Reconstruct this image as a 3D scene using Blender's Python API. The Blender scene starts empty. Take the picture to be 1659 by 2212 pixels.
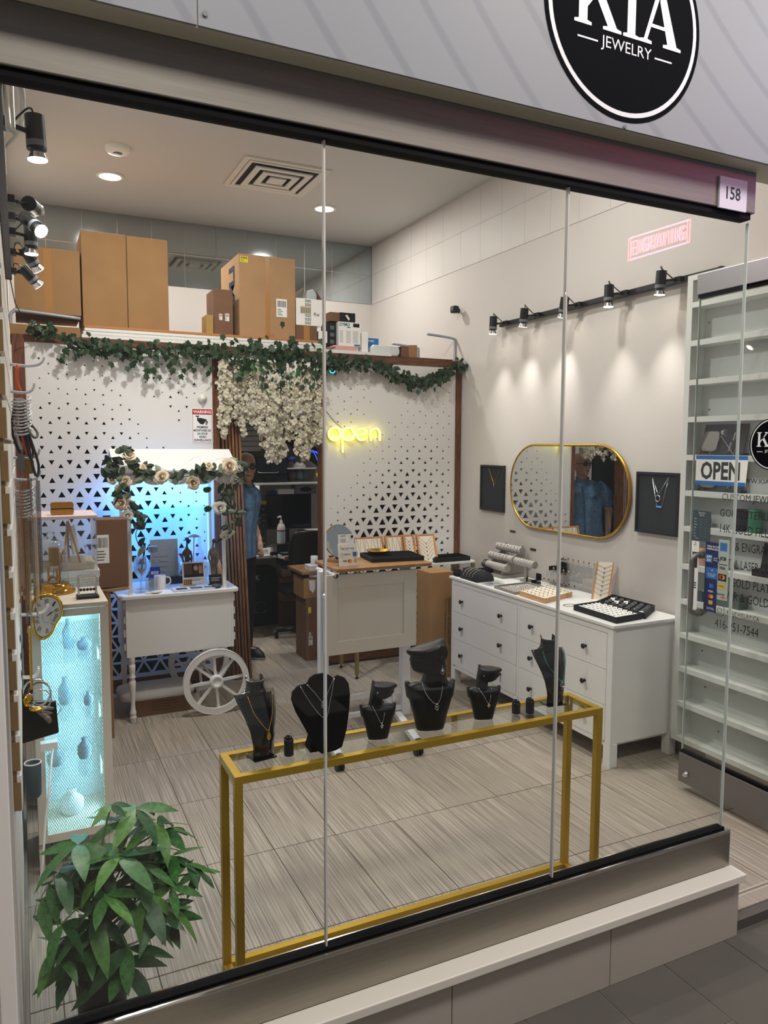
import bpy, bmesh, math, random
from math import pi, sin, cos, radians as R
from mathutils import Vector as V, Matrix
random.seed(7)
SC = bpy.context.scene
RP, LP, CP = 24, 6, 3.4  # watts of one spotlight on the right track, on the left track, of the cart lamp
ORD = ['first', 'second', 'third', 'fourth', 'fifth', 'sixth', 'seventh', 'eighth']
NE, NY = 60, (2.87, 2.27, (3.284, 3.457), (3.285, 3.446))  # neon sign across the mall
COL = SC.collection
# ---------------------------------------------------------------- camera
cam_d = bpy.data.cameras.new('camera'); cam = bpy.data.objects.new('camera', cam_d); COL.objects.link(cam)
YAW, PITCH, ROLL, FPX = 0.4491, -0.0873, 0.0038, 1624.1
cam_d.sensor_fit = 'HORIZONTAL'; cam_d.sensor_width = 36.0; cam_d.lens = FPX / 1659 * 36.0
cam_d.clip_start = 0.05; cam_d.clip_end = 60
fw = V((sin(YAW) * cos(PITCH), cos(YAW) * cos(PITCH), sin(PITCH)))
rt = V((cos(YAW), -sin(YAW), 0)); up = rt.cross(fw)
r2 = rt * cos(ROLL) + up * sin(ROLL); u2 = up * cos(ROLL) - rt * sin(ROLL)
cam.matrix_world = Matrix(((r2.x, u2.x, -fw.x, 0), (r2.y, u2.y, -fw.y, -1.903), (r2.z, u2.z, -fw.z, 1.774), (0, 0, 0, 1)))
SC.camera = cam
# ---------------------------------------------------------------- world, lights, exposure
w = bpy.data.worlds.new('world'); SC.world = w; w.use_nodes = True
w.node_tree.nodes['Background'].inputs[0].default_value = (0.93, 0.96, 1.0, 1)
w.node_tree.nodes['Background'].inputs[1].default_value = 0.14
SC.view_settings.view_transform = 'Standard'; SC.view_settings.look = 'None'
SC.view_settings.gamma = 1.0; SC.view_settings.use_curve_mapping = False
SC.view_settings.exposure = 0.55
try:
    cy = SC.cycles
    cy.use_denoising = True; cy.max_bounces = 8; cy.diffuse_bounces = 4; cy.glossy_bounces = 4
    cy.transmission_bounces = 8; cy.transparent_max_bounces = 24; cy.sample_clamp_indirect = 4.0
    cy.caustics_reflective = False; cy.caustics_refractive = False
except Exception:
    pass
def area(name, loc, size, power, col=(1, 1, 1), rot=(0, 0, 0), shape='RECTANGLE', sy=None, spread=pi, parent=None):
    l = bpy.data.lights.new(name, 'AREA'); l.energy = power; l.color = col; l.shape = shape; l.size = size
    if sy: l.size_y = sy
    l.spread = spread
    o = bpy.data.objects.new(name, l); o.location = loc; o.rotation_euler = rot; o.parent = parent; COL.objects.link(o)
    return o
def spot(name, loc, target, power, ang=60, blend=0.6, col=(1, .95, .89), rad=.03, parent=None, off=(0, 0, 0)):
    l = bpy.data.lights.new(name, 'SPOT'); l.energy = power; l.color = col; l.spot_size = R(ang); l.spot_blend = blend; l.shadow_soft_size = rad
    o = bpy.data.objects.new(name, l); o.rotation_mode = 'QUATERNION'
    o.rotation_quaternion = (V(target) - V(loc)).to_track_quat('-Z', 'Y')
    o.location = V(loc) - V(off); o.parent = parent; COL.objects.link(o)
    return o
# ceiling lamps of the mall corridor, in front of the shop
area('mall_lamp', (0.4, -1.5, 4.4), 1.2, 40, (1, .94, .86), sy=.5)
area('mall_lamp', (2.5, -1.3, 4.4), 1.2, 40, (1, .93, .84), sy=.5)
area('mall_lamp', (4.6, -1.6, 4.4), 1.2, 36, (.9, .94, 1), sy=.5)
area('mall_blue_lamp', (4.6, -1.1, 2.9), .8, 9, (.32, .36, 1), (0, R(80), 0), sy=.4)
# recessed lamps in the shop ceiling (lit lenses modelled below); the front pair is added, out of view
area('downlight', (0.703, 4.509, 3.855), .16, 20, (1, .96, .92), shape='DISK')
area('downlight', (2.497, 4.515, 3.855), .16, 20, (1, .96, .92), shape='DISK')
area('downlight', (0.9, 2.2, 3.855), .16, 32, (1, .96, .92), shape='DISK')  # extra lamp out of view, added to light the front left
area('downlight', (2.4, 1.6, 3.855), .16, 14, (1, .96, .92), shape='DISK')  # second added lamp, unseen, lights the front right
# ---------------------------------------------------------------- materials
def lin(c):
    if isinstance(c, str):
        c = [int(c[i:i + 2], 16) / 255 for i in (0, 2, 4)]
    return tuple(x / 12.92 if x <= .04045 else ((x + .055) / 1.055) ** 2.4 for x in c[:3]) + (1,)
MATS = {}
def mat(name, col, rough=.5, metal=0, emit=None, es=0, trans=0, ior=1.45, coat=0, bump=0, bscale=60, var=0, vscale=8, vcol=None, stretch=None, spec=.5, sheen=0):
    if name in MATS: return MATS[name]
    m = bpy.data.materials.new(name); m.use_nodes = True; MATS[name] = m
    nt = m.node_tree; b = nt.nodes['Principled BSDF']; I = b.inputs
    I['Base Color'].default_value = lin(col); I['Roughness'].default_value = rough; I['Metallic'].default_value = metal
    I['Transmission Weight'].default_value = trans; I['IOR'].default_value = ior; I['Coat Weight'].default_value = coat
    I['Specular IOR Level'].default_value = spec
    if sheen: I['Sheen Weight'].default_value = sheen
    if emit is not None:
        I['Emission Color'].default_value = lin(emit); I['Emission Strength'].default_value = es
    def coords(sc):
        t = nt.nodes.new('ShaderNodeTexCoord'); mp = nt.nodes.new('ShaderNodeMapping')
        mp.inputs['Scale'].default_value = stretch or (1, 1, 1)
        nt.links.new(t.outputs['Object'], mp.inputs[0])
        n = nt.nodes.new('ShaderNodeTexNoise'); n.inputs['Scale'].default_value = sc; n.inputs['Detail'].default_value = 5
        nt.links.new(mp.outputs[0], n.inputs['Vector']); return n
    if var or vcol:
        n = coords(vscale); mx = nt.nodes.new('ShaderNodeMix'); mx.data_type = 'RGBA'
        c = lin(col); d = lin(vcol) if vcol else tuple(max(0, x * (1 - var)) for x in c[:3]) + (1,)
        mr = nt.nodes.new('ShaderNodeMapRange'); mr.inputs['From Min'].default_value = .35; mr.inputs['From Max'].default_value = .65
        nt.links.new(n.outputs['Fac'], mr.inputs['Value']); nt.links.new(mr.outputs[0], mx.inputs['Factor'])
        mx.inputs['A'].default_value = c; mx.inputs['B'].default_value = d
        nt.links.new(mx.outputs['Result'], I['Base Color'])
    if bump:
        n = coords(bscale); bp = nt.nodes.new('ShaderNodeBump'); bp.inputs['Strength'].default_value = bump; bp.inputs['Distance'].default_value = .002
        nt.links.new(n.outputs['Fac'], bp.inputs['Height']); nt.links.new(bp.outputs[0], I['Normal'])
    return m
def glass(name, tint=(.97, .99, .98), ior=1.5, rough=0.0, haze=0.0):
    """thin sheet: what passes goes straight through, the rest is mirrored by Fresnel"""
    if name in MATS: return MATS[name]
    m = bpy.data.materials.new(name); m.use_nodes = True; MATS[name] = m
    nt = m.node_tree; nt.nodes.clear(); N = nt.nodes.new; L = nt.links.new
    o = N('ShaderNodeOutputMaterial'); mx = N('ShaderNodeMixShader'); t = N('ShaderNodeBsdfTransparent'); g = N('ShaderNodeBsdfGlossy')
    t.inputs[0].default_value = (*tint, 1); g.inputs['Roughness'].default_value = rough; g.inputs[0].default_value = (1, 1, 1, 1)
    f = N('ShaderNodeFresnel'); ge = N('ShaderNodeNewGeometry'); mr = N('ShaderNodeMapRange')
    mr.inputs['To Min'].default_value = ior; mr.inputs['To Max'].default_value = 1 / ior
    L(ge.outputs['Backfacing'], mr.inputs['Value']); L(mr.outputs[0], f.inputs[0])
    L(f.outputs[0], mx.inputs[0]); L(t.outputs[0], mx.inputs[1]); L(g.outputs[0], mx.inputs[2]); L(mx.outputs[0], o.inputs[0])
    return m
# ---------------------------------------------------------------- geometry
TXT = {}
def text_mesh(body, bold=0.0, res=2, shear=0):
    k = (body, bold, res, shear)
    if k in TXT: return TXT[k]
    c = bpy.data.curves.new('t', 'FONT'); c.body = body; c.size = 1; c.fill_mode = 'FRONT'; c.offset = bold; c.resolution_u = res; c.shear = shear
    c.space_line = 1.0; c.align_x = 'CENTER' if '\n' in body else 'LEFT'
    o = bpy.data.objects.new('t', c); COL.objects.link(o)
    dg = bpy.context.evaluated_depsgraph_get(); me = bpy.data.meshes.new_from_object(o.evaluated_get(dg))
    vs = [(v.co.x, v.co.y) for v in me.vertices]; fs = [tuple(p.vertices) for p in me.polygons]
    bpy.data.objects.remove(o); bpy.data.curves.remove(c); bpy.data.meshes.remove(me)
    x0 = min(v[0] for v in vs); x1 = max(v[0] for v in vs); y0 = min(v[1] for v in vs); y1 = max(v[1] for v in vs)
    TXT[k] = ([(a - x0, b - y0) for a, b in vs], fs, x1 - x0, y1 - y0); return TXT[k]
OFF = {}
class G:
    def __init__(s): s.v = []; s.f = []; s.mi = []; s.sm = []; s.mats = []
    def add(s, vs, fs, m, smooth=False, xf=None):
        if m not in s.mats: s.mats.append(m)
        k = s.mats.index(m); n = len(s.v)
        s.v += [tuple(xf @ V(p)) if xf else tuple(p) for p in vs]
        for f in fs: s.f.append(tuple(i + n for i in f)); s.mi.append(k); s.sm.append(smooth)
        return s
    def box(s, a, b, m, xf=None):
        (x0, y0, z0), (x1, y1, z1) = a, b
        x0, x1 = min(x0, x1), max(x0, x1); y0, y1 = min(y0, y1), max(y0, y1); z0, z1 = min(z0, z1), max(z0, z1)
        vs = [(x0, y0, z0), (x1, y0, z0), (x1, y1, z0), (x0, y1, z0), (x0, y0, z1), (x1, y0, z1), (x1, y1, z1), (x0, y1, z1)]
        return s.add(vs, [(0, 3, 2, 1), (4, 5, 6, 7), (0, 1, 5, 4), (1, 2, 6, 5), (2, 3, 7, 6), (3, 0, 4, 7)], m, False, xf)
    def cbox(s, c, d, m, xf=None):
        return s.box([c[i] - d[i] / 2 for i in range(3)], [c[i] + d[i] / 2 for i in range(3)], m, xf)
    def frus(s, c, d0, d1, h, m, xf=None):  # tapered box: bottom d0=(x,y), top d1, base centre c
        a = [(c[0] + i * d0[0] / 2, c[1] + j * d0[1] / 2, c[2]) for i, j in ((-1, -1), (1, -1), (1, 1), (-1, 1))]
        b = [(c[0] + i * d1[0] / 2, c[1] + j * d1[1] / 2, c[2] + h) for i, j in ((-1, -1), (1, -1), (1, 1), (-1, 1))]
        return s.add(a + b, [(0, 3, 2, 1), (4, 5, 6, 7), (0, 1, 5, 4), (1, 2, 6, 5), (2, 3, 7, 6), (3, 0, 4, 7)], m, False, xf)
    def prism(s, poly, o, u, v, d, m, smooth=False):
        """outline POLY (counter-clockwise in u, v) pushed along u x v by d"""
        o, u, v = V(o), V(u), V(v); n = u.cross(v).normalized() * d; k = len(poly)
        a = [o + u * p[0] + v * p[1] for p in poly]; b = [p + n for p in a]
        fs = [tuple(range(k))[::-1], tuple(range(k, 2 * k))] + [(i, (i + 1) % k, k + (i + 1) % k, k + i) for i in range(k)]
        return s.add(a + b, fs, m, smooth)
    def poly(s, pts, m): return s.add(pts, [tuple(range(len(pts)))], m)
    def quad(s, o, u, v, m):
        o, u, v = V(o), V(u), V(v); return s.add([o, o + u, o + u + v, o + v], [(0, 1, 2, 3)], m)
    def tube(s, pts, r, m, n=6, caps=True, closed=False):
        pts = [V(p) for p in pts]; k = len(pts); rs = r if isinstance(r, (list, tuple)) else [r] * k
        vs = []; ref = None
        for i, p in enumerate(pts):
            if closed: t = pts[(i + 1) % k] - pts[i - 1]
            else: t = pts[min(i + 1, k - 1)] - pts[max(i - 1, 0)]
            if t.length < 1e-9: t = V((0, 0, 1))
            t.normalize()
            if ref is None: ref = t.orthogonal().normalized()
            ref = ref - t * ref.dot(t)
            ref = ref.normalized() if ref.length > 1e-6 else t.orthogonal().normalized()
            q = t.cross(ref)
            vs += [p + (ref * cos(2 * pi * j / n) + q * sin(2 * pi * j / n)) * rs[i] for j in range(n)]
        fs = []
        for i in range(k if closed else k - 1):
            a, b = i * n, ((i + 1) % k) * n
            fs += [(a + j, a + (j + 1) % n, b + (j + 1) % n, b + j) for j in range(n)]
        if caps and not closed: fs += [tuple(range(n))[::-1], tuple(range((k - 1) * n, k * n))]
        return s.add(vs, fs, m, n > 4)
    def cyl(s, p0, p1, r, m, n=14, r1=None):
        p0, p1 = V(p0), V(p1); e = (p1 - p0); r1 = r if r1 is None else r1
        t = e.normalized(); ref = t.orthogonal().normalized(); q = t.cross(ref)
        ring = lambda p, rr: [p + (ref * cos(2 * pi * j / n) + q * sin(2 * pi * j / n)) * rr for j in range(n)]
        vs = ring(p0, r) + ring(p1, r1)
        s.add(vs, [(j, (j + 1) % n, n + (j + 1) % n, n + j) for j in range(n)], m, True)
        s.add(ring(p0, r), [tuple(range(n))[::-1]], m); s.add(ring(p1, r1), [tuple(range(n))], m)
        return s
    def lathe(s, prof, m, o=(0, 0, 0), n=24, xf=None, sx=1, sy=1, smooth=True, caps=True):
        vs = []; k = len(prof)
        for r, z in prof: vs += [(o[0] + sx * r * cos(2 * pi * j / n), o[1] + sy * r * sin(2 * pi * j / n), o[2] + z) for j in range(n)]
        fs = [(i * n + j, i * n + (j + 1) % n, (i + 1) * n + (j + 1) % n, (i + 1) * n + j) for i in range(k - 1) for j in range(n)]
        s.add(vs, fs, m, smooth, xf)
        if caps and prof[0][0] > 1e-5: s.add(vs[:n], [tuple(range(n))[::-1]], m, False, xf)
        if caps and prof[-1][0] > 1e-5: s.add(vs[-n:], [tuple(range(n))], m, False, xf)
        return s
    def ell(s, c, r, m, nu=12, nv=8, xf=None):
        r = (r, r, r) if not isinstance(r, (tuple, list)) else r
        vs = [(c[0], c[1], c[2] - r[2])]
        for i in range(1, nv):
            a = -pi / 2 + pi * i / nv
            vs += [(c[0] + r[0] * cos(a) * cos(2 * pi * j / nu), c[1] + r[1] * cos(a) * sin(2 * pi * j / nu), c[2] + r[2] * sin(a)) for j in range(nu)]
        vs.append((c[0], c[1], c[2] + r[2])); e = len(vs) - 1
        fs = [(0, 1 + (j + 1) % nu, 1 + j) for j in range(nu)] + [(e, e - nu + j, e - nu + (j + 1) % nu) for j in range(nu)]
        fs += [(1 + i * nu + j, 1 + i * nu + (j + 1) % nu, 1 + (i + 1) * nu + (j + 1) % nu, 1 + (i + 1) * nu + j) for i in range(nv - 2) for j in range(nu)]
        return s.add(vs, fs, m, True, xf)
    def loft(s, rings, m, caps=True, smooth=True, xf=None):
        n = len(rings[0]); vs = [p for r in rings for p in r]; k = len(rings)
        fs = [(i * n + j, i * n + (j + 1) % n, (i + 1) * n + (j + 1) % n, (i + 1) * n + j) for i in range(k - 1) for j in range(n)]
        if caps: fs += [tuple(range(n))[::-1], tuple(range((k - 1) * n, k * n))]
        return s.add(vs, fs, m, smooth, xf)
    def sheet(s, rows, m, smooth=True, closed=False):  # grid of points
        n = len(rows[0]); vs = [p for r in rows for p in r]
        fs = [(i * n + j, i * n + j + 1, (i + 1) * n + j + 1, (i + 1) * n + j) for i in range(len(rows) - 1) for j in range(n - 1)]
        return s.add(vs, fs, m, smooth)
    def text(s, body, o, u, v, h, m, bold=0.0, w=None, align='l', d=.0004, res=2, shear=0):
        """flat lettering; h = height of the block, w = width to fit; lies d in front of the plane"""
        vs, fs, W, H = text_mesh(body, bold, res, shear); o, u, v = V(o), V(u).normalized(), V(v).normalized()
        k = h / H; kx = w / W if w else k; wd = W * kx
        off = {'l': 0, 'c': -wd / 2, 'r': -wd}[align]; n = u.cross(v) * d
        return s.add([o + u * (a * kx + off) + v * (b * k) + n for a, b in vs], fs, m)
    def rect(s, o, u, v, w, h, m, d=.0003):
        o, u, v = V(o), V(u).normalized(), V(v).normalized(); n = u.cross(v) * d
        return s.add([o + n, o + n + u * w, o + n + u * w + v * h, o + n + v * h], [(0, 1, 2, 3)], m)
    def mesh(s, name):
        me = bpy.data.meshes.new(name); me.from_pydata(s.v, [], s.f)
        for m in s.mats: me.materials.append(m)
        me.polygons.foreach_set('material_index', s.mi); me.polygons.foreach_set('use_smooth', s.sm); me.update()
        return me
    def obj(s, name, parent=None, bev=0, kind=None, label=None, remesh=0, smooth=0, loc=None, rot=None, local=False, seg=2):
        if parent is not None and not local:
            o0 = OFF.get(parent.name)
            if o0 is not None and any(o0): s.v = [(p[0] - o0[0], p[1] - o0[1], p[2] - o0[2]) for p in s.v]
        o = bpy.data.objects.new(name, s.mesh(name)); COL.objects.link(o)
        if parent is not None:
            o.parent = parent
            if loc is None: OFF[o.name] = OFF.get(parent.name, (0, 0, 0))
        if loc is not None: o.location = loc
        if rot is not None: o.rotation_euler = rot
        if kind: o['kind'] = kind
        if label: o['label'] = label
        if remesh:
            md = o.modifiers.new('r', 'REMESH'); md.mode = 'VOXEL'; md.voxel_size = remesh; md.use_smooth_shade = True
            if smooth: sm = o.modifiers.new('s', 'SMOOTH'); sm.iterations = smooth; sm.factor = .5
        if bev:
            md = o.modifiers.new('b', 'BEVEL'); md.width = bev; md.segments = seg; md.limit_method = 'ANGLE'; md.angle_limit = R(50)
        return o
def tag(o, label, cat, group=None, kind=None):
    o['label'] = label; o['category'] = cat
    if group: o['group'] = group
    if kind: o['kind'] = kind
    return o
def thing(name, label, cat, loc=(0, 0, 0), rotz=0, group=None, local=False):
    """an Empty at the thing's base; its parts are written in world metres (or in its own frame when it is turned)"""
    o = bpy.data.objects.new(name, None); o.empty_display_size = .05; COL.objects.link(o); o.location = loc; o.rotation_euler = (0, 0, rotz)
    tag(o, label, cat, group); OFF[o.name] = (0, 0, 0) if (local or rotz) else tuple(loc)
    return o
def solo(g, name, label, cat, loc=(0, 0, 0), group=None, kind=None, **k):
    g.v = [(p[0] - loc[0], p[1] - loc[1], p[2] - loc[2]) for p in g.v]
    o = g.obj(name, **k); o.location = loc; OFF[o.name] = tuple(loc)
    return tag(o, label, cat, group, kind)
def struct(name, g=None, **k):
    if g is None:
        o = bpy.data.objects.new(name, None); o.empty_display_size = .05; COL.objects.link(o)
    else: o = g.obj(name, **k)
    o['kind'] = 'structure'; return o
def piece(name, me, parent, loc=(0, 0, 0), rot=None, scale=None, mx=None):
    o = bpy.data.objects.new(name, me); COL.objects.link(o); o.parent = parent
    if mx is not None: o.matrix_basis = mx
    else:
        o.location = loc
        if rot is not None: o.rotation_euler = rot
        if scale is not None: o.scale = scale
    OFF[o.name] = tuple(loc)
    return o
def copy_tree(o, loc=None, label=None, rotz=None, parent=None):
    c = o.copy(); COL.objects.link(c); c.parent = parent
    if loc is not None: c.location = loc
    if rotz is not None: c.rotation_euler = (0, 0, rotz)
    if label: c['label'] = label
    for ch in list(o.children): copy_tree(ch, parent=c)
    return c
def arc(c, r, a0, a1, n, u=(1, 0, 0), v=(0, 0, 1)):
    c, u, v = V(c), V(u), V(v)
    return [c + u * (r * cos(a0 + (a1 - a0) * i / n)) + v * (r * sin(a0 + (a1 - a0) * i / n)) for i in range(n + 1)]
def bez(pts, n=8):
    """smooth line through points (Catmull-Rom)"""
    pts = [V(p) for p in pts]; out = []
    for i in range(len(pts) - 1):
        p0, p1, p2, p3 = pts[max(i - 1, 0)], pts[i], pts[i + 1], pts[min(i + 2, len(pts) - 1)]
        for k in range(n):
            t = k / n
            out.append(.5 * ((2 * p1) + (p2 - p0) * t + (2 * p0 - 5 * p1 + 4 * p2 - p3) * t * t + (3 * p1 - p0 - 3 * p2 + p3) * t ** 3))
    out.append(pts[-1]); return out
def rrect(w, h, r, n=4, cx=0, cy=0):
    out = []
    for (sx, sy, a) in ((1, 1, 0), (-1, 1, pi / 2), (-1, -1, pi), (1, -1, 3 * pi / 2)):
        for i in range(n + 1):
            t = a + pi / 2 * i / n; out.append((cx + sx * (w / 2 - r) + r * cos(t), cy + sy * (h / 2 - r) + r * sin(t)))
    return out
X1, Y1, Z1 = V((1, 0, 0)), V((0, 1, 0)), V((0, 0, 1))
# shared materials
white = mat('white_paint', 'e9e7e2', .45)
wall_m = mat('wall_paint', 'ccc5bf', .6, bump=.15, bscale=90)
wood = mat('brown_wood', '7a4a2c', .5, vcol='4f2c18', vscale=10, stretch=(14, 14, 1))
woodx = mat('brown_wood_across', '7a4a2c', .5, vcol='4f2c18', vscale=10, stretch=(1, 14, 14))
oak = mat('pale_wood', 'd9a877', .5, var=.2, vscale=14, stretch=(8, 1, 8))
steel = mat('brushed_steel', '87827b', .55, 1, var=.1, vscale=20, stretch=(.3, 6, 6))
chrome = mat('chrome', 'd8d8d8', .12, 1)
gold = mat('gold_metal', 'c9992e', .28, 1)
goldpaint = mat('gold_paint', 'b8942a', .4, .55)
silver = mat('silver_metal', 'd5d5d8', .2, 1)
black = mat('black_plastic', '0c0d0f', .4)
blackm = mat('black_matte', '101113', .75)
velvet = mat('black_velvet', '050506', .95, spec=.1)
card = mat('cardboard', 'a17a4e', .8, var=.12, vscale=5)
cardd = mat('cardboard_dark', '7a5840', .8, var=.15, vscale=5)
tape = mat('packing_tape', 'a9783f', .3)
paper = mat('white_paper', 'f1efea', .6)
ink = mat('black_ink', '131315', .6)
pane = glass('clear_glass')
frontp = glass('window_glass', (.975, .99, .985), 1.33)
acry = glass('clear_acrylic', (.96, .97, .975), 1.45)
crys = glass('clear_crystal', (.90, .92, .93), 1.7)
# ---------------------------------------------------------------- the room
XR, YB, ZC, ZM = 3.41, 5.50, 3.87, -.045
grout = mat('tile_grout', '55504a', .8)
def streak_tile(name, c1, c2, c3):
    m = mat(name, c1, .5); nt = m.node_tree; N = nt.nodes.new; L = nt.links.new; b = nt.nodes['Principled BSDF']
    t = N('ShaderNodeTexCoord'); mp = N('ShaderNodeMapping'); mp.inputs['Scale'].default_value = (190, 2.2, 1)
    oi = N('ShaderNodeObjectInfo'); ad = N('ShaderNodeVectorMath'); ad.operation = 'ADD'; cx = N('ShaderNodeCombineXYZ')
    mu = N('ShaderNodeMath'); mu.operation = 'MULTIPLY'; mu.inputs[1].default_value = 40
    L(oi.outputs['Random'], mu.inputs[0]); L(mu.outputs[0], cx.inputs[0]); L(mu.outputs[0], cx.inputs[1])
    L(t.outputs['Object'], mp.inputs[0]); L(mp.outputs[0], ad.inputs[0]); L(cx.outputs[0], ad.inputs[1])
    n = N('ShaderNodeTexNoise'); n.inputs['Scale'].default_value = 1; n.inputs['Detail'].default_value = 3; L(ad.outputs[0], n.inputs['Vector'])
    r = N('ShaderNodeValToRGB'); e = r.color_ramp.elements; e[0].position = .36; e[0].color = lin(c1); e[1].position = .62; e[1].color = lin(c2)
    x = e.new(.5); x.color = lin(c3); L(n.outputs['Fac'], r.inputs[0])
    hv = N('ShaderNodeMapRange'); hv.inputs['To Min'].default_value = .9; hv.inputs['To Max'].default_value = 1.06; L(oi.outputs['Random'], hv.inputs[0])
    vm = N('ShaderNodeVectorMath'); vm.operation = 'SCALE'; L(r.outputs[0], vm.inputs[0]); L(hv.outputs[0], vm.inputs['Scale'])
    L(vm.outputs[0], b.inputs['Base Color'])
    return m
ftile = streak_tile('floor_tile', '857b70', 'b5aa9c', '9f9587')
fl = struct('floor', G().box((-.04, .03, -.06), (XR, YB, -.006), grout).box((2.34, -.06, -.06), (XR, .03, -.006), grout))
def bevtile(w, d, h, m, b=.0015):
    return G().frus((0, 0, -h), (w, d), (w, d), h - b, m).frus((0, 0, -b), (w, d), (w - 2 * b, d - 2 * b), b, m)
tm = bevtile(.292, .599, .006, ftile).mesh('tile')
for i in range(-1, 12):
    for j in range(-1, 10):
        x0, x1 = .063 + .2945 * i, .063 + .2945 * (i + 1); y0, y1 = .563 + .604 * j, .563 + .604 * (j + 1)
        lo = .035 if x0 < 2.3 else -.02
        cx0, cx1, cy0, cy1 = max(x0, -.04), min(x1, XR), max(y0, lo), min(y1, YB)
        if cx1 - cx0 < .02 or cy1 - cy0 < .02: continue
        if abs(cx1 - cx0 - .2945) < .001 and abs(cy1 - cy0 - .604) < .001: piece('tile', tm, fl, ((x0 + x1) / 2, (y0 + y1) / 2, 0))
        else: piece('tile', bevtile(cx1 - cx0 - .0025, cy1 - cy0 - .004, .006, ftile).mesh('tile'), fl, ((cx0 + cx1) / 2, (cy0 + cy1) / 2, 0))
# mall floor
mgrout = mat('mall_grout', 'a09a90', .7)
mtile = mat('mall_tile', '5c5851', .42, var=.12, vscale=3)
mf = struct('floor_mall', G().box((-2, -4.2, ZM - .1), (5.2, -.02, ZM - .003), mgrout))
mtm = bevtile(.297, .597, .003, mtile, .001).mesh('tile')
for i in range(-2, 12):
    for j in range(-4, 1):
        x = 1.684 + .15 + .3 * (i - 2); y = -.065 - .3 + .6 * j + (0 if i % 2 else .3)
        if y > -.2: 
            y0 = y - .3; y1 = min(y + .3, -.02)
            piece('tile', bevtile(.297, y1 - y0 - .003, .003, mtile, .001).mesh('tile'), mf, (x, (y0 + y1) / 2, ZM))
        else: piece('tile', mtm, mf, (x, y, ZM))
# ceiling, walls
ceil_m = mat('ceiling_paint', 'cac9c5', .7)
struct('ceiling', G().box((-.2, .03, ZC), (4.2, YB + .1, ZC + .1), ceil_m))
wl = struct('wall_left', G().box((-.2, .03, -.06), (-.045, YB + .1, ZC), wall_m))
wr = struct('wall_right', G().box((XR, -.09, -.06), (XR + .15, YB + .1, ZC), wall_m))
wb = struct('wall_back', G().box((-.2, YB, -.06), (4.2, YB + .12, ZC), wall_m))
mirt = mat('mirror_tile', 'b9c3c6', .06, 1)
tb = G().box((-.1475, -.004, -.1475), (.1475, 0, .1475), mirt).mesh('tile')
for i in range(12):
    for j in range(2):
        piece('tile', tb, wb, (.13 + .3 * i - .02 if i < 11 else 3.26, YB - .001, ZC - .15 - .3 * j))
lt = mat('glazed_tile', 'cec8c2', .5)
tr = G().box((-.003, -.149, -.149), (0, .149, .149), lt).mesh('tile')
for i in range(15):
    for j in range(2): piece('tile', tr, wr, (XR - .001, 5.34 - .3 * i, ZC - .15 - .3 * j))
struct('baseboard_right', G().box((XR - .012, 1.0, 0), (XR, 3.6, .13), mat('grey_baseboard', '77706a', .6)), bev=.002)
struct('baseboard_left', G().box((-.045, .1, 0), (-.033, 3.6, .1), mat('grey_baseboard', '77706a', .6)), bev=.002)
# ---------------------------------------------------------------- shopfront
XG = 2.333
rub = mat('black_gasket', '050506', .7, spec=.15)
seam_m = mat('clear_silicone', 'cfcac4', .6, spec=.12)
for n, (a, b) in enumerate(((-.052, .735), (.741, 1.536), (1.543, 2.333))):
    wdw = struct('window_%d' % (n + 1), G().box((a, -.006, .345), (b, .006, 2.575), frontp))
    if n < 2: G().box((b + .0003, -.0065, .35), (b + .0057, .0065, 2.565), seam_m).obj('seam', wdw, label='pale silicone seam between two panes')
    else: G().box((b, -.006, .35), (b + .003, .006, 2.56), mat('glass_edge', 'd6dcd8', .2)).obj('edge', wdw)
# header
hd = struct('trim_1', G().box((-.6, -.03, 2.585), (XG, .03, 2.722), steel), bev=.003)
G().box((-.6, -.022, 2.565), (XG - .012, .022, 2.585), rub).obj('gasket', hd, label='black rubber gasket')
# sill
sl = struct('trim_2', G().box((-.6, -.032, .205), (2.351, .03, .338), mat('sill_steel', 'a39d92', .42, 1, var=.08, vscale=20, stretch=(.3, 6, 6))), bev=.003)
G().box((-.6, -.016, .338), (XG + .003, .016, .352), rub).obj('gasket', sl, label='black rubber gasket')
G().box((-.6, -.031, .3385), (2.35, -.018, .345), chrome).obj('edge_strip', sl)
G().box((-.6, .018, .3385), (2.34, .03, .345), chrome).obj('edge_strip', sl)
G().box((-.6, -.02, -.04), (2.345, .03, .205), mat('dark_filler', '3a3733', .7)).obj('core', sl)
# ledge and its panels
stone = mat('white_ledge', 'e8e2d3', .35)
lg = struct('trim_3', G().box((-.6, -.1, .176), (2.362, -.03, .205), stone), bev=.003)
pan = mat('cladding_panel', 'b9b0a2', .45, var=.05, vscale=2)
for a, b in ((-.6, .5), (.503, 1.112), (1.115, 1.733), (1.736, 2.352)):
    G().box((a, -.078, ZM), (b, -.03, .175), pan).obj('panel', lg, bev=.0015)
# threshold
ts = mat('threshold_metal', 'b5ada2', .5, .15)
th = struct('trim_4', G().add([(2.353, -.05, ZM + .002), (XR, -.05, ZM + .002), (XR, .062, .004), (2.353, .062, .004), (2.353, -.05, ZM - .03), (XR, -.05, ZM - .03), (XR, .062, -.03), (2.353, .062, -.03)], [(0, 1, 2, 3), (0, 4, 5, 1), (3, 2, 6, 7), (0, 3, 7, 4), (1, 5, 6, 2), (4, 7, 6, 5)], ts))
for i in range(9):
    t = (i + .5) / 9; y = -.05 + .112 * t; z = ZM + .002 + (.047) * t
    G().box((2.356, y - .0035, z), (XR - .003, y + .0035, z + .004), ts).obj('rib', th)
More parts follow.
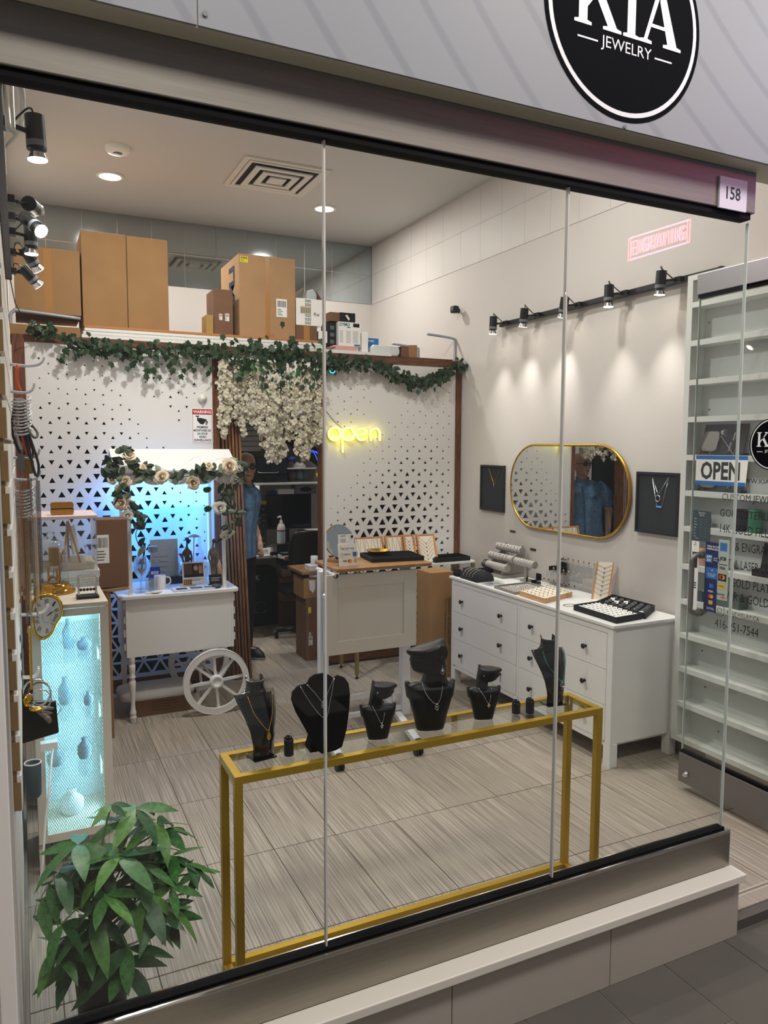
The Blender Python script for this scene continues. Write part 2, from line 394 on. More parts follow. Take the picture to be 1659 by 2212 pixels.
# left jamb
jm = struct('trim_5', G().box((-.6, -.11, ZM), (-.088, .03, 2.6), mat('grey_jamb', 'b3aa9a', .6)).box((-.088, -.03, ZM), (-.052, .03, 2.565), white), bev=.002)
G().box((-.052, -.010, .352), (-.047, .010, 2.57), chrome).obj('channel', jm)
# sign box over the shopfront
sign_m = mat('sign_board', '8f9197', .5)
nt = sign_m.node_tree; N = nt.nodes.new
wv = N('ShaderNodeTexWave'); wv.wave_type = 'RINGS'; wv.rings_direction = 'SPHERICAL'; wv.inputs['Scale'].default_value = 2.1; wv.inputs['Distortion'].default_value = .6; wv.inputs['Detail'].default_value = 0; wv.inputs['Detail Scale'].default_value = .5
tc = N('ShaderNodeTexCoord'); mp = N('ShaderNodeMapping'); mp.inputs['Location'].default_value = (-1.9, 0, -2.2)
rp = N('ShaderNodeValToRGB'); rp.color_ramp.elements[0].position = .90; rp.color_ramp.elements[0].color = lin('8f9197'); rp.color_ramp.elements[1].position = .985; rp.color_ramp.elements[1].color = lin('83858d')
nt.links.new(tc.outputs['Object'], mp.inputs[0]); nt.links.new(mp.outputs[0], wv.inputs[0]); nt.links.new(wv.outputs['Fac'], rp.inputs[0]); nt.links.new(rp.outputs[0], nt.nodes['Principled BSDF'].inputs['Base Color'])
sg = thing('shop_sign', 'pale grey sign board with round black emblem across the top of the shopfront', 'sign', (1.6, -.05, 2.72))
G().box((.396, -.1, 2.7245), (3.6, -.094, 4.1), sign_m).obj('face', sg)
G().box((-1.2, -.1, 2.7245), (.3935, -.094, 4.1), sign_m).obj('face', sg)
G().box((-1.2, -.092, 2.722), (3.6, .03, 4.1), mat('sign_case', 'd9cfb8', .5)).obj('case', sg)
for x, z in ((.412, 2.752), (1.665, 2.731), (-.6, 2.75)): G().cyl((x, -.1, z), (x, -.104, z), .006, silver, 10).obj('screw', sg)
navy = mat('sign_navy', '07080d', .7, spec=.05); swh = mat('sign_white', 'e6e6ea', .4)
def disc(cx, cz, r, y, m, n=72): return G().poly([(cx + r * cos(2 * pi * i / n), y, cz + r * sin(2 * pi * i / n)) for i in range(n)][::1], m)
em = G()
cx, cz = 1.657, 3.044
for r, y, m in ((.30, -.1015, navy), (.286, -.1022, swh), (.272, -.1029, navy)):
    em.cyl((cx, -.1, cz), (cx, y, cz), r, m, 72)
y = -.1033
def letters(g, polys, ox, oz, k, m, yy):
    for i, p in enumerate(polys): g.prism([(a, b) for a, b in p], (ox, yy - .0002 * i, oz), X1 * k, Z1 * k, .0006, m)
# serif capitals, 1 unit high
Kp = [[(0, 0), (.36, 0), (.36, .05), (.27, .07), (.27, .93), (.36, .95), (.36, 1), (0, 1), (0, .95), (.09, .93), (.09, .07), (0, .05)],
      [(.27, .40), (.36, .50), (.70, .93), (.60, .95), (.60, 1), (.92, 1), (.92, .95), (.80, .93), (.27, .28)][::-1],
      [(.40, .56), (.70, .07), (.60, .05), (.60, 0), (1.0, 0), (1.0, .05), (.90, .07), (.52, .70)]]
Ip = [[(0, 0), (.36, 0), (.36, .05), (.27, .07), (.27, .93), (.36, .95), (.36, 1), (0, 1), (0, .95), (.09, .93), (.09, .07), (0, .05)]]
Ap = [[(0, 0), (.30, 0), (.30, .05), (.20, .07), (.47, .82), (.47, 1), (.44, 1), (.12, .07), (0, .05)],
      [(.47, .72), (.66, .07), (.56, .05), (.56, 0), (.98, 0), (.98, .05), (.88, .07), (.54, 1), (.47, 1)],
      [(.22, .28), (.70, .28), (.70, .34), (.24, .34)]]
letters(em, Kp, 1.463, 2.985, .175, swh, y); letters(em, Ip, 1.645, 2.985, .175, swh, y); letters(em, Ap, 1.705, 2.985, .175, swh, y - .0003)
em.text('JEWELRY', (1.563, y, 2.928), X1, Z1, .042, swh, w=.196, d=.0004)
em.rect((1.476, y, 2.946), X1, Z1, .075, .005, swh, .0004); em.rect((1.772, y, 2.946), X1, Z1, .07, .005, swh, .0004)
em.obj('emblem', sg, label='round black emblem with white lettering')
# number plate
npm = mat('plate_white', 'd9d6e4', .3)
npl = thing('number_plate', 'small white plate with black number 158 on the steel header', 'sign', (2.215, -.035, 2.58))
G().box((2.149, -.037, 2.581), (2.28, -.03, 2.684), npm).obj('plate', npl)
G().text('158', (2.214, -.037, 2.613), X1, Z1, .042, ink, bold=.01, align='c', w=.068, d=.0006).obj('digits', npl)
# ---------------------------------------------------------------- right side of the shop
dz = .8065
dwh = mat('dresser_white', 'e6e5e3', .38)
dr = thing('dresser', 'long white six-drawer dresser with small black knobs along the right wall', 'dresser', (3.12, 2.03, 0))
yN, yF, xF, xB = 1.178, 2.886, 2.8746, 3.372
G().box((xF - .008, yN - .012, .788), (xB, yF + .03, dz), dwh).obj('top', dr, bev=.003)
b = G()
b.box((xF + .012, yN + .006, .13), (xF + .02, yF - .006, .788), mat('drawer_gap', '6d6a66', .8))
b.box((xF, yN + .0445, .752), (xF + .02, yF - .0305, .788), dwh).box((xF, yN + .0555, .115), (xF + .02, yF - .0555, .141), dwh)
b.box((xF, 2.031, .1415), (xF + .02, 2.056, .7515), dwh).box((xF, yF - .03, .1305), (xF + .02, yF, .788), dwh).box((xF, yN, .1305), (xF + .02, yN + .044, .788), dwh)
b.box((xF + .02, yN + .008, .13), (xB - .03, yN + .022, .788), dwh).box((xF + .02, yF - .022, .13), (xB - .03, yF - .008, .788), dwh)
b.box((xB - .04, yN, .1305), (xB - .0105, yN + .03, .788), dwh).box((xF + .02, yN + .02, .115), (xB, yF - .02, .13), dwh).box((xB - .01, yN, .12), (xB, yF, .788), dwh)
b.obj('carcass', dr, bev=.0015)
for x, y in ((xF, yN), (xF, yF - .055), (xB - .055, yN), (xB - .055, yF - .055)):
    G().box((x, y, 0), (x + .055, y + .055, .13), dwh).obj('leg', dr, bev=.002)
for (ya, yb, ks) in ((2.0585, 2.853, (2.73, 2.235)), (1.2245, 2.0285, (1.895, 1.395))):
    for za, zb, zk in ((.548, .7495, .642), (.3445, .5455, .44), (.1435, .342, .24)):
        d = G().box((xF - .001, ya, za), (xF + .018, yb, zb), dwh).obj('drawer', dr, bev=.0015)
        for k in ks:
            xf = Matrix.Translation((xF - .001, k, zk)) @ Matrix.Rotation(-pi / 2, 4, 'Y')
            G().lathe([(.010, 0), (.007, .004), (.006, .012), (.015, .018), (.016, .023), (.012, .027), (.0, .028)], black, n=16, xf=xf).obj('knob', d)
def on_wall(y, z, x=XR): return V((x, y, z))
U, W = V((0, -1, 0)), V((0, 0, 1))   # reading direction on the right wall
# mirror
ml = thing('wall_mirror', 'wide pill-shaped wall mirror with thin gold rim on the right wall', 'mirror', (3.395, 2.255, 1.48))
pill = rrect(1.255, .608, .29, 12)
xm = XR - .022
G().prism(pill, (XR - .001, 2.255, 1.482), U, W, .018, gold).obj('backing', ml)
G().prism([(a * .99, b * .982) for a, b in pill], (XR - .018, 2.255, 1.482), U, W, .004, mat('mirror_glass', 'dfe3e2', .01, 1)).obj('mirror_glass', ml)
pts = [V((XR - .019, 2.255 - a, 1.482 + c)) for a, c in pill]
G().tube(pts, .0085, gold, 8, closed=True).obj('rim', ml, label='gold metal rim')
# two black frames with necklaces
def necklace(name, label, pts, pend, m, parent=None, r=.0011, group=None):
    """chain along PTS with a pendant built by PEND(bag, lowest point)"""
    o = thing(name, label, 'necklace', tuple(pts[len(pts) // 2]), group=group)
    G().tube(pts, r, m, 5).obj('chain', o)
    p = G(); pend(p, V(pts[len(pts) // 2])); p.obj('pendant', o)
    return o
fm = mat('frame_black', '141619', .45); fb = mat('frame_backing', '1f2327', .8)
def pframe(yc, label):
    f = thing('shadow_frame', label, 'frame', (XR - .01, yc, 1.26))
    g = G()
    for a, b2, c, d in ((-.165, -.150, 0, .368), (.150, .165, 0, .368), (-.15, .15, 0, .015), (-.15, .15, .353, .368)):
        g.box((XR - .024, yc + a, 1.258 + c), (XR, yc + b2, 1.258 + d), fm)
    g.obj('frame', f, bev=.001); G().box((XR - .014, yc - .151, 1.272), (XR - .001, yc + .151, 1.612), fb).obj('backing', f)
pframe(3.147, 'black frame left of the pill mirror with one thin V necklace'); pframe(1.408, 'black frame right of the pill mirror with a double necklace')
def ring_pend(r, m, t=.002, drop=.0):
    return lambda g, p: g.tube([p + V((-.002, r * sin(a), -r - drop + r * cos(a))) for a in [2 * pi * i / 16 for i in range(16)]], t, m, 6, closed=True)
xq = XR - .016
necklace('necklace', 'thin gold necklace with tiny stones in the left black wall frame', bez([(xq, 3.20, 1.60), (xq, 3.15, 1.52), (xq, 3.118, 1.482), (xq, 3.09, 1.52), (xq, 3.045, 1.60)], 4), lambda g, p: g.ell(p + V((-.002, 0, -.008)), .006, silver, 8, 6).ell(p + V((-.002, 0, -.02)), .0045, silver, 8, 6), gold)
necklace('necklace', 'short silver necklace with open oval pendant in the right black wall frame', [(xq, 1.452, 1.605), (xq, 1.398, 1.49), (xq, 1.32, 1.605)], ring_pend(.018, silver, .003), silver)
necklace('necklace', 'long silver necklace with flat bar pendant in the right black wall frame', [(xq, 1.452, 1.605), (xq, 1.406, 1.426), (xq, 1.387, 1.424), (xq, 1.368, 1.426), (xq, 1.32, 1.605)], lambda g, p: g.cbox(p + V((-.002, 0, -.001)), (.004, .04, .008), silver), silver)
# two dark plates on the wall
for y, z, l in ((2.873, 1.121, 'small dark metal name plate on the right wall, upper left of the two'), (2.612, 1.013, 'small dark metal name plate on the right wall, lower right of the two')):
    g = G().box((XR - .005, y - .034, z - .008), (XR, y + .034, z + .008), mat('dark_plate', '55524e', .35, .8))
    solo(g, 'wall_plate', l, 'plate', (XR, y, z), bev=.001)
# camera on the wall
k = thing('security_camera', 'small black cube security camera high on the right wall', 'camera', (3.40, 3.69, 2.93))
G().cbox((3.34, 3.67, 2.925), (.06, .06, .06), black).obj('body', k, bev=.012)
G().cyl((3.36, 3.685, 2.93), (XR, 3.72, 2.93), .008, black).cyl((XR - .008, 3.72, 2.93), (XR, 3.72, 2.93), .022, black).obj('mount', k)
G().cyl((3.312, 3.66, 2.928), (3.308, 3.659, 2.928), .014, chrome).obj('lens', k)
# shelf brackets without a shelf
brk = mat('bracket_grey', 'aab0ba', .4, .3)
def bracket(y, x, label, sgn=-1, L=.27, z=2.70, leg=.2):
    g = G().tube(bez([(x, y, z - leg), (x, y, z - .03), (x + sgn * .03, y, z), (x + sgn * L, y, z + .02)], 6), .011, brk, 6)
    solo(g, 'shelf_bracket', label, 'bracket', (x, y, z))
bracket(3.76, XR - .011, 'grey metal shelf bracket with no shelf high on the right wall, nearer one')
bracket(4.43, XR - .011, 'grey metal shelf bracket with no shelf high on the right wall, farther one')
# ---------------- track lights
lens = mat('lamp_lens', 'ffffff', .3, emit='fff3e0', es=14); refl = mat('lamp_reflector', 'cfcfd2', .18, .9)
def track(name, label, p0, p1, w=.032):
    t = thing(name, label, 'track', tuple(p0)); d = .5 * w
    p0, p1 = V(p0), V(p1); y0, y1 = sorted((p0.y, p1.y))
    G().box((p0.x - .016, y0, p0.z - d), (p0.x + .016, y1, p0.z + d), black).obj('rail', t, bev=.003)
    for yy in (y0, y1): G().cbox((p0.x, yy, p0.z), (.034, .02, w + .004), black).obj('end_cap', t, bev=.002)
    return t
def head(label, base, piv, aim, power, ang, lit=True, grp=None, sp=None, blend=.7):
    """base on the rail, pivot of the can, aim point"""
    base, piv, aim = V(base), V(piv), V(aim); a = (aim - piv).normalized()
    h = thing('track_spotlight', label, 'spotlight', tuple(base), group=grp)
    side = (piv - base).normalized()
    G().cbox(base + side * .012, (.03, .05, .03), black).obj('adapter', h, bev=.003)
    G().tube([base + side * .02, piv], .0075, black, 6).obj('arm', h)
    top, bot = piv - a * .055, piv + a * .045
    G().cyl(top, bot, .029, black, 18).obj('can', h, bev=.002)
    G().cyl(bot - a * .024, bot - a * .006, .0297, mat('label_grey', '6f7276', .4), 18).obj('label_band', h)
    G().cyl(bot, bot + a * .03, .019, refl, 16, r1=.031).obj('reflector', h)
    G().cyl(bot + a * .0295, bot + a * .0315, .0285, lens if lit else refl, 18).obj('lens', h)
    q = V((0, .028, 0)) + side * -.02
    G().tube(bez([top + a * .004, top - a * .022 + q * .4, top - a * .018 + q * 1.4, base + q * .9 + side * .03, base + side * .02], 5), .0035, black, 5).obj('cable', h)
    if power: spot('spot', bot + a * .034, aim, power, ang, parent=h, off=base, blend=blend)
    return h
track('light_track', 'black light track along the right wall above the mirror', (XR - .03, 1.0, 2.712), (XR - .03, 3.03, 2.712))
names = ['farthest spotlight on the right black track, at its left end', 'second spotlight from the left end of the right track, tilted', 'middle spotlight of the right track behind the glass seam, tilted', 'second nearest spotlight on the right track, pointing straight down', 'nearest and largest spotlight on the right track by the white shelves']
for i, (y, dy, dx) in enumerate(((2.99, .10, -.03), (2.60, .30, .02), (2.16, .42, .02), (1.735, .0, -.04), (1.32, .12, -.02))):
    piv = V((3.275, y, 2.705)); head(names[i], (XR - .045, y - .06, 2.712), piv, piv + V((dx + .03, dy * .7, -1.0)), RP, 66, blend=1.0)
# ---------------- white wall shelves by the door
shm = mat('shelf_white', 'dedfda', .45)
su = thing('shelf_unit', 'tall shallow white shelf unit on the right wall behind the glass door', 'shelf', (3.35, .6, .115))
xs = 3.30
G().box((xs, 1.112, .115), (XR, 1.15, 2.70), shm).obj('side', su, bev=.001); G().box((xs, .04, .115), (XR, .078, 2.70), shm).obj('side', su, bev=.001)
G().box((XR - .008, .07, .115), (XR - .001, 1.12, 2.70), mat('shelf_back', 'c3c8c6', .5)).obj('back', su)
SZ = [2.685, 2.54, 2.335, 2.125, 1.925, 1.718, 1.522, 1.326, 1.114, .917, .725, .533, .333, .13]
for z in SZ: G().box((xs, .078, z - .015), (XR - .008, 1.112, z + .015), shm).obj('shelf', su, bev=.001)
for y, z in ((1.105, 2.45), (1.03, 2.36), (1.04, 2.15), (1.08, 1.98), (1.05, 1.4), (1.06, .64), (1.03, .44), (.93, .22)):
    G().cyl((XR - .012, y - .02, z), (XR - .009, y - .02, z), .005, mat('screw_dark', '5a5a58', .5), 8).obj('screw', su)
# ---------------- open glass door
gun = mat('gunmetal', '6d6a66', .3, .9)
dx = 3.05
dr1 = struct('door_1')
dsteel = mat('door_steel', '8b898c', .38, 1)
G().box((dx - .006, .0, .2), (dx + .006, .835, 2.53), pane).obj('glass', dr1)
G().box((dx - .0062, .8352, .21), (dx + .0062, .8375, 2.52), mat('glass_edge', 'd6dcd8', .2)).obj('glass_edge', dr1)
r = G().box((dx - .024, .0, .045), (dx + .024, .838, .2), dsteel).obj('rail', dr1, bev=.003)
G().box((dx - .015, 0, .2), (dx + .015, .835, .212), rub).obj('gasket', dr1)
xf = Matrix.Translation((dx - .024, .785, .098)) @ Matrix.Rotation(-pi / 2, 4, 'Y')
G().lathe([(.016, 0), (.016, .008), (.012, .01), (.012, .016), (.004, .017), (.0, .014)], chrome, n=16, xf=xf).obj('lock', r)
G().box((dx - .024, .0, 2.52), (dx + .024, .838, 2.62), dsteel).obj('rail', dr1, bev=.003)
G().box((dx - .016, 0, 2.505), (dx + .016, .835, 2.52), rub).obj('gasket', dr1)
hx = dx - .055
for s, hh in ((-1, dx - .055), (1, dx + .055)):
    g = G().tube(bez([(dx, .765, 1.238), (dx + s * .035, .768, 1.238), (hh, .772, 1.22), (hh, .772, 1.18), (hh, .772, 1.0), (hh, .772, .965), (dx + s * .035, .768, .945), (dx, .765, .945)], 5), .0115, steel, 10)
    for z in (1.238, .945): g.cyl((dx + s * .006, .765, z), (dx + s * .014, .765, z), .018, steel, 14)
    g.obj('handle', dr1, label='brushed steel pull handle')
# lettering stuck on the door glass (read from inside)
x7 = dx - .0066
def dtext(body, y, z, h, m=ink, **k): return G().text(body, (x7, y, z), U, W, h, m, d=.0003, **k)
L = G()
cy0 = .395
for r_, xx, m in ((.118, x7, navy), (.1125, x7 - .0005, swh), (.107, x7 - .001, navy)):
    L.poly([(xx, cy0 - r_ * cos(2 * pi * i / 48), 1.79 + r_ * sin(2 * pi * i / 48)) for i in range(48)], m)
def dl(polys, oy, k):
    for p in polys: L.prism(p, (x7 - .0012, oy, 1.778), U * k, W * k, .0004, swh)
dl(Kp, .475, .066); dl(Ip, .405, .066); dl(Ap, .384, .066)
L.text('JEWELRY', (x7 - .0012, cy0, 1.748), U, W, .016, swh, w=.075, align='c')
L.rect((x7 - .0012, .472, 1.754), U, W, .03, .003, swh)
L.obj('lettering', dr1, label='round black emblem and lettering')
T = dtext('158', .665, 1.642, .044, bold=.01, w=.07, align='c')
T.text('WWW.KIAJEWELRY.CA', (x7, .57, 1.602), U, W, .028, ink, w=.36)
for s_, yL, z, w_ in (('CUSTOM JEWELRY', .652, 1.512, .33), ('GOLD, STERLING SILVER', .66, 1.437, .47), ('14K GOLD FILLED', .655, 1.365, .31), ('& ENGRAVING', .565, 1.285, .25), ('METAL LASER CUTTING', .65, 1.20, .38), ('/ GOLD PLATING', .605, 1.112, .30), ('SILVER & GOLD CHAINS', .66, 1.045, .45)):
    T.text(s_, (x7, yL, z), U, W, .042, ink, w=w_)
T.text('KIAJEWELRY.CA', (x7, .597, .965), U, W, .028, ink, w=.178)
T.text('416-951-7544', (x7, .662, .897), U, W, .042, ink, w=.242)
for a, b2 in ((rrect(.05, .05, .013, 4), .0025),):
    T.tube([V((x7 - .0005, .638 - p, .983 + q)) for p, q in a], .0012, ink, 4, closed=True)
T.tube([V((x7 - .0005, .638 - .012 * cos(t * pi / 8), .983 + .012 * sin(t * pi / 8))) for t in range(16)], .0012, ink, 4, closed=True)
T.obj('lettering', dr1, label='black door lettering')
# things stuck to or hung on the door
bl_ = mat('print_blue', '2d6cb4', .5); nv = mat('print_navy', '0b1c57', .45); slate = mat('print_slate', '37474f', .5); gry = mat('print_grey', '5b6460', .6)
xo = dx - .03
op = thing('open_sign', 'white OPEN sign with blue bands hanging on the glass door', 'sign', (xo, .65, 1.6))
G().add([(xo, .795, 1.592), (xo, .508, 1.592), (xo, .497, 1.735), (xo, .795, 1.735), (xo + .002, .795, 1.592), (xo + .002, .508, 1.592), (xo + .002, .497, 1.735), (xo + .002, .795, 1.735)], [(0, 1, 2, 3), (7, 6, 5, 4), (0, 3, 7, 4), (1, 5, 6, 2), (3, 2, 6, 7), (0, 4, 5, 1)], paper).rect((xo, .795, 1.716), U, W, .296, .019, bl_).rect((xo, .795, 1.592), U, W, .287, .019, bl_).text('OPEN', (xo, .765, 1.618), U, W, .088, mat('print_black', '2e3432', .6), bold=.03, w=.225).obj('board', op)
G().tube([(xo, .722, 1.735), (xo - .004, .65, 1.83), (xo, .575, 1.735)], .0012, silver, 4).obj('string', op)
xf = Matrix.Translation((dx - .0062, .65, 1.845)) @ Matrix.Rotation(-pi / 2, 4, 'Y')
G().lathe([(.019, 0), (.017, .004), (.007, .009), (.006, .02), (.009, .022), (0, .024)], acry, n=16, xf=xf).obj('suction_cup', op)
x8 = dx - .0075
def sticker(label, y0, z0, y1, z1, m, fn=None, name='sticker'):
    g = G().box((x8, y0, z0), (dx - .0062, y1, z1), m); 
    if fn: fn(g)
    solo(g, name, label, 'sticker', (x8, (y0 + y1) / 2, z0))
def hours(g):
    g.text('Shop For\nSay Hi.', (x8, .765, 1.432), U, W, .022, paper, align='c')
    for i, d in enumerate(('Mon', 'Tue', 'Wed', 'Thu', 'Fri', 'Sat', 'Sun')):
        z = 1.415 - i * .0145; g.text(d, (x8, .812, z), U, W, .006, paper)
        for yy in (.776, .748): g.rect((x8, yy, z + .0015), U, W, .012, .004, gry, .0004)
    g.text('Square', (x8, .80, 1.318), U, W, .006, paper)
sticker('dark slate card of opening hours on the glass door', .822, 1.308, .712, 1.46, slate, hours, 'hours_card')
def wcard(g):
    g.rect((x8, .815, 1.17), U, W, .032, .08, ink); g.text('P', (x8, .806, 1.225), U, W, .018, paper, bold=.02)
    g.rect((x8, .811, 1.285), U, W, .02, .003, gry)
    for i in range(3): g.rect((x8, .815, 1.09 - i * .012), U, W, .03, .007, slate)
    for i in range(3): g.tube([V((x8 - .0004, .806 - (.003 + .003 * i) * cos(t), 1.296 + (.003 + .003 * i) * sin(t))) for t in (-.7, 0, .7)], .0006, gry, 4)
sticker('tall white payment card behind the door handle', .822, .955, .776, 1.305, paper, wcard)
def blue(g):
    g.text('THANK YOU FOR\nSHOPPING SMALL', (x8, .692, 1.272), U, W, .022, paper, w=.07, align='c', bold=.02)
    g.rect((x8, .733, 1.21), U, W, .04, .038, bl_, .0005).text('AM\nEX', (x8 - .0006, .713, 1.214), U, W, .03, paper, w=.03, align='c', bold=.03)
    g.poly([(x8 - .0006, .672 - .02 * cos(t * pi / 10), 1.229 + .02 * sin(t * pi / 10)) for t in range(20)], nv); g.text('SHOP\nSMALL', (x8 - .0008, .672, 1.22), U, W, .018, paper, w=.028, align='c')
    g.rect((x8, .728, 1.13), U, W, .068, .055, bl_, .0005).text('CONTACTLESS\nACCEPTED', (x8 - .0006, .694, 1.14), U, W, .016, paper, w=.05, align='c')
    for i in range(3): g.tube([V((x8 - .001, .697 - (.003 + .003 * i) * cos(t), 1.172 + (.003 + .003 * i) * sin(t))) for t in (-.7, 0, .7)], .0007, paper, 4)
    g.rect((x8, .705, 1.085), U, W, .024, .02, bl_, .0005); g.text('VISA', (x8 - .0003, .712, 1.062), U, W, .010, paper, w=.032, bold=.02)
    ring = lambda y, z, r, m, dd: g.poly([(x8 - dd, y - r * cos(t * pi / 9), z + r * sin(t * pi / 9)) for t in range(18)], m)
    ring(.70, 1.042, .0095, mat('print_red', 'd33a2a', .5), .0005); ring(.688, 1.042, .0095, mat('print_amber', 'e9a43a', .5), .0006)
    g.rect((x8, .705, 1.002), U, W, .024, .02, mat('print_gold', 'd9b13f', .5), .0005)
    g.text('SHOP SMALL', (x8 - .0003, .715, .975), U, W, .012, paper, w=.045)
sticker('narrow navy blue sticker of accepted cards on the door, left of the grey one', .735, .965, .66, 1.31, nv, blue)
def grey(g):
    g.rect((x8, .65, 1.275), U, W, .04, .04, bl_, .0005); g.text('JCB', (x8 - .0003, .65, 1.225), U, W, .022, ink, w=.038, bold=.05)
    g.rect((x8, .655, 1.207), U, W, .05, .004, ink); g.text('VISA', (x8 - .0003, .652, 1.185), U, W, .014, ink, w=.038, bold=.03)
    g.rect((x8, .655, 1.172), U, W, .05, .003, mat('print_amber', 'e9a43a', .5))
    g.rect((x8, .655, 1.128), U, W, .048, .035, ink, .0005)
    for yy, m in ((.638, 'print_red'), (.627, 'print_amber')): g.poly([(x8 - .0008, yy - .011 * cos(t * pi / 9), 1.147 + .011 * sin(t * pi / 9)) for t in range(18)], MATS[m])
    g.rect((x8, .65, 1.085), U, W, .035, .033, mat('print_gold', 'd9b13f', .5), .0005).text('interac', (x8 - .0007, .648, 1.10), U, W, .008, ink, w=.03)
    g.text('DISCOVER', (x8 - .0003, .658, 1.058), U, W, .009, ink, w=.045, bold=.02); g.rect((x8, .635, 1.044), U, W, .025, .008, mat('print_orange', 'c8642c', .5), .0004)
sticker('pale grey clear strip of card payment marks on the door beside the navy one', .658, 1.035, .598, 1.33, mat('sticker_grey', 'aeb9b2', .5), grey)
# ---- things on the white shelves
def flask_box(z, label):
    t = thing('gift_box', label, 'box', (3.34, .93, z))
    G().box((3.352, .80, z), (3.40, 1.075, z + .012), blackm).add([(3.352, 1.075, z), (3.352, .80, z), (3.398, .80, z + .165), (3.398, 1.075, z + .165), (3.36, 1.075, z), (3.36, .80, z), (3.4015, .80, z + .165), (3.4015, 1.075, z + .165)], [(0, 1, 2, 3), (7, 6, 5, 4), (0, 3, 7, 4), (1, 5, 6, 2), (3, 2, 6, 7), (0, 4, 5, 1)], mat('box_lining', '20262c', .8)).obj('box', t)
    f = G().prism(rrect(.10, .11, .02, 4, 0, .06), (3.36, 1.005, z + .012), U, V((.24, 0, .97)), .02, gun).obj('flask', t, label='dark steel hip flask'); 
    for k_ in (0, 1): G().cyl((3.352 + k_ * .014, .875 + k_ * -.012, z + .02 + k_ * .055), (3.364 + k_ * .014, .871 - k_ * .012, z + .066 + k_ * .05), .012, gun, 10).obj('cup', t)
flask_box(1.733, 'black gift box with steel hip flask on the white shelf above the OPEN sign'); flask_box(1.537, 'black gift box with hip flask on the shelf behind the OPEN sign')
g = G().prism([(p, q) for p, q in rrect(.17, .16, .075, 8, 0, .08) if True], (3.40, .66, 1.733), U, W, .02, mat('dome_tray', '9b9f93', .25, .6))
solo(g, 'rounded_tray', 'rounded silver grey tray standing on the shelf beside the upper flask box', 'tray', (3.39, .66, 1.733))
tum = lambda m, lab, y, z, h, r: solo(G().lathe([(r * .8, 0), (r, h * .15), (r, h * .9), (r * .9, h), (0, h)], m, (3.35, y, z), 18), 'tumbler', lab, 'tumbler', (3.35, y, z))
tum(blackm, 'matte black tumbler on the shelf behind the gold lettering', .79, 1.341, .115, .034); tum(mat('tumbler_green', '2b7a55', .4), 'green tumbler on the shelf beside the black one', .70, 1.341, .12, .034)
tum(mat('tumbler_pink', 'd8a592', .4), 'pale pink tumbler on the shelf left of the door handle', 1.02, 1.129, .095, .026)
solo(G().cbox((3.35, 1.01, 1.365), (.05, .035, .048), blackm), 'ring_box', 'tiny black box on the shelf left of the opening hours', 'box', (3.35, 1.01, 1.341), bev=.003)
solo(G().lathe([(.03, 0), (.05, .02), (.052, .05), (0, .05)], stone, (3.35, .89, 1.129), 16), 'candle_dish', 'small cream dish on the shelf behind the door handle', 'dish', (3.35, .89, 1.129))
t = thing('watch_box', 'open black box with lid up on the shelf behind the stickers', 'box', (3.35, .55, 1.129))
G().box((3.31, .42, 1.129), (3.395, .68, 1.165), blackm).obj('base', t, bev=.003); G().add([(3.375, .68, 1.165), (3.375, .42, 1.165), (3.398, .42, 1.29), (3.398, .68, 1.29), (3.383, .68, 1.165), (3.383, .42, 1.165), (3.4015, .42, 1.29), (3.4015, .68, 1.29)], [(0, 1, 2, 3), (7, 6, 5, 4), (0, 3, 7, 4), (1, 5, 6, 2), (3, 2, 6, 7), (0, 4, 5, 1)], blackm).obj('lid', t)
solo(G().frus((3.35, 1.02, .932), (.05, .06), (.03, .04), .05, slate), 'ring_stand', 'dark grey tapered stand on the shelf below the pink tumbler', 'stand', (3.35, 1.02, .932))
solo(G().box((3.33, .76, .932), (3.40, .93, .995), gry), 'storage_box', 'low grey box on the shelf behind the lower door stickers', 'box', (3.36, .85, .932), bev=.002)
# ---------------------------------------------------------------- perforated partition
PY = 3.66
ps = thing('partition', 'white partition with cut triangular holes in brown wooden posts across the back', 'partition', (1.7, PY, 0))
for a, b in ((-.03, .045), (1.28, 1.327), (2.124, 2.158), (3.352, 3.405)): G().box((a, PY - .01, 0), (b, PY + .07, 2.50), wood).obj('post', ps, bev=.002)
G().box((.045, PY - .008, 2.452), (1.28, PY + .068, 2.5), woodx).obj('rail', ps, bev=.002)
G().box((1.327, PY - .008, 2.452), (2.124, PY + .068, 2.5), woodx).obj('rail', ps, bev=.002)
G().box((2.158, PY - .008, 2.44), (3.352, PY + .068, 2.49), woodx).obj('rail', ps, bev=.002)
G().box((2.158, PY - .008, .02), (3.352, PY + .06, .10), woodx).obj('base_rail', ps, bev=.002); G().box((.045, PY - .008, .02), (1.28, PY + .06, .10), woodx).obj('base_rail', ps, bev=.002)
pmat = mat('panel_white', 'e2deda', .5)
def clip(poly, x0, x1, z0, z1):
    for ax, lim, sg in ((0, x0, 1), (0, x1, -1), (1, z0, 1), (1, z1, -1)):
        out = []
        for i, p in enumerate(poly):
            q = poly[(i + 1) % len(poly)]; a, b = sg * (p[ax] - lim), sg * (q[ax] - lim)
            if a >= 0: out.append(p)
            if (a >= 0) != (b >= 0):
                t = a / (a - b); out.append((p[0] + t * (q[0] - p[0]), p[1] + t * (q[1] - p[1])))
        poly = out
        if not poly: break
    return poly
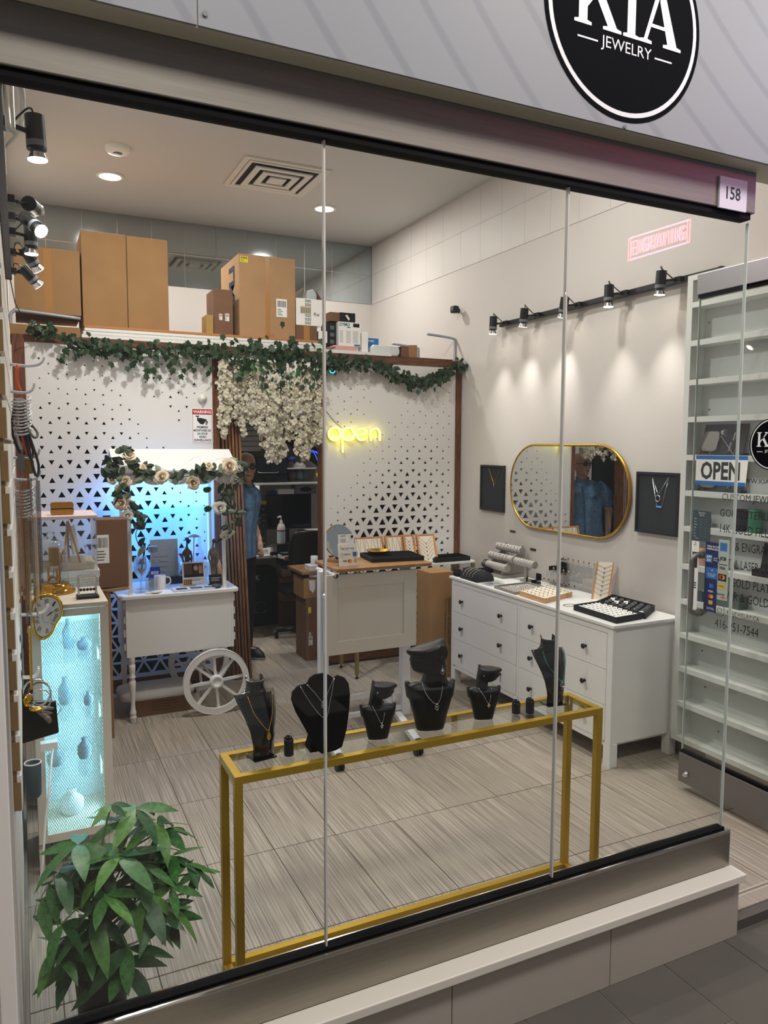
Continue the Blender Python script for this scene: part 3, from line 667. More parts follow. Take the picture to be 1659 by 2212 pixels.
def perf(x0, x1, z0, z1, s, ox, oz, fn, th=.014):
    g = G(); h = s * math.sqrt(3) / 2; ins = .006
    for r in range(-1, int((z1 - z0) / h) + 2):
        zb = oz + r * h
        if zb > z1 or zb + h < z0: continue
        for c in range(-2, int((x1 - x0) / (s / 2)) + 4):
            xb = ox + c * s / 2; upw = (c + r) % 2 == 0
            T = [(xb, zb), (xb + s, zb), (xb + s / 2, zb + h)] if upw else [(xb, zb + h), (xb + s / 2, zb), (xb + s, zb + h)]
            cx, cz_ = sum(p[0] for p in T) / 3, sum(p[1] for p in T) / 3
            k = fn(cx, cz_); H = [(cx + (p[0] - cx) * k, cz_ + (p[1] - cz_) * k) for p in T] if k > .05 else None
            if H and any(not (x0 + ins < p[0] < x1 - ins and z0 + ins < p[1] < z1 - ins) for p in H): H = None
            inside = all(x0 <= p[0] <= x1 and z0 <= p[1] <= z1 for p in T)
            if H and inside:
                f = [(p[0], PY, p[1]) for p in T] + [(p[0], PY, p[1]) for p in H]
                b = [(p[0], PY + th, p[1]) for p in T] + [(p[0], PY + th, p[1]) for p in H]
                fs = []
                for i in range(3):
                    j = (i + 1) % 3; fs += [(i, j, 3 + j, 3 + i), (6 + j, 6 + i, 9 + i, 9 + j), (3 + i, 3 + j, 9 + j, 9 + i)]
                g.add(f + b, fs, pmat)
            else:
                P = clip(T, x0, x1, z0, z1)
                if len(P) > 2:
                    n = len(P); g.add([(p[0], PY, p[1]) for p in P] + [(p[0], PY + th, p[1]) for p in P], [tuple(range(n)), tuple(range(2 * n - 1, n - 1, -1))], pmat)
    return g
def sm(t): t = max(0, min(1, t)); return t * t * (3 - 2 * t)
rnd = random.Random(3)
def fl_(x, z):
    px, py = 35 + 330 * x, 722 + (2.50 - z) / .00304
    yl = 790 + ((px - 35) / 420 - .45) * 625
    jit = rnd.uniform(-.045, .045)
    if py < yl - 85 and px > 300 and py < 905: return .15 + jit * 1.4
    if py < yl: return 0
    d = py - yl; lat = 1 - .75 * max(0, min(1, abs(px - 240) / 240)) ** 1.6
    k = .14 + .36 * sm((py - 800) / 330) * lat * sm(d / 230) + .34 * sm((py - 1180) / 260) * (.4 + .6 * lat) + jit * .7
    return max(.11, min(.8, k))
def fr_(x, z):
    px, py = 692 + (x - 2.125) * 237, 778 + (2.479 - z) / .00368
    yl = 1086 - (px - 721) * 1.48; jit = rnd.uniform(-.04, .04)
    if py < yl - 95: return .14 + jit if py < 935 and px < 800 else 0
    if py < yl - 6: return 0
    d = py - yl; cxp = 840 - (py - 1000) * .16; lat = 1 - .8 * max(0, min(1, abs(px - cxp) / 165)) ** 1.7
    k = .12 + .36 * sm((py - 890) / 220) * lat * sm(d / 200) + .3 * sm((py - 1060) / 220) * (.3 + .7 * lat) * sm(d / 80) + jit * .7
    return max(.1, min(.82, k))
perf(.045, 1.28, .10, 2.452, .1135, .045 - .03, .10 + .02, fl_).obj('perforated_panel', ps)
perf(2.158, 3.352, .10, 2.44, .1135, 2.158, .10 + .03, fr_).obj('perforated_panel', ps)
g = G().lathe([(.0, .0), (.03, .004), (.033, .012), (.02, .02), (.022, .028), (.010, .03), (0, .04)], mat('paper_rose', 'e9e3da', .7), n=10, xf=Matrix.Translation((1.205, PY - .001, 2.115)) @ Matrix.Rotation(pi / 2, 4, 'X'))
solo(g, 'paper_rose', 'small white paper rose stuck on the left panel above the warning sign', 'flower', (1.205, PY, 2.115))
# warning sign
red = mat('print_warning_red', 'b3202c', .5); yq = PY - .004
ws = thing('warning_sign', 'white warning sign with red border, camera picture and surveillance text', 'sign', (1.205, PY - .002, 1.79))
g = G().box((1.125, PY - .003, 1.79), (1.281, PY - .0005, 2.045), paper)
U2 = X1
def frame_rect(g, x, z, w_, h_, t, m):
    for a in (((x, z), w_, t), ((x, z + h_ - t), w_, t), ((x, z), t, h_), ((x + w_ - t, z), t, h_)): g.rect((a[0][0], PY - .003, a[0][1]), X1, Z1, a[1], a[2], m, .0004)
frame_rect(g, 1.131, 1.797, .144, .241, .0028, red); g.rect((1.131, PY - .003, 1.999), X1, Z1, .144, .039, red, .0005)
g.text('WARNING', (1.203, PY - .0036, 2.007), X1, Z1, .023, paper, bold=.025, w=.132, align='c')
for i, t in enumerate(('PREMISES', 'MONITORED BY', '24 HOUR', 'VIDEO', 'SURVEILLANCE')):
    g.text(t, (1.203, PY - .0032, 1.899 - i * .0235), X1, Z1, .0165, ink, bold=.03, w=(.08, .128, .076, .056, .124)[i], align='c')
q = lambda pts: g.poly([(x, PY - .0035, z) for x, z in pts], ink)
q([(1.155, 1.982), (1.18, 1.982), (1.18, 1.990), (1.155, 1.990)]); q([(1.166, 1.982), (1.172, 1.982), (1.176, 1.955), (1.165, 1.955)])
q([(1.166, 1.955), (1.186, 1.932), (1.208, 1.926), (1.226, 1.946), (1.236, 1.964), (1.190, 1.975), (1.172, 1.972)]); q([(1.222, 1.926), (1.236, 1.924), (1.243, 1.945), (1.236, 1.958), (1.228, 1.950)])
g.poly([(1.226 + .008 * cos(t * pi / 8), PY - .0039, 1.938 + .010 * sin(t * pi / 8)) for t in range(16)], paper); g.poly([(1.2275 + .004 * cos(t * pi / 6), PY - .0042, 1.938 + .005 * sin(t * pi / 6)) for t in range(12)], ink)
g.obj('board', ws)
# yellow neon word
neon = mat('neon_yellow', 'fff6a0', .3, emit='fff04a', es=5.5); nback = mat('neon_holder', 'f2ef9a', .3)
ns = thing('neon_sign', 'lit yellow neon sign of the word open on the right panel', 'sign', (2.36, PY - .02, 1.78))
def n_tube(pts, nm='tube'):
    p = [(x, PY - .026, z) for x, z in pts]; G().tube(p, .0075, neon, 8).obj(nm, ns); G().tube([(a, PY - .014, c) for a, _, c in p], .009, nback, 6).obj('holder', ns)
def circ(cx, cz, r, a0, a1, n=16): return [(cx + r * cos(R(a0 + (a1 - a0) * i / n)), cz + r * sin(R(a0 + (a1 - a0) * i / n))) for i in range(n + 1)]
nz, rr = 1.868, .05
n_tube(circ(2.235, nz, rr, 90, 450, 20)); n_tube([(2.302, nz - .145), (2.302, nz + .01)] + circ(2.352, nz, rr, 170, -150, 16)); n_tube([(2.425, nz - .016), (2.508, nz + .016)] + circ(2.467, nz, .046, 20, 315, 16)); n_tube([(2.548, nz - .05), (2.548, nz + .045)]); n_tube([(2.548, nz)] + circ(2.588, nz + .008, .04, 170, 0, 10) + [(2.628, nz - .05)])
G().tube(bez([(2.302, PY - .012, nz + .05), (2.24, PY - .006, nz + .1), (2.17, PY - .006, nz + .18)], 5), .002, blackm, 5).obj('cable', ns)
# door camera by the doorway
k = thing('doorbell_camera', 'round silver and black camera with cyan ring at the doorway post', 'camera', (2.20, PY - .03, 2.37))
G().cyl((2.205, PY - .02, 2.375), (2.195, PY - .075, 2.36), .034, chrome, 20).obj('body', k, bev=.003)
G().cyl((2.195, PY - .075, 2.36), (2.1945, PY - .078, 2.359), .031, black, 20).obj('face', k)
G().tube([V((2.1945, PY - .08, 2.359)) + V((.022 * cos(R(a)), 0, .022 * sin(R(a)))) for a in range(190, 351, 16)], .003, mat('led_cyan', '40e8ff', .4, emit='30e0ff', es=3), 6).obj('light_ring', k)
G().box((2.16, PY - .02, 2.36), (2.225, PY, 2.40), black).obj('mount', k)
# folded brown door leaning at the left of the doorway
fd = thing('folding_door', 'brown folding door pushed together at the left of the doorway', 'door', (1.44, 3.66, 0))
for i in range(6):
    xb, xt = 1.395 + i * .025, 1.345 + i * .026; yb, yt = 3.63 - .005 * (i % 2), 3.72; zt = 2.08 + .0 * i; d = .11 if i % 2 else .06
    G().add([(xb, yb - .02, 0), (xb + .016, yb - .02 - .01 * (i % 2), 0), (xb + .016, yb + d, 0), (xb, yb + d, 0), (xt, yt - .02, zt), (xt + .016, yt - .02, zt), (xt + .016, yt + d, zt), (xt, yt + d, zt)], [(0, 3, 2, 1), (4, 5, 6, 7), (0, 1, 5, 4), (1, 2, 6, 5), (2, 3, 7, 6), (3, 0, 4, 7)], mat('door_brown', '9a6a44', .5, vcol='6e4527', vscale=9, stretch=(14, 14, 1))).obj('panel', fd, bev=.003)
# ---------------------------------------------------------------- shelf over the partition and what stands on it
sh = thing('top_shelf', 'white boards with orange edge lying across the top of the partition', 'shelf', (1.2, 3.9, 2.5))
G().box((.40, 3.665, 2.503), (2.16, 4.35, 2.525), white).obj('board', sh, bev=.001); G().box((.41, 3.668, 2.527), (2.15, 4.35, 2.548), white).obj('board', sh, bev=.001); G().box((.42, 3.666, 2.550), (2.145, 4.35, 2.57), white).obj('board', sh, bev=.001)
G().box((.42, 3.664, 2.571), (2.14, 4.35, 2.588), mat('orange_wood', 'b87a44', .5)).obj('board', sh, bev=.001)
G().box((2.17, 3.672, 2.503), (2.75, 4.2, 2.527), white).obj('board', sh, bev=.001)
G().box((-.04, 3.70, 2.503), (.395, 4.3, 2.57), card).obj('board', sh, label='flat cardboard sheet')
G().box((2.755, 3.69, 2.491), (3.34, 4.2, 2.51), woodx).obj('board', sh)
g = G().tube(bez([(-.03, 3.72, 2.50), (-.03, 3.72, 2.62), (-.01, 3.72, 2.655), (.03, 3.72, 2.66), (.40, 3.72, 2.635)], 5), .012, brk, 6)
solo(g, 'shelf_bracket', 'grey metal shelf bracket at the left wall under a cardboard box', 'bracket', (0, 3.72, 2.5))
def cbox(label, a, b, m=card, tp=None, extra=None, name='cardboard_box', flaps=None, cat='box'):
    t = thing(name, label, cat, ((a[0] + b[0]) / 2, (a[1] + b[1]) / 2, a[2]))
    G().box(a, b, m).obj('carton', t, bev=.004)
    yf = a[1] - .0006; xm_ = (a[0] + b[0]) / 2
    if tp: G().rect((xm_ - tp / 2, yf, a[2] + .001), X1, Z1, tp, b[2] - a[2] - .002, tape, .0004).rect((xm_ - tp / 2, a[1], b[2] + .0006), X1, Y1, tp, b[1] - a[1], tape, .0002).obj('tape', t)
    if extra:
        for ex in (extra if isinstance(extra, (list, tuple)) else (extra,)): g = G(); ex(g, yf - .0006); g.obj('label', t)
    return t
def barlabel(g, x, y, z, w_, h_, m=paper, n=14, seed=1):
    g.rect((x, y, z), X1, Z1, w_, h_, m, .0003); rr_ = random.Random(seed); xx = x + w_ * .1
    while xx < x + w_ * .88:
        bw = w_ * rr_.uniform(.015, .05); g.rect((xx, y, z + h_ * .55), X1, Z1, bw, h_ * .35, ink, .0006); xx += bw + w_ * rr_.uniform(.015, .04)
    for i in range(4): g.rect((x + w_ * .1, y, z + h_ * (.1 + .1 * i)), X1, Z1, w_ * rr_.uniform(.3, .7), h_ * .04, gry, .0006)
zs = 2.589
cbox('big brown taped cardboard box at the left wall behind the spotlights', (.0, 3.745, 2.655), (.408, 4.25, 3.09), card, .05)
cbox('left one of two tall brown cardboard boxes side by side above the left panel', (.418, 3.74, zs), (.712, 4.15, 3.235), card)
cbox('right one of two tall brown cardboard boxes side by side above the left panel', (.715, 3.74, zs), (.995, 4.15, 3.232), card)
cbox('thin tan carton beside the narrow upright brown box', (1.263, 3.75, zs), (1.318, 3.9, 2.735), mat('tan_carton', 'a98a4c', .7))
cbox('narrow upright brown box with two white stickers', (1.324, 3.76, zs), (1.468, 4.0, 2.93), cardd, None, [lambda g, y: barlabel(g, 1.362, y, 2.705, .024, .045), lambda g, y: barlabel(g, 1.408, y, 2.70, .03, .055)])
def bigbox(g, y): barlabel(g, 1.80, y, 2.76, .085, .135, paper, seed=4)
def bigbox2(g, y): barlabel(g, 1.52, y, 3.14, .062, .045, mat('label_yellow', 'e6cf2c', .5), seed=5)
t = cbox('largest brown cardboard box with tape, yellow label and navy letters on its side', (1.512, 3.745, zs), (1.954, 4.3, 3.203), mat('cardboard_light', 'b08a62', .8, var=.1, vscale=5), .035, (bigbox, bigbox2))
g = G()
g.text('LM', (1.511, 4.29, 3.02), (0, 0, -1), (0, 1, 0), .16, mat('print_navy2', '1d2746', .6), bold=.03, w=.26); g.v = [(1.5085, 3.76 + (4.29 - v[1]) * .9 if False else v[1], v[2]) for v in g.v]
g.v = [(v[0], min(max(v[1] - .42, 3.78), 4.2), v[2] + .12) for v in g.v]; g.obj('print', t, label='navy blue lettering')
cbox('small brown box under the white open box', (1.96, 3.75, zs), (2.135, 4.0, 2.71), cardd, .05)
def wb(g, y):
    for i in range(3):
        for j in range(7):
            if j in (3, 4): continue
            g.rect((2.035 + i * .017, y, 2.722 + j * .028), X1, Z1, .013, .019, gry, .0005); g.rect((2.038 + i * .017, y, 2.727 + j * .028), X1, Z1, .007, .008, paper, .0008)
    g.rect((1.995, y, 2.80), X1, Z1, .09, .06, mat('label_beige', 'd9c9a8', .6), .0007)
    for i in range(6): g.rect((2.0 + i * .014, y, 2.805), X1, Z1, .008, .045, gry, .001)
    g.text('fix', (2.105, y, 2.79), X1, Z1, .025, ink, w=.05)
t = cbox('white cardboard box with open flaps and grey symbols', (1.962, 3.75, 2.711), (2.174, 4.0, 2.918), paper, None, wb)
G().add([(1.962, 3.75, 2.918), (1.962, 3.98, 2.918), (2.03, 3.98, 3.0), (2.04, 3.77, 3.01)], [(0, 1, 2, 3), (3, 2, 1, 0)], cardd).add([(2.174, 3.75, 2.918), (2.174, 4, 2.918), (2.13, 3.98, 3.02), (2.14, 3.78, 2.99)], [(0, 1, 2, 3), (3, 2, 1, 0)], cardd).obj('flap', t)
solo(G().prism([(0, 0), (.08, -.02), (.09, .06), (.05, .085), (.0, .07)], (2.07, 3.80, 2.92), X1, Z1, -.1, mat('plastic_grey', 'b9c2c6', .3)), 'plastic_packet', 'crumpled pale plastic packet sticking out of the white box', 'packet', (2.1, 3.85, 2.92), bev=.01)
zb = 2.528
cbox('small white box behind the glass seam above the doorway', (2.15, 3.76, 2.589), (2.225, 3.9, 2.68), paper)
pink = mat('pink_folder', 'e0aea4', .6)
for i, (x0, x1) in enumerate(((2.262, 2.45), (2.27, 2.46), (2.255, 2.445))):
    solo(G().box((x0, 3.70, zb + .0005 + i * .0135), (x1, 3.93, zb + .0135 + i * .0135), pink), 'pink_case', 'flat pink case %s under the label printer box' % ('lowest in the stack', 'in the middle of the stack', 'topmost in the stack')[i], 'case', ((x0 + x1) / 2, 3.8, zb + i * .0135), bev=.003)
blk = mat('print_blue_box', '2176b5', .5)
def dymo(g, y):
    g.rect((2.315, y, 2.572), X1, Z1, .19, .19, paper, .0002); g.text('DYMO', (2.322, y, 2.728), X1, Z1, .027, mat('print_teal', '16607a', .5), bold=.03, w=.09, d=.0006)
    g.rect((2.45, y, 2.575), X1, Z1, .05, .015, blk, .0005); g.rect((2.44, y, 2.725), X1, Z1, .055, .03, blackm, .0005); g.rect((2.386, y, 2.716), X1, Z1, .03, .009, blk, .0005)
    for i in range(3):
        for j in range(9): g.rect((2.322 + i * .058, y, 2.60 + j * .011), X1, Z1, .05 * (.6 + .4 * ((i * 7 + j * 5) % 5) / 5), .003, gry, .0005)
cbox('white and black label printer box with teal brand lettering', (2.31, 3.745, 2.57), (2.508, 3.93, 2.762), mat('printer_box', 'cfd0d2', .5), None, dymo)
solo(G().box((2.235, 3.78, 2.57), (2.305, 3.93, 2.755), blackm).rect((2.255, 3.7795, 2.70), X1, Z1, .035, .03, gry, .001).rect((2.255, 3.7795, 2.645), X1, Z1, .035, .03, gry, .001).rect((2.255, 3.7795, 2.59), X1, Z1, .035, .03, gry, .001), 'printer_carton', 'dark carton with three small pictures left of the label printer box', 'box', (2.27, 3.85, 2.57), bev=.002)
t = cbox('low box of brown and black cardboard on top of the label printer box', (2.245, 3.76, 2.764), (2.46, 3.92, 2.835), cardd)
G().box((2.33, 3.752, 2.765), (2.462, 3.762, 2.836), blackm).poly([(2.375, 3.7515, 2.815), (2.39, 3.7515, 2.82), (2.415, 3.7515, 2.79), (2.405, 3.7515, 2.775)], paper).obj('front', t)
cbox('small upright white carton right of the label printer box', (2.515, 3.74, zb + .0005), (2.572, 3.82, 2.69), paper)
cbox('small blue carton with brand lettering near the right end of the top shelf', (2.58, 3.78, zb + .0005), (2.685, 3.9, 2.655), blk, None, lambda g, y: g.text('DYMO', (2.585, y, 2.622), X1, Z1, .018, paper, bold=.03, w=.055))
solo(G().prism(rrect(.26, .085, .035, 4, 0, .0425), (2.72, 3.72, 2.511), X1, Z1, -.2, mat('bubble_wrap', 'd5d8d8', .25, bump=.8, bscale=70)), 'wrapped_parcel', 'parcel in white bubble wrap near the right end of the top shelf', 'parcel', (2.72, 3.82, 2.511), bev=.01)
t = thing('open_carton', 'brown carton with open flaps at the right end of the top shelf', 'box', (2.93, 3.8, 2.511))
G().box((2.865, 3.72, 2.511), (3.0, 3.9, 2.60), cardd).obj('carton', t, bev=.003)
G().add([(2.865, 3.72, 2.6), (2.865, 3.9, 2.6), (2.77, 3.88, 2.53), (2.78, 3.73, 2.54)], [(0, 1, 2, 3), (3, 2, 1, 0)], cardd).obj('flap', t); G().add([(2.93, 3.715, 2.511), (3.005, 3.71, 2.511), (3.01, 3.72, 2.615), (2.93, 3.72, 2.61)], [(0, 1, 2, 3), (3, 2, 1, 0)], card).obj('flap', t)
# ---------------------------------------------------------------- ivy garland
rg = random.Random(11)
ivm = mat('ivy_green', '27401f', .5, vcol='182b12', vscale=20); ivl = mat('leaf_fresh', '2f7a3a', .45, vcol='1d5128', vscale=20)
def leaf_mesh(name, out, m, cup=.15):
    n = len(out); vs = [(0, 0, 0)] + [(x, y, -cup * abs(x) + .06 * y * y * -1) for x, y in out]
    me = bpy.data.meshes.new(name); me.from_pydata(vs, [], [(0, i + 1, (i + 1) % n + 1) for i in range(n)]); me.materials.append(m); me.update(); return me
ivy_out = [(0, -.35), (.25, -.45), (.5, -.2), (.42, .05), (.62, .3), (.28, .35), (0, .85), (-.28, .35), (-.62, .3), (-.42, .05), (-.5, -.2), (-.25, -.45)]
ivy_me = leaf_mesh('leaf', ivy_out, ivm); 
gpath = bez([(.07, 3.62, 2.545), (.20, 3.61, 2.52), (.36, 3.60, 2.46), (.52, 3.60, 2.43), (.68, 3.61, 2.42), (.9, 3.61, 2.45), (1.1, 3.60, 2.455), (1.3, 3.60, 2.455), (1.55, 3.60, 2.47), (1.8, 3.60, 2.47), (2.05, 3.60, 2.46), (2.3, 3.60, 2.44), (2.55, 3.60, 2.42), (2.75, 3.60, 2.36), (2.92, 3.595, 2.30), (3.08, 3.60, 2.33), (3.22, 3.60, 2.40), (3.37, 3.60, 2.47)], 8)
iv = thing('ivy_garland', 'dark green ivy garland draped along the top of the partition', 'garland', (1.7, 3.6, 2.45))
def sprig(p):  # dense part over the doorway
    return .085 if 1.3 < p.x < 2.1 else (.05 if .3 < p.x < 1.3 else .045)
G().tube(gpath, .006, mat('vine_stem', '3b4a2a', .7), 5).obj('vine', iv)
tot = 0; big = []; extra = G()
for k in range(900):
    p = gpath[min(int(rg.random() ** (1) * len(gpath)), len(gpath) - 1)]
    if p.x < .35 and rg.random() < .55: continue
    dens = 1.0 if 1.2 < p.x < 3.2 else .62
    if rg.random() > dens: continue
    s_ = sprig(p); q = p + V((rg.uniform(-.03, .03), rg.uniform(-.06, .012), rg.gauss(-.01, s_ * .6)))
    sz = rg.uniform(.032, .052)
    M = Matrix.Translation(q) @ Matrix.Rotation(rg.uniform(-.7, .7), 4, 'Z') @ Matrix.Rotation(pi / 2 + rg.uniform(-.7, .6), 4, 'X') @ Matrix.Rotation(pi + rg.uniform(-1.0, 1.0), 4, 'Z') @ Matrix.Scale(sz, 4)
    big.append((q, M))
# hanging sprigs
for (x, z0, L_) in ((.28, 2.46, .13), (.36, 2.44, .09), (.68, 2.40, .1), (.78, 2.41, .16), (.86, 2.42, .17), (.96, 2.42, .12), (1.02, 2.43, .17), (1.12, 2.43, .12), (1.22, 2.43, .14), (1.45, 2.42, .16), (1.62, 2.42, .2), (1.78, 2.42, .18), (1.95, 2.42, .2), (2.08, 2.4, .1)):
    G().tube(bez([(x, 3.59, z0), (x + .02, 3.57, z0 - L_ * .6), (x + .03, 3.575, z0 - L_)], 3), .0015, MATS['vine_stem'], 4).obj('vine', iv)
    for j in range(4):
        q = V((x + rg.uniform(-.02, .05), 3.57, z0 - L_ * (j + 1) / 4))
        big.append((q, Matrix.Translation(q) @ Matrix.Rotation(rg.uniform(-.5, .5), 4, 'Z') @ Matrix.Rotation(pi / 2 + rg.uniform(-.4, .4), 4, 'X') @ Matrix.Rotation(pi + rg.uniform(-.8, .8), 4, 'Z') @ Matrix.Scale(rg.uniform(.035, .05), 4)))
big.sort(key=lambda t: t[0].y)
o0 = V(OFF[iv.name])
for i, (q, M) in enumerate(big):
    if i < 290: piece('leaf', ivy_me, iv, mx=Matrix.Translation(-o0) @ M)
    else: extra.add([v.co for v in ivy_me.vertices], [tuple(f.vertices) for f in ivy_me.polygons], ivm, False, M)
for k in range(130):
    x = rg.uniform(1.45, 2.10); z = 2.42 - rg.random() ** 1.4 * .26 * (1 if x > 1.62 else .5); q = V((x, rg.uniform(3.58, 3.66), z)); sz = rg.uniform(.03, .045)
    extra.add([(a * .55, b, c) for a, b, c in [v.co for v in ivy_me.vertices]], [tuple(f.vertices) for f in ivy_me.polygons], ivl, False, Matrix.Translation(q) @ Matrix.Rotation(rg.uniform(-.7, .7), 4, 'Z') @ Matrix.Rotation(pi / 2 + rg.uniform(-.4, .4), 4, 'X') @ Matrix.Rotation(pi + rg.uniform(-.5, .5), 4, 'Z') @ Matrix.Scale(sz, 4))
extra.obj('leaf_mass', iv, kind='stuff')
# ---------------------------------------------------------------- white blossom strands in the doorway
pet = mat('petal_cream', 'd2c9b2', .6, trans=0, var=.12, vscale=30)
def blossom(g, c, s_, r_):
    for a in range(4):
        th_ = a * pi / 2 + r_.uniform(-.4, .4); M = Matrix.Translation(c) @ Matrix.Rotation(r_.uniform(-.6, .6), 4, 'Z') @ Matrix.Rotation(pi / 2 + r_.uniform(-.5, .5), 4, 'X') @ Matrix.Rotation(th_, 4, 'Z')
        g.add([(0, 0, 0), (s_ * .55, s_ * .35, s_ * .2), (s_ * .35, s_, s_ * .12), (-s_ * .35, s_, s_ * .12), (-s_ * .55, s_ * .35, s_ * .2)], [(0, 1, 2, 3, 4)], pet, False, M)
strands = []
for i, (x, zb_, w_) in enumerate(((1.345, 1.84, .03), (1.375, 1.95, .04), (1.42, 1.99, .045), (1.47, 1.93, .045), (1.52, 1.86, .04), (1.56, 1.95, .05), (1.61, 1.90, .04), (1.655, 1.76, .05), (1.70, 1.66, .05), (1.735, 1.74, .045), (1.775, 1.65, .045), (1.815, 1.70, .05), (1.86, 1.88, .04), (1.92, 1.72, .045), (1.965, 1.67, .045), (2.01, 1.68, .04), (2.055, 1.78, .04), (2.095, 1.80, .03))):
    r_ = random.Random(100 + i); t = thing('blossom_strand', 'strand of cream silk blossoms, %s of eighteen from the left in the doorway' % ['first', 'second', 'third', 'fourth', 'fifth', 'sixth', 'seventh', 'eighth', 'ninth', 'tenth', 'eleventh', 'twelfth', 'thirteenth', 'fourteenth', 'fifteenth', 'sixteenth', 'seventeenth', 'last'][i], 'flowers', (x, 3.63, zb_), group='cream blossom strands in the doorway')
    y = 3.62 + r_.uniform(-.03, .05); top = 2.40
    G().tube(bez([(x, y, top), (x + r_.uniform(-.015, .015), y, (top + zb_) / 2), (x + r_.uniform(-.01, .02), y, zb_)], 4), .0015, MATS['vine_stem'], 4).obj('stem', t)
    g = G(); n = int((top - zb_) / .011)
    for k in range(n):
        f = k / n; z = zb_ + (top - zb_) * f
        if f > .72 and 1.63 < x and r_.random() < .6: continue
        ww = w_ * (.35 + .65 * min(1, f * 5)) if f < .2 else w_
        blossom(g, (x + r_.uniform(-ww, ww), y + r_.uniform(-.03, .03), z), r_.uniform(.017, .029), r_)
    g.obj('blossoms', t, kind='stuff')
# ---------------------------------------------------------------- gold console table behind the window
tz = .757
ct = thing('console_table', 'narrow gold metal console table with clear glass top behind the shop window', 'table', (1.29, .41, 0))
x0, x1, y0, y1, tb = .558, 2.02, .305, .51, .026
g = G().box((x0, y0, tz - tb), (x1, y0 + tb, tz), goldpaint); g.box((x0, y1 - tb, tz - tb), (x1, y1, tz), goldpaint).box((x0, y0 + tb, tz - tb), (x0 + tb, y1 - tb, tz), goldpaint).box((x1 - tb, y0 + tb, tz - tb), (x1, y1 - tb, tz), goldpaint)
g.obj('frame', ct, bev=.0015)
for x in (x0, x1 - tb):
    for y in (y0, y1 - tb): G().box((x, y, 0), (x + tb, y + tb, tz - tb), goldpaint).obj('leg', ct, bev=.0015)
G().box((x0 + tb, y1 - tb, .004), (x1 - tb, y1, .004 + tb), goldpaint).obj('floor_rail', ct, bev=.0015)
for x in (x0, x1 - tb): G().box((x, y0 + tb, .004), (x + tb, y1 - tb, .004 + tb), goldpaint).obj('floor_rail', ct, bev=.0015)
G().box((x0 + tb, y0 + tb, tz - .008), (x1 - tb, y1 - tb, tz - .002), pane).obj('glass_top', ct)
gt = tz - .002
# ---- display busts
gloss = mat('black_gloss', '08090b', .07, coat=.6); satin = mat('black_satin', '07080a', .42, spec=.35)
def lerp_tab(tab, x):
    for (a, p), (b, q) in zip(tab, tab[1:]):
        if x <= b: return p + (q - p) * (x - a) / (b - a)
    return tab[-1][1]
def neckform(label, x, y, rz, k=1.0, lean=.06):
    t = thing('display_bust', label, 'bust', (x, y, gt), rz, local=True)
    rows = []; n = 14; N_ = 18; wt = [(0, .038), (.2, .037), (.45, .045), (.7, .058), (.88, .069), (1, .072)]
    for i in range(N_ + 1):
        v = i / N_; z = .003 + v * .203 * k; hw = lerp_tab(wt, v) * k; yc = -.014 - .02 * sin(v * pi * .8) + lean * v * v
        rows.append([(hw * u, yc + .030 * k * (1 - cos(1.25 * u)) * (.7 + .9 * v), z + (.026 * k * (1 - abs(u)) ** 1.3 * max(0, v - .8) / .2)) for u in [(-1 + 2 * j / n) for j in range(n + 1)]])
    o = G().sheet(rows, gloss).obj('form', t, local=True); s_ = o.modifiers.new('s', 'SOLIDIFY'); s_.thickness = .006
    yt = -.014 - .02 * sin(.8 * pi) + lean; nk = []
    for i, (z, r) in enumerate(((.205, .046), (.215, .037), (.226, .0325), (.238, .031), (.248, .034))):
        nk.append([(r * k * sin(a), yt + .022 * k - r * k * cos(a) * .8, z * k + (.014 * k * (abs(a) / 2.2) ** 3 if i > 2 else 0)) for a in [-2.2 + 4.4 * j / 18 for j in range(19)]])
    o = G().sheet(nk, gloss).obj('neck', t, local=True); s_ = o.modifiers.new('s', 'SOLIDIFY'); s_.thickness = .004
    G().box((-.040 * k, -.02, 0), (.040 * k, .045 * k, .004), gloss).obj('foot', t, local=True)
    return t
bA = neckform('glossy black neck form with gold teardrop necklace at the left end of the console', .682, .415, R(10))
bF = neckform('glossy black neck form with green beads at the right end of the console', 1.875, .42, R(-6), 1.02)
def on(t, pts):
    M = Matrix.Translation(t.location) @ Matrix.Rotation(t.rotation_euler.z, 4, 'Z'); return [M @ V(p) for p in pts]
def chain(label, pts, m, pend=None, r=.0011, bead=0, beadm=None):
    low = min(pts, key=lambda p: p.z); o = thing('necklace', label, 'necklace', tuple(low))
    if bead:
        g = G(); d = 0; last = pts[0]
        for p in pts:
            if (p - last).length >= bead * 1.7 or p is pts[0]: g.ell(p, bead, beadm, 6, 4); last = p
        g.obj('bead_string', o)
    else: G().tube(pts, r, m, 5).obj('chain', o)
    if pend:
        g = G(); pend(g, V(low)); g.obj('pendant', o)
    return o
def teardrop(m, s=1):
    return lambda g, p: g.lathe([(0, 0), (.004, .002), (.0075, .008), (.006, .016), (.002, .026), (0, .03)], m, (p.x, p.y - .004, p.z - .03 * s), 10, sx=s, sy=.6 * s)
gb = mat('gold_bright', 'e2b23c', .18, 1)
chain('gold chain with teardrop pendant on the left glossy neck form', on(bA, bez([(-.046, .018, .212), (-.034, -.010, .155), (-.005, -.033, .108), (.0, -.035, .1045), (.006, -.033, .108), (.030, -.010, .16), (.040, .014, .214)], 4)), gb, teardrop(gb))
gr = mat('bead_green', '1f8f7a', .3)
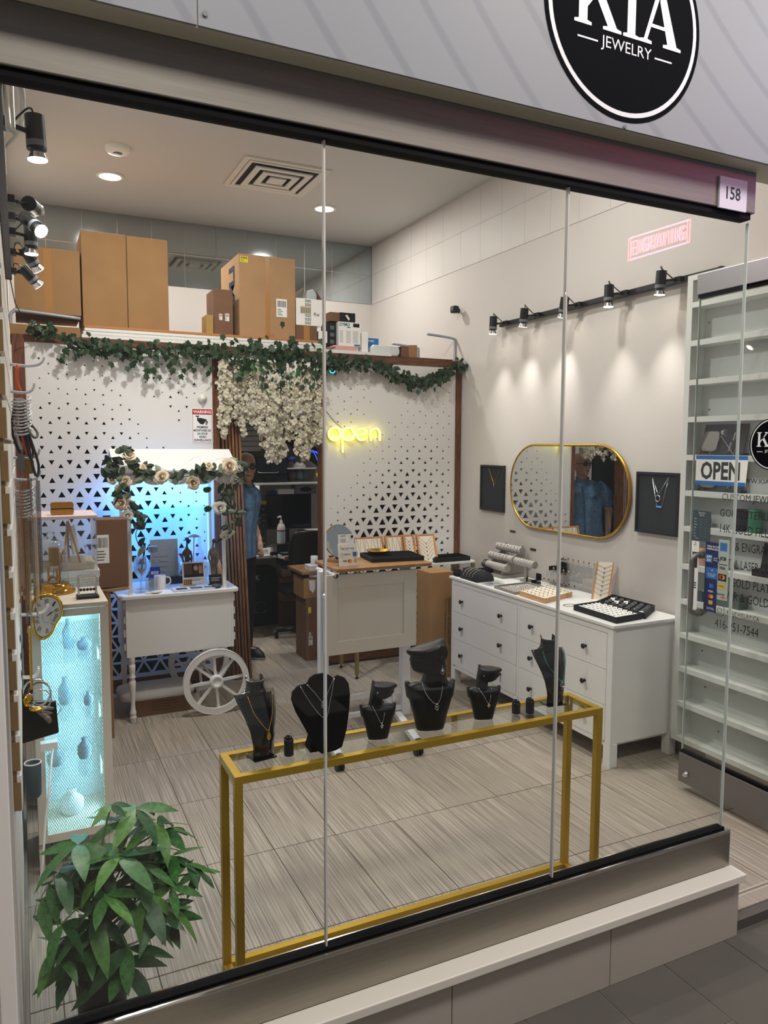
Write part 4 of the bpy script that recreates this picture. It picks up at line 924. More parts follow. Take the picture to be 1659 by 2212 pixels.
chain('green bead necklace with round silver pendant on the right glossy neck form', on(bF, bez([(-.048, .018, .214), (-.042, -.004, .17), (-.005, -.036, .112), (.004, -.037, .107), (.013, -.036, .111), (.042, -.004, .168), (.046, .016, .216)], 14)), gr, lambda g, p: (g.tube([p + V((.010 * cos(a * pi / 8), -.002, -.012 + .010 * sin(a * pi / 8))) for a in range(16)], .0013, silver, 5, closed=True), g.tube([p + V((0, -.002, -.022)), p + V((0, -.002, -.002))], .001, silver, 4), g.tube([p + V((0, -.002, -.012)), p + V((-.007, -.002, -.019))], .001, silver, 4), g.tube([p + V((0, -.002, -.012)), p + V((.007, -.002, -.019))], .001, silver, 4)), bead=.0021, beadm=gr)
# velvet board bust
t = thing('display_bust', 'heart-shaped black velvet bust with two fine necklaces, left of centre on the console', 'bust', (.885, .385, gt), R(-4), local=True)
ol = [(600, 520), (612, 465), (660, 425), (730, 415), (758, 372), (800, 352), (870, 348), (910, 365), (945, 396), (985, 378), (1035, 398), (1068, 450), (1075, 530), (1062, 650), (1032, 800), (985, 935), (930, 955), (815, 965), (760, 890), (690, 740), (630, 620)]
ol = [((a - 862) * .000425, (965 - b) * .000425) for a, b in ol][::-1]
lean_u, lean_v = V((1, 0, 0)), V((0, .17, .985))
o = G().prism(ol, (0, -.012, 0), lean_u, lean_v, .022, velvet).obj('board', t, bev=.004, local=True, seg=2); o.location.y = 0
G().add([(-.05, .0, 0), (.03, .0, 0), (.03, .07, 0), (-.05, .07, 0), (-.03, .028, .12), (.015, .028, .12)], [(0, 3, 2, 1), (0, 1, 5, 4), (2, 3, 4, 5), (0, 4, 3), (1, 2, 5)], velvet).obj('stand', t, local=True)
def bp(px, py, d=.0245): return V((0, -.012, 0)) + lean_u * ((px - 862) * .000425) + lean_v * ((965 - py) * .000425) + V((0, -.985, .17)) * d
leaf_p = lambda m: (lambda g, p: [g.ell(p + V((.0035 * (1 if j % 2 else -1), -.001, -.004 - .0035 * j)), (.0035, .0012, .0022), m, 6, 4) for j in range(6)] and g.tube([p, p + V((0, -.001, -.026))], .0007, m, 4))
chain('short silver necklace with leaf pendant on the velvet bust', on(t, bez([bp(722, 418), bp(790, 500), bp(845, 565), bp(900, 475), bp(944, 390)], 4)), silver, leaf_p(silver))
chain('long silver necklace with leaf pendant on the velvet bust', on(t, bez([bp(668, 425), bp(745, 565), bp(855, 695), bp(905, 560), bp(948, 390)], 4)), silver, leaf_p(mat('pale_gold', 'cbb98a', .25, 1)))
# mannequin busts with half heads
PD = [(y_, (a_ - 270) * .000547, (b_ - 270) * .000547) for y_, a_, b_ in ((430, 205, 395), (400, 218, 380), (370, 226, 376), (349, 227, 374), (344, 160, 374), (332, 147, 373), (315, 141, 373), (300, 137, 373), (290, 130, 373), (280, 138, 372), (271, 126, 372), (262, 128, 372), (248, 135, 372), (236, 128, 372), (225, 111, 372), (210, 106, 372), (199, 115, 372), (188, 150, 371), (175, 205, 371), (160, 262, 371), (145, 305, 371), (134, 335, 368))]
PC = [(y_, (a_ - 1310) * .00045 / .7, (b_ - 1310) * .00045 / .7) for y_, a_, b_ in ((625, 1222, 1362), (600, 1230, 1350), (560, 1238, 1341), (520, 1245, 1345), (513, 1247, 1412), (500, 1249, 1424), (490, 1251, 1428), (478, 1252, 1441), (470, 1254, 1432), (462, 1255, 1440), (450, 1257, 1442), (440, 1258, 1460), (430, 1259, 1463), (416, 1260, 1450), (405, 1262, 1330), (392, 1263, 1285), (382, 1264, 1274))]
def mannequin(label, x, y, rz, k, prof, ear=False):
    t = thing('display_bust', label, 'bust', (x, y, gt), rz, local=True); g = G(); n = 24; f = -1 if ear else 1
    def ring(z, cx, cy, a, b, back=.55):
        out = []
        for j in range(n):
            th = 2 * pi * j / n; c_, s_ = cos(th), sin(th)
            out.append((cx + a * (abs(c_) ** .8) * (1 if c_ > 0 else -1), cy + (b if s_ < 0 else b * back) * (abs(s_) ** .8) * (1 if s_ > 0 else -1), z))
        return out
    g.loft([ring(z, 0, 0, a, b) for z, a, b in ((.0, .050, .022), (.012, .053, .028), (.05, .061, .036), (.09, .072, .042), (.13, .083, .044), (.155, .089, .040), (.166, .088, .032), (.176, .066, .026))], satin)
    for s_ in (-1, 1): g.loft([ring(z, s_ * cx, .006, a, b, 1) for z, cx, a, b in ((.12, .070, .016, .022), (.160, .080, .012, .018), (.180, .085, .008, .010))], satin)
    y0, sc = (740, .000547) if ear else (845, .00045 / .7); rows = []
    for y_, a, b in prof:
        z = (y0 - y_) * sc; w_ = max(.008, (b - a) / 2); head_ = z > (.216 if ear else .21); dp = min(w_, .050 if head_ else .038); q = ring(z, (a + b) / 2, .002, w_, dp, 1); m_ = (a + b) / 2
        rows.append([(px, py * (1 - (.62 * max(0, f * (px - m_) / w_) ** 1.5 if head_ else 0)), pz) for px, py, pz in q])
    g.loft(rows, satin)
    if ear: g.ell((.036, -.044, .292), (.018, .010, .032), satin).ell((.032, -.05, .272), (.010, .007, .012), satin)
    g.v = [(a * k, b * k, c * k) for a, b, c in g.v]
    g.obj('figure', t, local=True, remesh=.0034 * k, smooth=2)
    return t
bD = mannequin('large black mannequin bust with head turned left, in the middle of the console', 1.300, .405, R(-16), 1.0, PD, True)
bC = mannequin('small black mannequin bust facing right, beside the velvet heart bust', 1.092, .405, R(-14), .70, PC)
bE = mannequin('small black mannequin bust facing right, beside the two ring stands', 1.533, .41, R(-20), .70, PC)
fr = lambda k, pts: [(a * k, b * k, c * k) for a, b, c in pts]
chain('silver necklace with open oval pendant on the large mannequin bust', on(bD, bez(fr(1, [(-.036, -.026, .18), (-.022, -.046, .14), (.012, -.049, .108), (.03, -.046, .14), (.04, -.022, .185)]), 4)), silver, lambda g, p: (g.tube([p + V((.007 * cos(a * pi / 8), -.003, -.010 + .010 * sin(a * pi / 8))) for a in range(16)], .0013, silver, 5, closed=True), g.ell(p + V((0, -.003, -.010)), (.003, .002, .0045), silver, 8, 6)))
chain('thin necklace with small stone cluster on the small bust beside the velvet bust', on(bC, bez(fr(.7, [(-.036, -.030, .18), (-.016, -.046, .14), (.008, -.050, .095), (.022, -.046, .13), (.034, -.024, .175)]), 4)), silver, lambda g, p: [g.ell(p + V((dx_, -.003, dz_)), .003, silver, 6, 4) for dx_, dz_ in ((0, -.003), (.003, -.008), (-.003, -.009), (0, -.014))])
chain('thin necklace with clover pendant on the small bust beside the ring stands', on(bE, bez(fr(.7, [(-.038, -.028, .18), (-.01, -.048, .14), (.014, -.050, .10), (.026, -.046, .13), (.036, -.022, .178)]), 4)), silver, lambda g, p: [g.ell(p + V((.004 * cos(a), -.003, -.007 + .004 * sin(a))), .0036, mat('pale_gold', 'cbb98a', .25, 1), 6, 4) for a in (0, pi / 2, pi, 3 * pi / 2)] + [g.tube([p + V((0, -.003, -.009)), p + V((0, -.003, -.018))], .0009, silver, 4)])
def earring(label, p):
    o = thing('earring', label, 'earring', tuple(p)); p = V(p)
    G().tube([p, p + V((0, -.002, -.012))], .0008, silver, 4).obj('hook', o)
    G().tube([p + V((.006 * cos(a * pi / 8), -.002, -.023 + .011 * sin(a * pi / 8))) for a in range(16)], .001, silver, 5, closed=True).ell(p + V((0, -.002, -.021)), (.003, .002, .005), mat('pearl', 'ece5d6', .2), 8, 6).obj('drop', o)
earring('silver drop earring with pearl on the large mannequin ear', on(bD, [(.03, -.056, .252)])[0])
solo(G().ell(on(bC, [(-.012 * .7, -.047 * .7 - .002, .25 * .7)])[0], .0025, silver, 8, 6), 'earring', 'tiny silver stud on the small mannequin beside the velvet bust', 'earring', tuple(on(bC, [(-.0084, -.035, .175)])[0]))
solo(G().ell(on(bE, [(-.012 * .7, -.047 * .7 - .002, .25 * .7)])[0], .0025, silver, 8, 6), 'earring', 'tiny silver stud on the small mannequin beside the ring stands', 'earring', tuple(on(bE, [(-.0084, -.035, .175)])[0]))
# hexagonal ring stands
def ringstand(label, rl, x, y, h, r=.0165):
    g = G(); a = [(r * cos(pi / 6 + pi / 3 * i), r * sin(pi / 6 + pi / 3 * i)) for i in range(6)]
    g.loft([[(x + p, y + q, gt) for p, q in a], [(x + p, y + q, gt + h + q * .35) for p, q in a]], blackm, smooth=False)
    t = thing('ring_stand', label, 'stand', (x, y, gt)); g.obj('post', t, bev=.0015)
    g = G().loft([[(x + p * .72, y + q * .72, gt + h + q * .25 + .0012) for p, q in a], [(x + p * .68, y + q * .68, gt + h + q * .25 + .003) for p, q in a]], velvet, smooth=False); g.obj('pad', t)
    c_ = V((x, y, gt + h + .0095)); o = thing('ring', rl, 'ring', (x, y, gt + h))
    G().tube([c_ + V((.0085 * cos(i * pi / 10), .002 * sin(i * pi / 10), .0085 * sin(i * pi / 10))) for i in range(20)], .001, silver, 6, closed=True).obj('band', o); G().ell(c_ + V((0, 0, .0095)), .0022, silver, 6, 5).obj('stone', o)
ringstand('black hexagonal ring stand between the left neck form and the velvet bust', 'thin silver ring on the stand beside the left neck form', .764, .40, .058)
ringstand('shorter black hexagonal ring stand near the right end of the console', 'silver ring on the shorter right ring stand', 1.678, .405, .046)
ringstand('taller black hexagonal ring stand beside the right neck form', 'silver ring on the taller right ring stand', 1.728, .385, .052)
# ---------------------------------------------------------------- left side: slat wall, cabinets, plant
mdf = mat('mdf_brown', '8a6a3e', .75, var=.2, vscale=12); slw = mat('slat_white', 'e3ddd2', .5)
sw = thing('slat_wall', 'white slatted display wall with brown edge at the left of the shop', 'display wall', (-.04, .7, .35))
G().box((-.0445, .105, .87), (-.0365, 1.95, 2.29), mdf).obj('board', sw)
for i in range(14):
    z = .87 + i * .102; G().box((-.0365, .1, z), (-.026, 1.95, z + .09), slw).box((-.0445, .0985, z + .002), (-.028, .0998, z + .074), mdf).obj('slat', sw, bev=.001)
hw = mat('hook_white', 'dfe2e6', .25, spec=.8)
HK = []
def hook(label, y, z, L_=.1, m=hw, dbl=True):
    g = G()
    for dy in ((-.012, .012) if dbl else (0,)):
        g.tube(bez([(-.024, y + dy, z), (L_ * .3, y + dy, z - .003), (L_ * .72, y + dy, z + .002), (L_ * .92, y + dy, z + .014), (L_, y + dy, z + .03)], 4), .0042, m, 6)
    g.cbox((-.024, y, z), (.006, .045, .04), acry)
    return solo(g, 'display_hook', label, 'hook', (-.02, y, z))
hook('white double hook highest on the slat wall, empty at the tip', 1.02, 2.05, .085)
hook('white double hook just above the lanyards on the slat wall', .98, 1.955, .05)
hook('white double hook level with the gold tag on the slat wall', 1.0, 1.73, .06)
hook('white double hook holding the long chains on the slat wall', 1.0, 1.655, .06)
hook('pale double hook beside the pear-shaped clock', 1.06, 1.165, .07)
hook('short white hook over the black purse', .97, .96, .03)
# bracelets hanging as white bundles
for lab, y, z, n, sp in (('bundle of silver bangles hanging at the upper hook of the slat wall', .98, 1.93, 11, .011), ('bundle of silver bangles hanging above the long chains', 1.0, 1.625, 9, .011)):
    t = thing('bangles', lab, 'bangles', (.02, y, z))
    for i in range(n): G().tube(bez([(-.022, y - .02, z - i * sp - .01), (.005, y - .03, z - i * sp - .012), (.028, y - .025, z - i * sp - .005), (.036, y, z - i * sp + .006), (.03, y + .03, z - i * sp + .01)], 3), .0035, chrome if i % 2 else hw, 6).obj('bangle', t)
# long chains
rg = random.Random(5)
cols = [('gold', 'c99a2c'), ('silver', 'bfbfc2'), ('rose gold', 'c58a62'), ('dark silver', '8d8a88'), ('gold', 'b98a2e'), ('silver', 'a9a6a3'), ('bronze', '8a6a3a'), ('dark grey', '6e6a68'), ('gold', 'd6ac48'), ('silver', 'cfcfd2'), ('bronze', '7d5a34'), ('dark silver', '77726f')]
for i, (cn, cc) in enumerate(cols):
    m = mat('chain_' + cn.replace(' ', '_') + str(i), cc, .3, .95, bump=1.0, bscale=420)
    x = -.020 + i * .0068; y = 1.0 + rg.uniform(-.05, .06); zt, zl = 1.64 + rg.uniform(-.02, .03), 1.10 + rg.uniform(0, .16) + (0 if i < 6 else .08)
    t = thing('chain_necklace', '%s chain necklace, %s from the left of the bundle on the slat wall' % (cn, ['first', 'second', 'third', 'fourth', 'fifth', 'sixth', 'seventh', 'eighth', 'ninth', 'tenth', 'eleventh', 'last'][i]), 'necklace', (x, y, zl))
    g = G()
    for d in (-.0026, 0, .0026):
        pts = [V((x + d, y + d * 4, zt + (zl + abs(d) * 9 - zt) * k / 130)) for k in range(131)]; g.tube(pts, [.0009 + .0008 * (k % 2) for k in range(131)], m, 4)
    g.obj('chain', t)
    G().cyl((x, y, zl - .012), (x, y, zl + .002), .003, m, 8).obj('clasp', t)
# key rings and lanyards at the top
kr = thing('lanyard_bundle', 'bundle of key rings and lanyards in black, red and grey on the slat wall', 'key rings', (.0, .97, 1.6))
for i, (x, c_, L_, w_) in enumerate(((-.012, 'b9b7b0', .15, .012), (.004, 'c0392b', .17, .010), (.010, '17181a', .18, .012), (.022, '22242a', .24, .010), (-.024, '1b1b1d', .17, .012), (.014, '6d6f6b', .11, .018))):
    m = mat('lanyard%d' % i, c_, .6); zt = 1.91
    G().tube(bez([(x * .4, .97, zt + .02), (x, .96, zt - L_ * .5), (x + .012 + i * .003, .95, zt - L_), (x + .02 + i * .004, .97, zt - L_ * .85), (x + .004, .975, zt - L_ * .4)], 4), .0045, m, 6).obj('strap', kr)
    G().tube([V((x * .5 + .006 * cos(a), .955, zt + .01 + .012 * sin(a))) for a in [k * pi / 6 for k in range(12)]], .0013, chrome, 5, closed=True).obj('ring', kr)
solo(G().tube(bez([(.0, .985, 2.045), (-.004, .98, 1.99), (.006, .975, 1.955)], 3), .006, mat('strap_orange', 'd9572a', .6), 6), 'orange_strap', 'orange and black strap hanging from the highest hook', 'strap', (0, .98, 1.955))
solo(G().prism(rrect(.035, .05, .008, 3, 0, 0), (.022, .955, 1.70), X1, Z1, .003, mat('tag_bronze', '8a6a2c', .35, .8)), 'key_tag', 'bronze rectangular key tag on the slat wall', 'key tag', (.022, .955, 1.70))
solo(G().prism(rrect(.022, .06, .011, 3, 0, 0), (.0, .94, 1.715), X1, Z1, .003, mat('tag_grey', '77726b', .35, .8)), 'key_tag', 'grey rounded metal key tag in front of the bronze tag', 'key tag', (0, .94, 1.715))
# pocket watch on gold chain, black purse, bangles
t = thing('pocket_watch', 'open gold pocket watch on a gold chain in front of the black purse', 'watch', (-.01, .93, .87))
G().tube([V((.005 + .001 * (k % 2), .93, 1.15 - k * .0125)) for k in range(19)], .004, mat('chain_watch', 'd9a72a', .25, 1, bump=1, bscale=420), 6).obj('chain', t)
G().lathe([(0, -.003), (.02, -.003), (.024, 0), (.02, .003), (0, .003)], gb, (0, 0, 0), 20, xf=Matrix.Translation((-.006, .93, .888)) @ Matrix.Rotation(pi / 2, 4, 'X') @ Matrix.Rotation(.9, 4, 'Y')).obj('lid', t); G().lathe([(0, -.004), (.022, -.004), (.026, 0), (.022, .004), (0, .004)], gb, (.018, .925, .857), 20).obj('case', t)
t = thing('purse', 'black satin clutch purse hanging at the end of the slat wall', 'purse', (.02, 1.0, .72))
G().add([(-.052, .975, .715), (.090, .99, .732), (.090, 1.03, .735), (-.052, 1.02, .715), (-.052, .98, .87), (.084, .995, .852), (.084, 1.015, .852), (-.052, 1.01, .87)], [(0, 3, 2, 1), (4, 5, 6, 7), (0, 1, 5, 4), (1, 2, 6, 5), (2, 3, 7, 6), (3, 0, 4, 7)], mat('satin_black', '1a1816', .28, .4)).obj('body', t, bev=.006)
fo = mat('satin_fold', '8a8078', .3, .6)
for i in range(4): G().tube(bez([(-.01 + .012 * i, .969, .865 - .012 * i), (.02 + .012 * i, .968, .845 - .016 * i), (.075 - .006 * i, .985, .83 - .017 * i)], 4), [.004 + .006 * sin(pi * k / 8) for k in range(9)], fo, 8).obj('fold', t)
G().tube(bez([(.088, 1.0, .84), (.1, 1.0, .82), (.088, 1.0, .80)], 4), .0012, black, 4).obj('loop', t)
for i, (r_, z, xx, lab) in enumerate(((.045, .905, .02, 'large silver bangle hanging over the purse'), (.036, .90, .03, 'dark bangle with stones hanging over the purse'), (.032, .875, .035, 'thin silver bangle lowest over the purse'))):
    solo(G().tube([V((xx + r_ * cos(a), .945 + .008 * i + .015 * sin(a), z + r_ * sin(a))) for a in [k * pi / 14 for k in range(28)]], .003, chrome if i != 1 else gun, 6, closed=True), 'bangle', lab, 'bangle', (xx, .95, z))
solo(G().prism([(-.012, 0), (.006, 0), (.012, .03), (.004, .07), (-.01, .03)], (-.03, .95, .86), X1, Z1, .012, blackm), 'tassel', 'black tassel beside the gold watch chain', 'tassel', (-.03, .95, .86), bev=.003)
solo(G().tube([V((-.028 + .003 * sin(k), .95, 1.12 - .01 * k)) for k in range(20)], .0028, gun, 6), 'chain_necklace', 'dark metal chain above the black tassel', 'necklace', (-.028, .95, .93))
# white cable and socket under the purse
solo(G().tube(bez([(.09, 1.31, .60), (.07, 1.2, .58), (.055, 1.1, .50), (.035, 1.05, .38), (.02, 1.0, .25), (.0, 1.0, .12), (-.015, 1.05, .02)], 5), .004, white, 6).cbox((.06, 1.24, .60), (.06, .035, .03), white), 'power_cable', 'white power cable and plug running down beside the mesh cabinet', 'cable', (.04, 1.2, .02))
t = thing('wall_holder', 'grey and white oval holder on the left wall below the purse', 'holder', (.0, .95, .55))  # cup-shaped holder, gives no light
G().lathe([(.02, 0), (.026, .01), (.028, .12), (.022, .125), (.02, .02), (0, .015)], slate, (.0, .95, .53), 16).obj('cup', t); G().tube([V((.0 + .027 * cos(a), .95 + .027 * sin(a), .655)) for a in [k * pi / 10 for k in range(20)]], .003, white, 6, closed=True).obj('rim', t)
# ---------------- mesh-door display cabinets
cream = mat('cabinet_cream', 'd9cdbb', .5); ledm = mat('led_white', 'ffffff', .4, emit='a8ecff', es=6)
meshm = mat('mesh_white', 'd6dcdc', .4, .2)
inn = mat('cabinet_inside', 'dfe9ea', .5)
def cabinet(label, x0, x1, y0, y1, z0, z1, lit):
    t = thing('display_cabinet', label, 'cabinet', ((x0 + x1) / 2, (y0 + y1) / 2, 0))
    G().box((x0, y0, z1 - .018), (x1, y1, z1), cream).obj('top', t, bev=.002)
    g = G().box((x0, y0 + .02, z0), (x0 + .012, y1, z1 - .018), cream).box((x1 - .012, y0 + .02, z0), (x1, y1, z1 - .018), cream).box((x0 + .012, y1 - .01, z0), (x1 - .012, y1, z1 - .018), inn).box((x0, y0 + .02, z0), (x1, y1, z0 + .015), cream); g.obj('body', t)
    for x, y in ((x0, y0 + .02), (x1 - .02, y0 + .02), (x0, y1 - .02), (x1 - .02, y1 - .02)): G().box((x, y, 0), (x + .02, y + .02, z0), cream).obj('leg', t)
    d = G(); fw_ = .035
    for a, b in (((x0, z0), (x0 + fw_, z1 - .022)), ((x1 - fw_, z0), (x1, z1 - .022)), ((x0 + fw_, z0), (x1 - fw_, z0 + fw_)), ((x0 + fw_, z1 - .05), (x1 - fw_, z1 - .022))): d.box((a[0], y0, a[1]), (b[0], y0 + .018, b[1]), cream)
    d = d.obj('door', t, bev=.0015)
    m = G(); px, pz = .0185, .034; w_, h_ = x1 - x0 - 2 * fw_, z1 - z0 - fw_ - .05; nx, nz_ = int(w_ / (px / 2)), int(h_ / pz)
    th = .0010
    for i in range(nx + 1):       # expanded metal: zigzag wires
        for j in range(nz_):
            xa = x0 + fw_ + i * px / 2; za = z0 + fw_ + j * pz
            for (xb, s_) in ((xa, 1), (xa + px / 2, -1)):
                if xb + s_ * px / 2 > x1 - fw_ + .002: continue
                p, q = (xb, za), (xb + s_ * px / 2, za + pz / 2); r_ = (xb, za + pz)
                for a, b in ((p, q), (q, r_)):
                    m.add([(a[0] - th, y0 + .008, a[1]), (a[0] + th, y0 + .008, a[1]), (b[0] + th, y0 + .008, b[1]), (b[0] - th, y0 + .008, b[1])], [(0, 1, 2, 3)], meshm)
    m.obj('mesh', d, kind='stuff')
    for k in range(1, 4):
        z = z0 + (z1 - z0) * k / 4; G().box((x0 + .012, y0 + .022, z), (x1 - .012, y1 - .012, z + .006), pane).obj('glass_shelf', t)
    if lit:
        G().box((x1 - .024, y0 + .023, z0 + .03), (x1 - .014, y0 + .033, z1 - .04), ledm).obj('light_strip', t, label='glowing white light strip')
        o0 = OFF[t.name]; area('cabinet_light', ((x0 + x1) / 2 - o0[0], y0 + .06 - o0[1], z1 - .06 - o0[2]), x1 - x0 - .06, lit, (.32, .74, 1), (R(-25), 0, 0), sy=.06, parent=t)
        area('cabinet_light', (x1 - .03 - o0[0], (y0 + y1) / 2 - o0[1], (z0 + z1) / 2 - o0[2]), z1 - z0 - .1, lit * 1.6, (.32, .74, 1), (0, R(90), 0), sy=.1, parent=t)
    return t
cabinet('tall cream display cabinet with glowing mesh door behind the plant', .012, .305, 1.362, 1.74, .14, 1.13, 1.6)
cabinet('second cream display cabinet behind the glowing one', .02, .325, 1.99, 2.36, .14, 1.13, .6)
# trinkets on the glass shelves of the lit cabinet
for i, (x, y, z, r_, h_, c_, lab) in enumerate(((.09, 1.55, .394, .035, .07, '8b98a0', 'dark grey trinket on the lowest glass shelf, left'), (.21, 1.58, .394, .03, .09, '5a6470', 'dark upright trinket on the lowest glass shelf, right'), (.14, 1.6, .641, .03, .12, '90a4b4', 'grey blue bottle on the middle glass shelf'), (.23, 1.55, .641, .02, .06, '667788', 'small dark jar on the middle glass shelf'), (.16, 1.6, .889, .025, .13, '8fa8bf', 'pale blue bottle on the top glass shelf'), (.22, 1.56, .889, .03, .05, '5c6f86', 'dark bowl on the top glass shelf'), (.15, 1.58, .156, .05, .10, 'e8eef0', 'white jar on the cabinet floor'))):
    solo(G().lathe([(r_ * .8, 0), (r_, h_ * .2), (r_, h_ * .6), (r_ * .4, h_ * .85), (r_ * .45, h_), (0, h_)], mat('trinket%d' % i, c_, .35), (x, y, z), 14), 'trinket', lab + ' behind the mesh door', 'ornament', (x, y, z))
# ---- on the front cabinet
ctz = 1.13
t = thing('dome_clock', 'brass anniversary clock under a clear glass dome on the front cabinet', 'clock', (.112, 1.66, ctz))
cx, cy_ = .112, 1.655
G().lathe([(.085, 0), (.088, .008), (.083, .018), (.078, .02), (.079, .028), (.066, .036), (.064, .042), (.052, .046), (0, .046)], mat('brass', 'b98a3e', .16, 1), (cx, cy_, ctz), 40).obj('base', t)
G().lathe([(.060, .044), (.060, .16), (.056, .19), (.044, .215), (.025, .232), (.006, .238), (0, .238)], crys, (cx, cy_, ctz), 32).obj('dome', t)
br = MATS['brass']
for dx_, dy_ in ((-.022, .01), (.024, .01), (.012, -.02)): G().lathe([(.007, .046), (.004, .055), (.0045, .10), (.006, .11), (0, .11)], br, (cx + dx_, cy_ + dy_, ctz), 12).obj('column', t)
G().cbox((cx + .002, cy_, ctz + .158), (.042, .03, .082), br).obj('movement', t, bev=.002); G().lathe([(.03, 0), (.036, .004), (.03, .009), (0, .01)], br, xf=Matrix.Translation((cx + .026, cy_, ctz + .16)) @ Matrix.Rotation(pi / 2, 4, 'Y'), n=24).obj('dial', t)
G().cyl((cx, cy_, ctz + .06), (cx, cy_, ctz + .118), .0015, br, 6).obj('suspension', t)
pe = G()
for k in range(4): pe.ell((cx + .02 * cos(k * pi / 2 + .5), cy_ + .02 * sin(k * pi / 2 + .5), ctz + .066), .0085, br, 10, 8).tube([(cx, cy_, ctz + .066), (cx + .02 * cos(k * pi / 2 + .5), cy_ + .02 * sin(k * pi / 2 + .5), ctz + .066)], .002, br, 5)
pe.obj('pendulum', t)
t = thing('pendulum_cradle', 'desk cradle of five black swinging balls with chrome frame', 'desk toy', (.232, 1.47, ctz))
G().box((.190, 1.44, ctz), (.278, 1.505, ctz + .012), black).obj('base', t, bev=.002)
for y in (1.45, 1.495): G().tube(bez([(.199, y, ctz + .012), (.199, y, ctz + .085), (.203, y, ctz + .092), (.264, y, ctz + .092), (.268, y, ctz + .085), (.268, y, ctz + .012)], 5), .003, chrome, 8).obj('arch', t)
for i in range(5):
    x = .208 + i * .0132; b = G().ell((x, 1.4725, ctz + .035), .0066, black, 12, 8).obj('ball', t); G().tube([(x, 1.45, ctz + .092), (x, 1.4725, ctz + .041), (x, 1.495, ctz + .092)], .0004, silver, 4).obj('string', b)
# pear-shaped clock hanging over the cabinet edge
pc = thing('shelf_clock', 'gold rimmed pear-shaped clock with roman numerals hanging over the cabinet edge', 'clock', (.07, 1.35, 1.0))
ctr = bez([(.066, 1.178), (.105, 1.172), (.126, 1.14), (.124, 1.09), (.104, 1.055), (.086, 1.025), (.062, 1.004), (.036, 1.012), (.024, 1.04), (.022, 1.08), (.016, 1.12), (.02, 1.155), (.04, 1.172), (.066, 1.178)], 5) if False else None
opts = [(.066, 1.178), (.103, 1.170), (.125, 1.138), (.122, 1.09), (.102, 1.058), (.086, 1.022), (.060, 1.002), (.035, 1.012), (.023, 1.045), (.021, 1.09), (.016, 1.135), (.032, 1.168)]
cl = []
for i in range(12):
    p0, p1, p2, p3 = [V((*opts[(i + k) % 12], 0)) for k in (-1, 0, 1, 2)]
    for k in range(5):
        s_ = k / 5; q = .5 * ((2 * p1) + (p2 - p0) * s_ + (2 * p0 - 5 * p1 + 4 * p2 - p3) * s_ ** 2 + (3 * p1 - p0 - 3 * p2 + p3) * s_ ** 3); cl.append((q.x, q.y))
yk = 1.350
G().prism([(a, b) for a, b in cl][::-1], (0, yk + .006, 0), X1, Z1, .010, br).obj('case', pc)
G().tube([V((a, yk - .004, b)) for a, b in cl], .0055, gb, 8, closed=True).obj('rim', pc)
mx_, mz_ = .071, 1.092
G().prism([(mx_ + (a - mx_) * .9, mz_ + (b - mz_) * .9) for a, b in cl][::-1], (0, yk - .005, 0), X1, Z1, .001, mat('clock_face', 'd9d4ce', .4)).obj('face', pc)
g = G()
for i, s_ in enumerate(('XII', 'I', 'II', 'III', 'IIII', 'V', 'VI', 'VII', 'VIII', 'IX', 'X', 'XI')):
    a = pi / 2 - i * pi / 6; ex, ez = cos(a), sin(a)
    best = max(cl, key=lambda p: ((p[0] - mx_) * ex + (p[1] - mz_) * ez) / (1e-6 + math.hypot(p[0] - mx_, p[1] - mz_)))
    L_ = math.hypot(best[0] - mx_, best[1] - mz_); uu = V((ez, 0, -ex)); vv = V((ex, 0, ez)); p = V((mx_ + ex * L_ * .56, yk - .0062, mz_ + ez * L_ * .56))
    g.text(s_, p, uu, vv, L_ * .26, ink, w=.0035 + .0035 * len(s_), align='c', bold=.01)
g.tube([(mx_ + .016 * cos(k * pi / 12), yk - .0066, mz_ + .026 * sin(k * pi / 12)) for k in range(24)], .0004, ink, 4, closed=True); g.obj('numerals', pc)
G().tube([(mx_, yk - .0075, mz_), (mx_ + .018, yk - .0075, mz_ + .016)], .0012, black, 5).obj('hand', pc); G().tube([(mx_, yk - .008, mz_), (mx_ + .032, yk - .008, mz_ + .022)], .0009, black, 5).obj('hand', pc)
G().tube(bez([(.055, yk, 1.178), (.066, yk, 1.188), (.078, yk, 1.178)], 4), .003, gb, 6).obj('loop', pc)
# ---- acrylic case on the second cabinet
t = thing('acrylic_case', 'clear acrylic showcase with pale pink lid on the second cabinet', 'showcase', (.17, 2.15, 1.13))
G().box((.02, 1.995, 1.1305), (.33, 2.33, 1.165), white).obj('plinth', t, bev=.002); G().box((.025, 2.0, 1.165), (.322, 2.006, 1.418), acry).box((.025, 2.32, 1.165), (.322, 2.326, 1.418), acry).box((.025, 2.006, 1.165), (.031, 2.32, 1.418), acry).box((.316, 2.006, 1.165), (.322, 2.32, 1.418), acry).obj('walls', t)
G().box((.02, 1.995, 1.418), (.326, 2.33, 1.434), mat('pink_lid', 'e2cfd0', .4)).obj('lid', t, bev=.002)
t = thing('minaudiere', 'small woven gold clutch box on top of the acrylic showcase', 'clutch', (.172, 2.08, 1.434))
wv_ = mat('woven_gold', 'b8843c', .3, .8, bump=1, bscale=260)
G().prism(rrect(.105, .028, .012, 4, .172, 1.4485), (0, 2.06, 0), X1, Z1, -.05, wv_).obj('lower_shell', t); G().prism(rrect(.105, .03, .013, 4, .172, 1.4815), (0, 2.06, 0), X1, Z1, -.05, wv_).obj('upper_shell', t); G().box((.121, 2.058, 1.4625), (.223, 2.112, 1.467), mat('clutch_rim', '3a2415', .3, .6)).obj('rim', t)
t = thing('easel', 'little wooden easel holding a white canvas inside the acrylic showcase', 'easel', (.2, 2.12, 1.166))
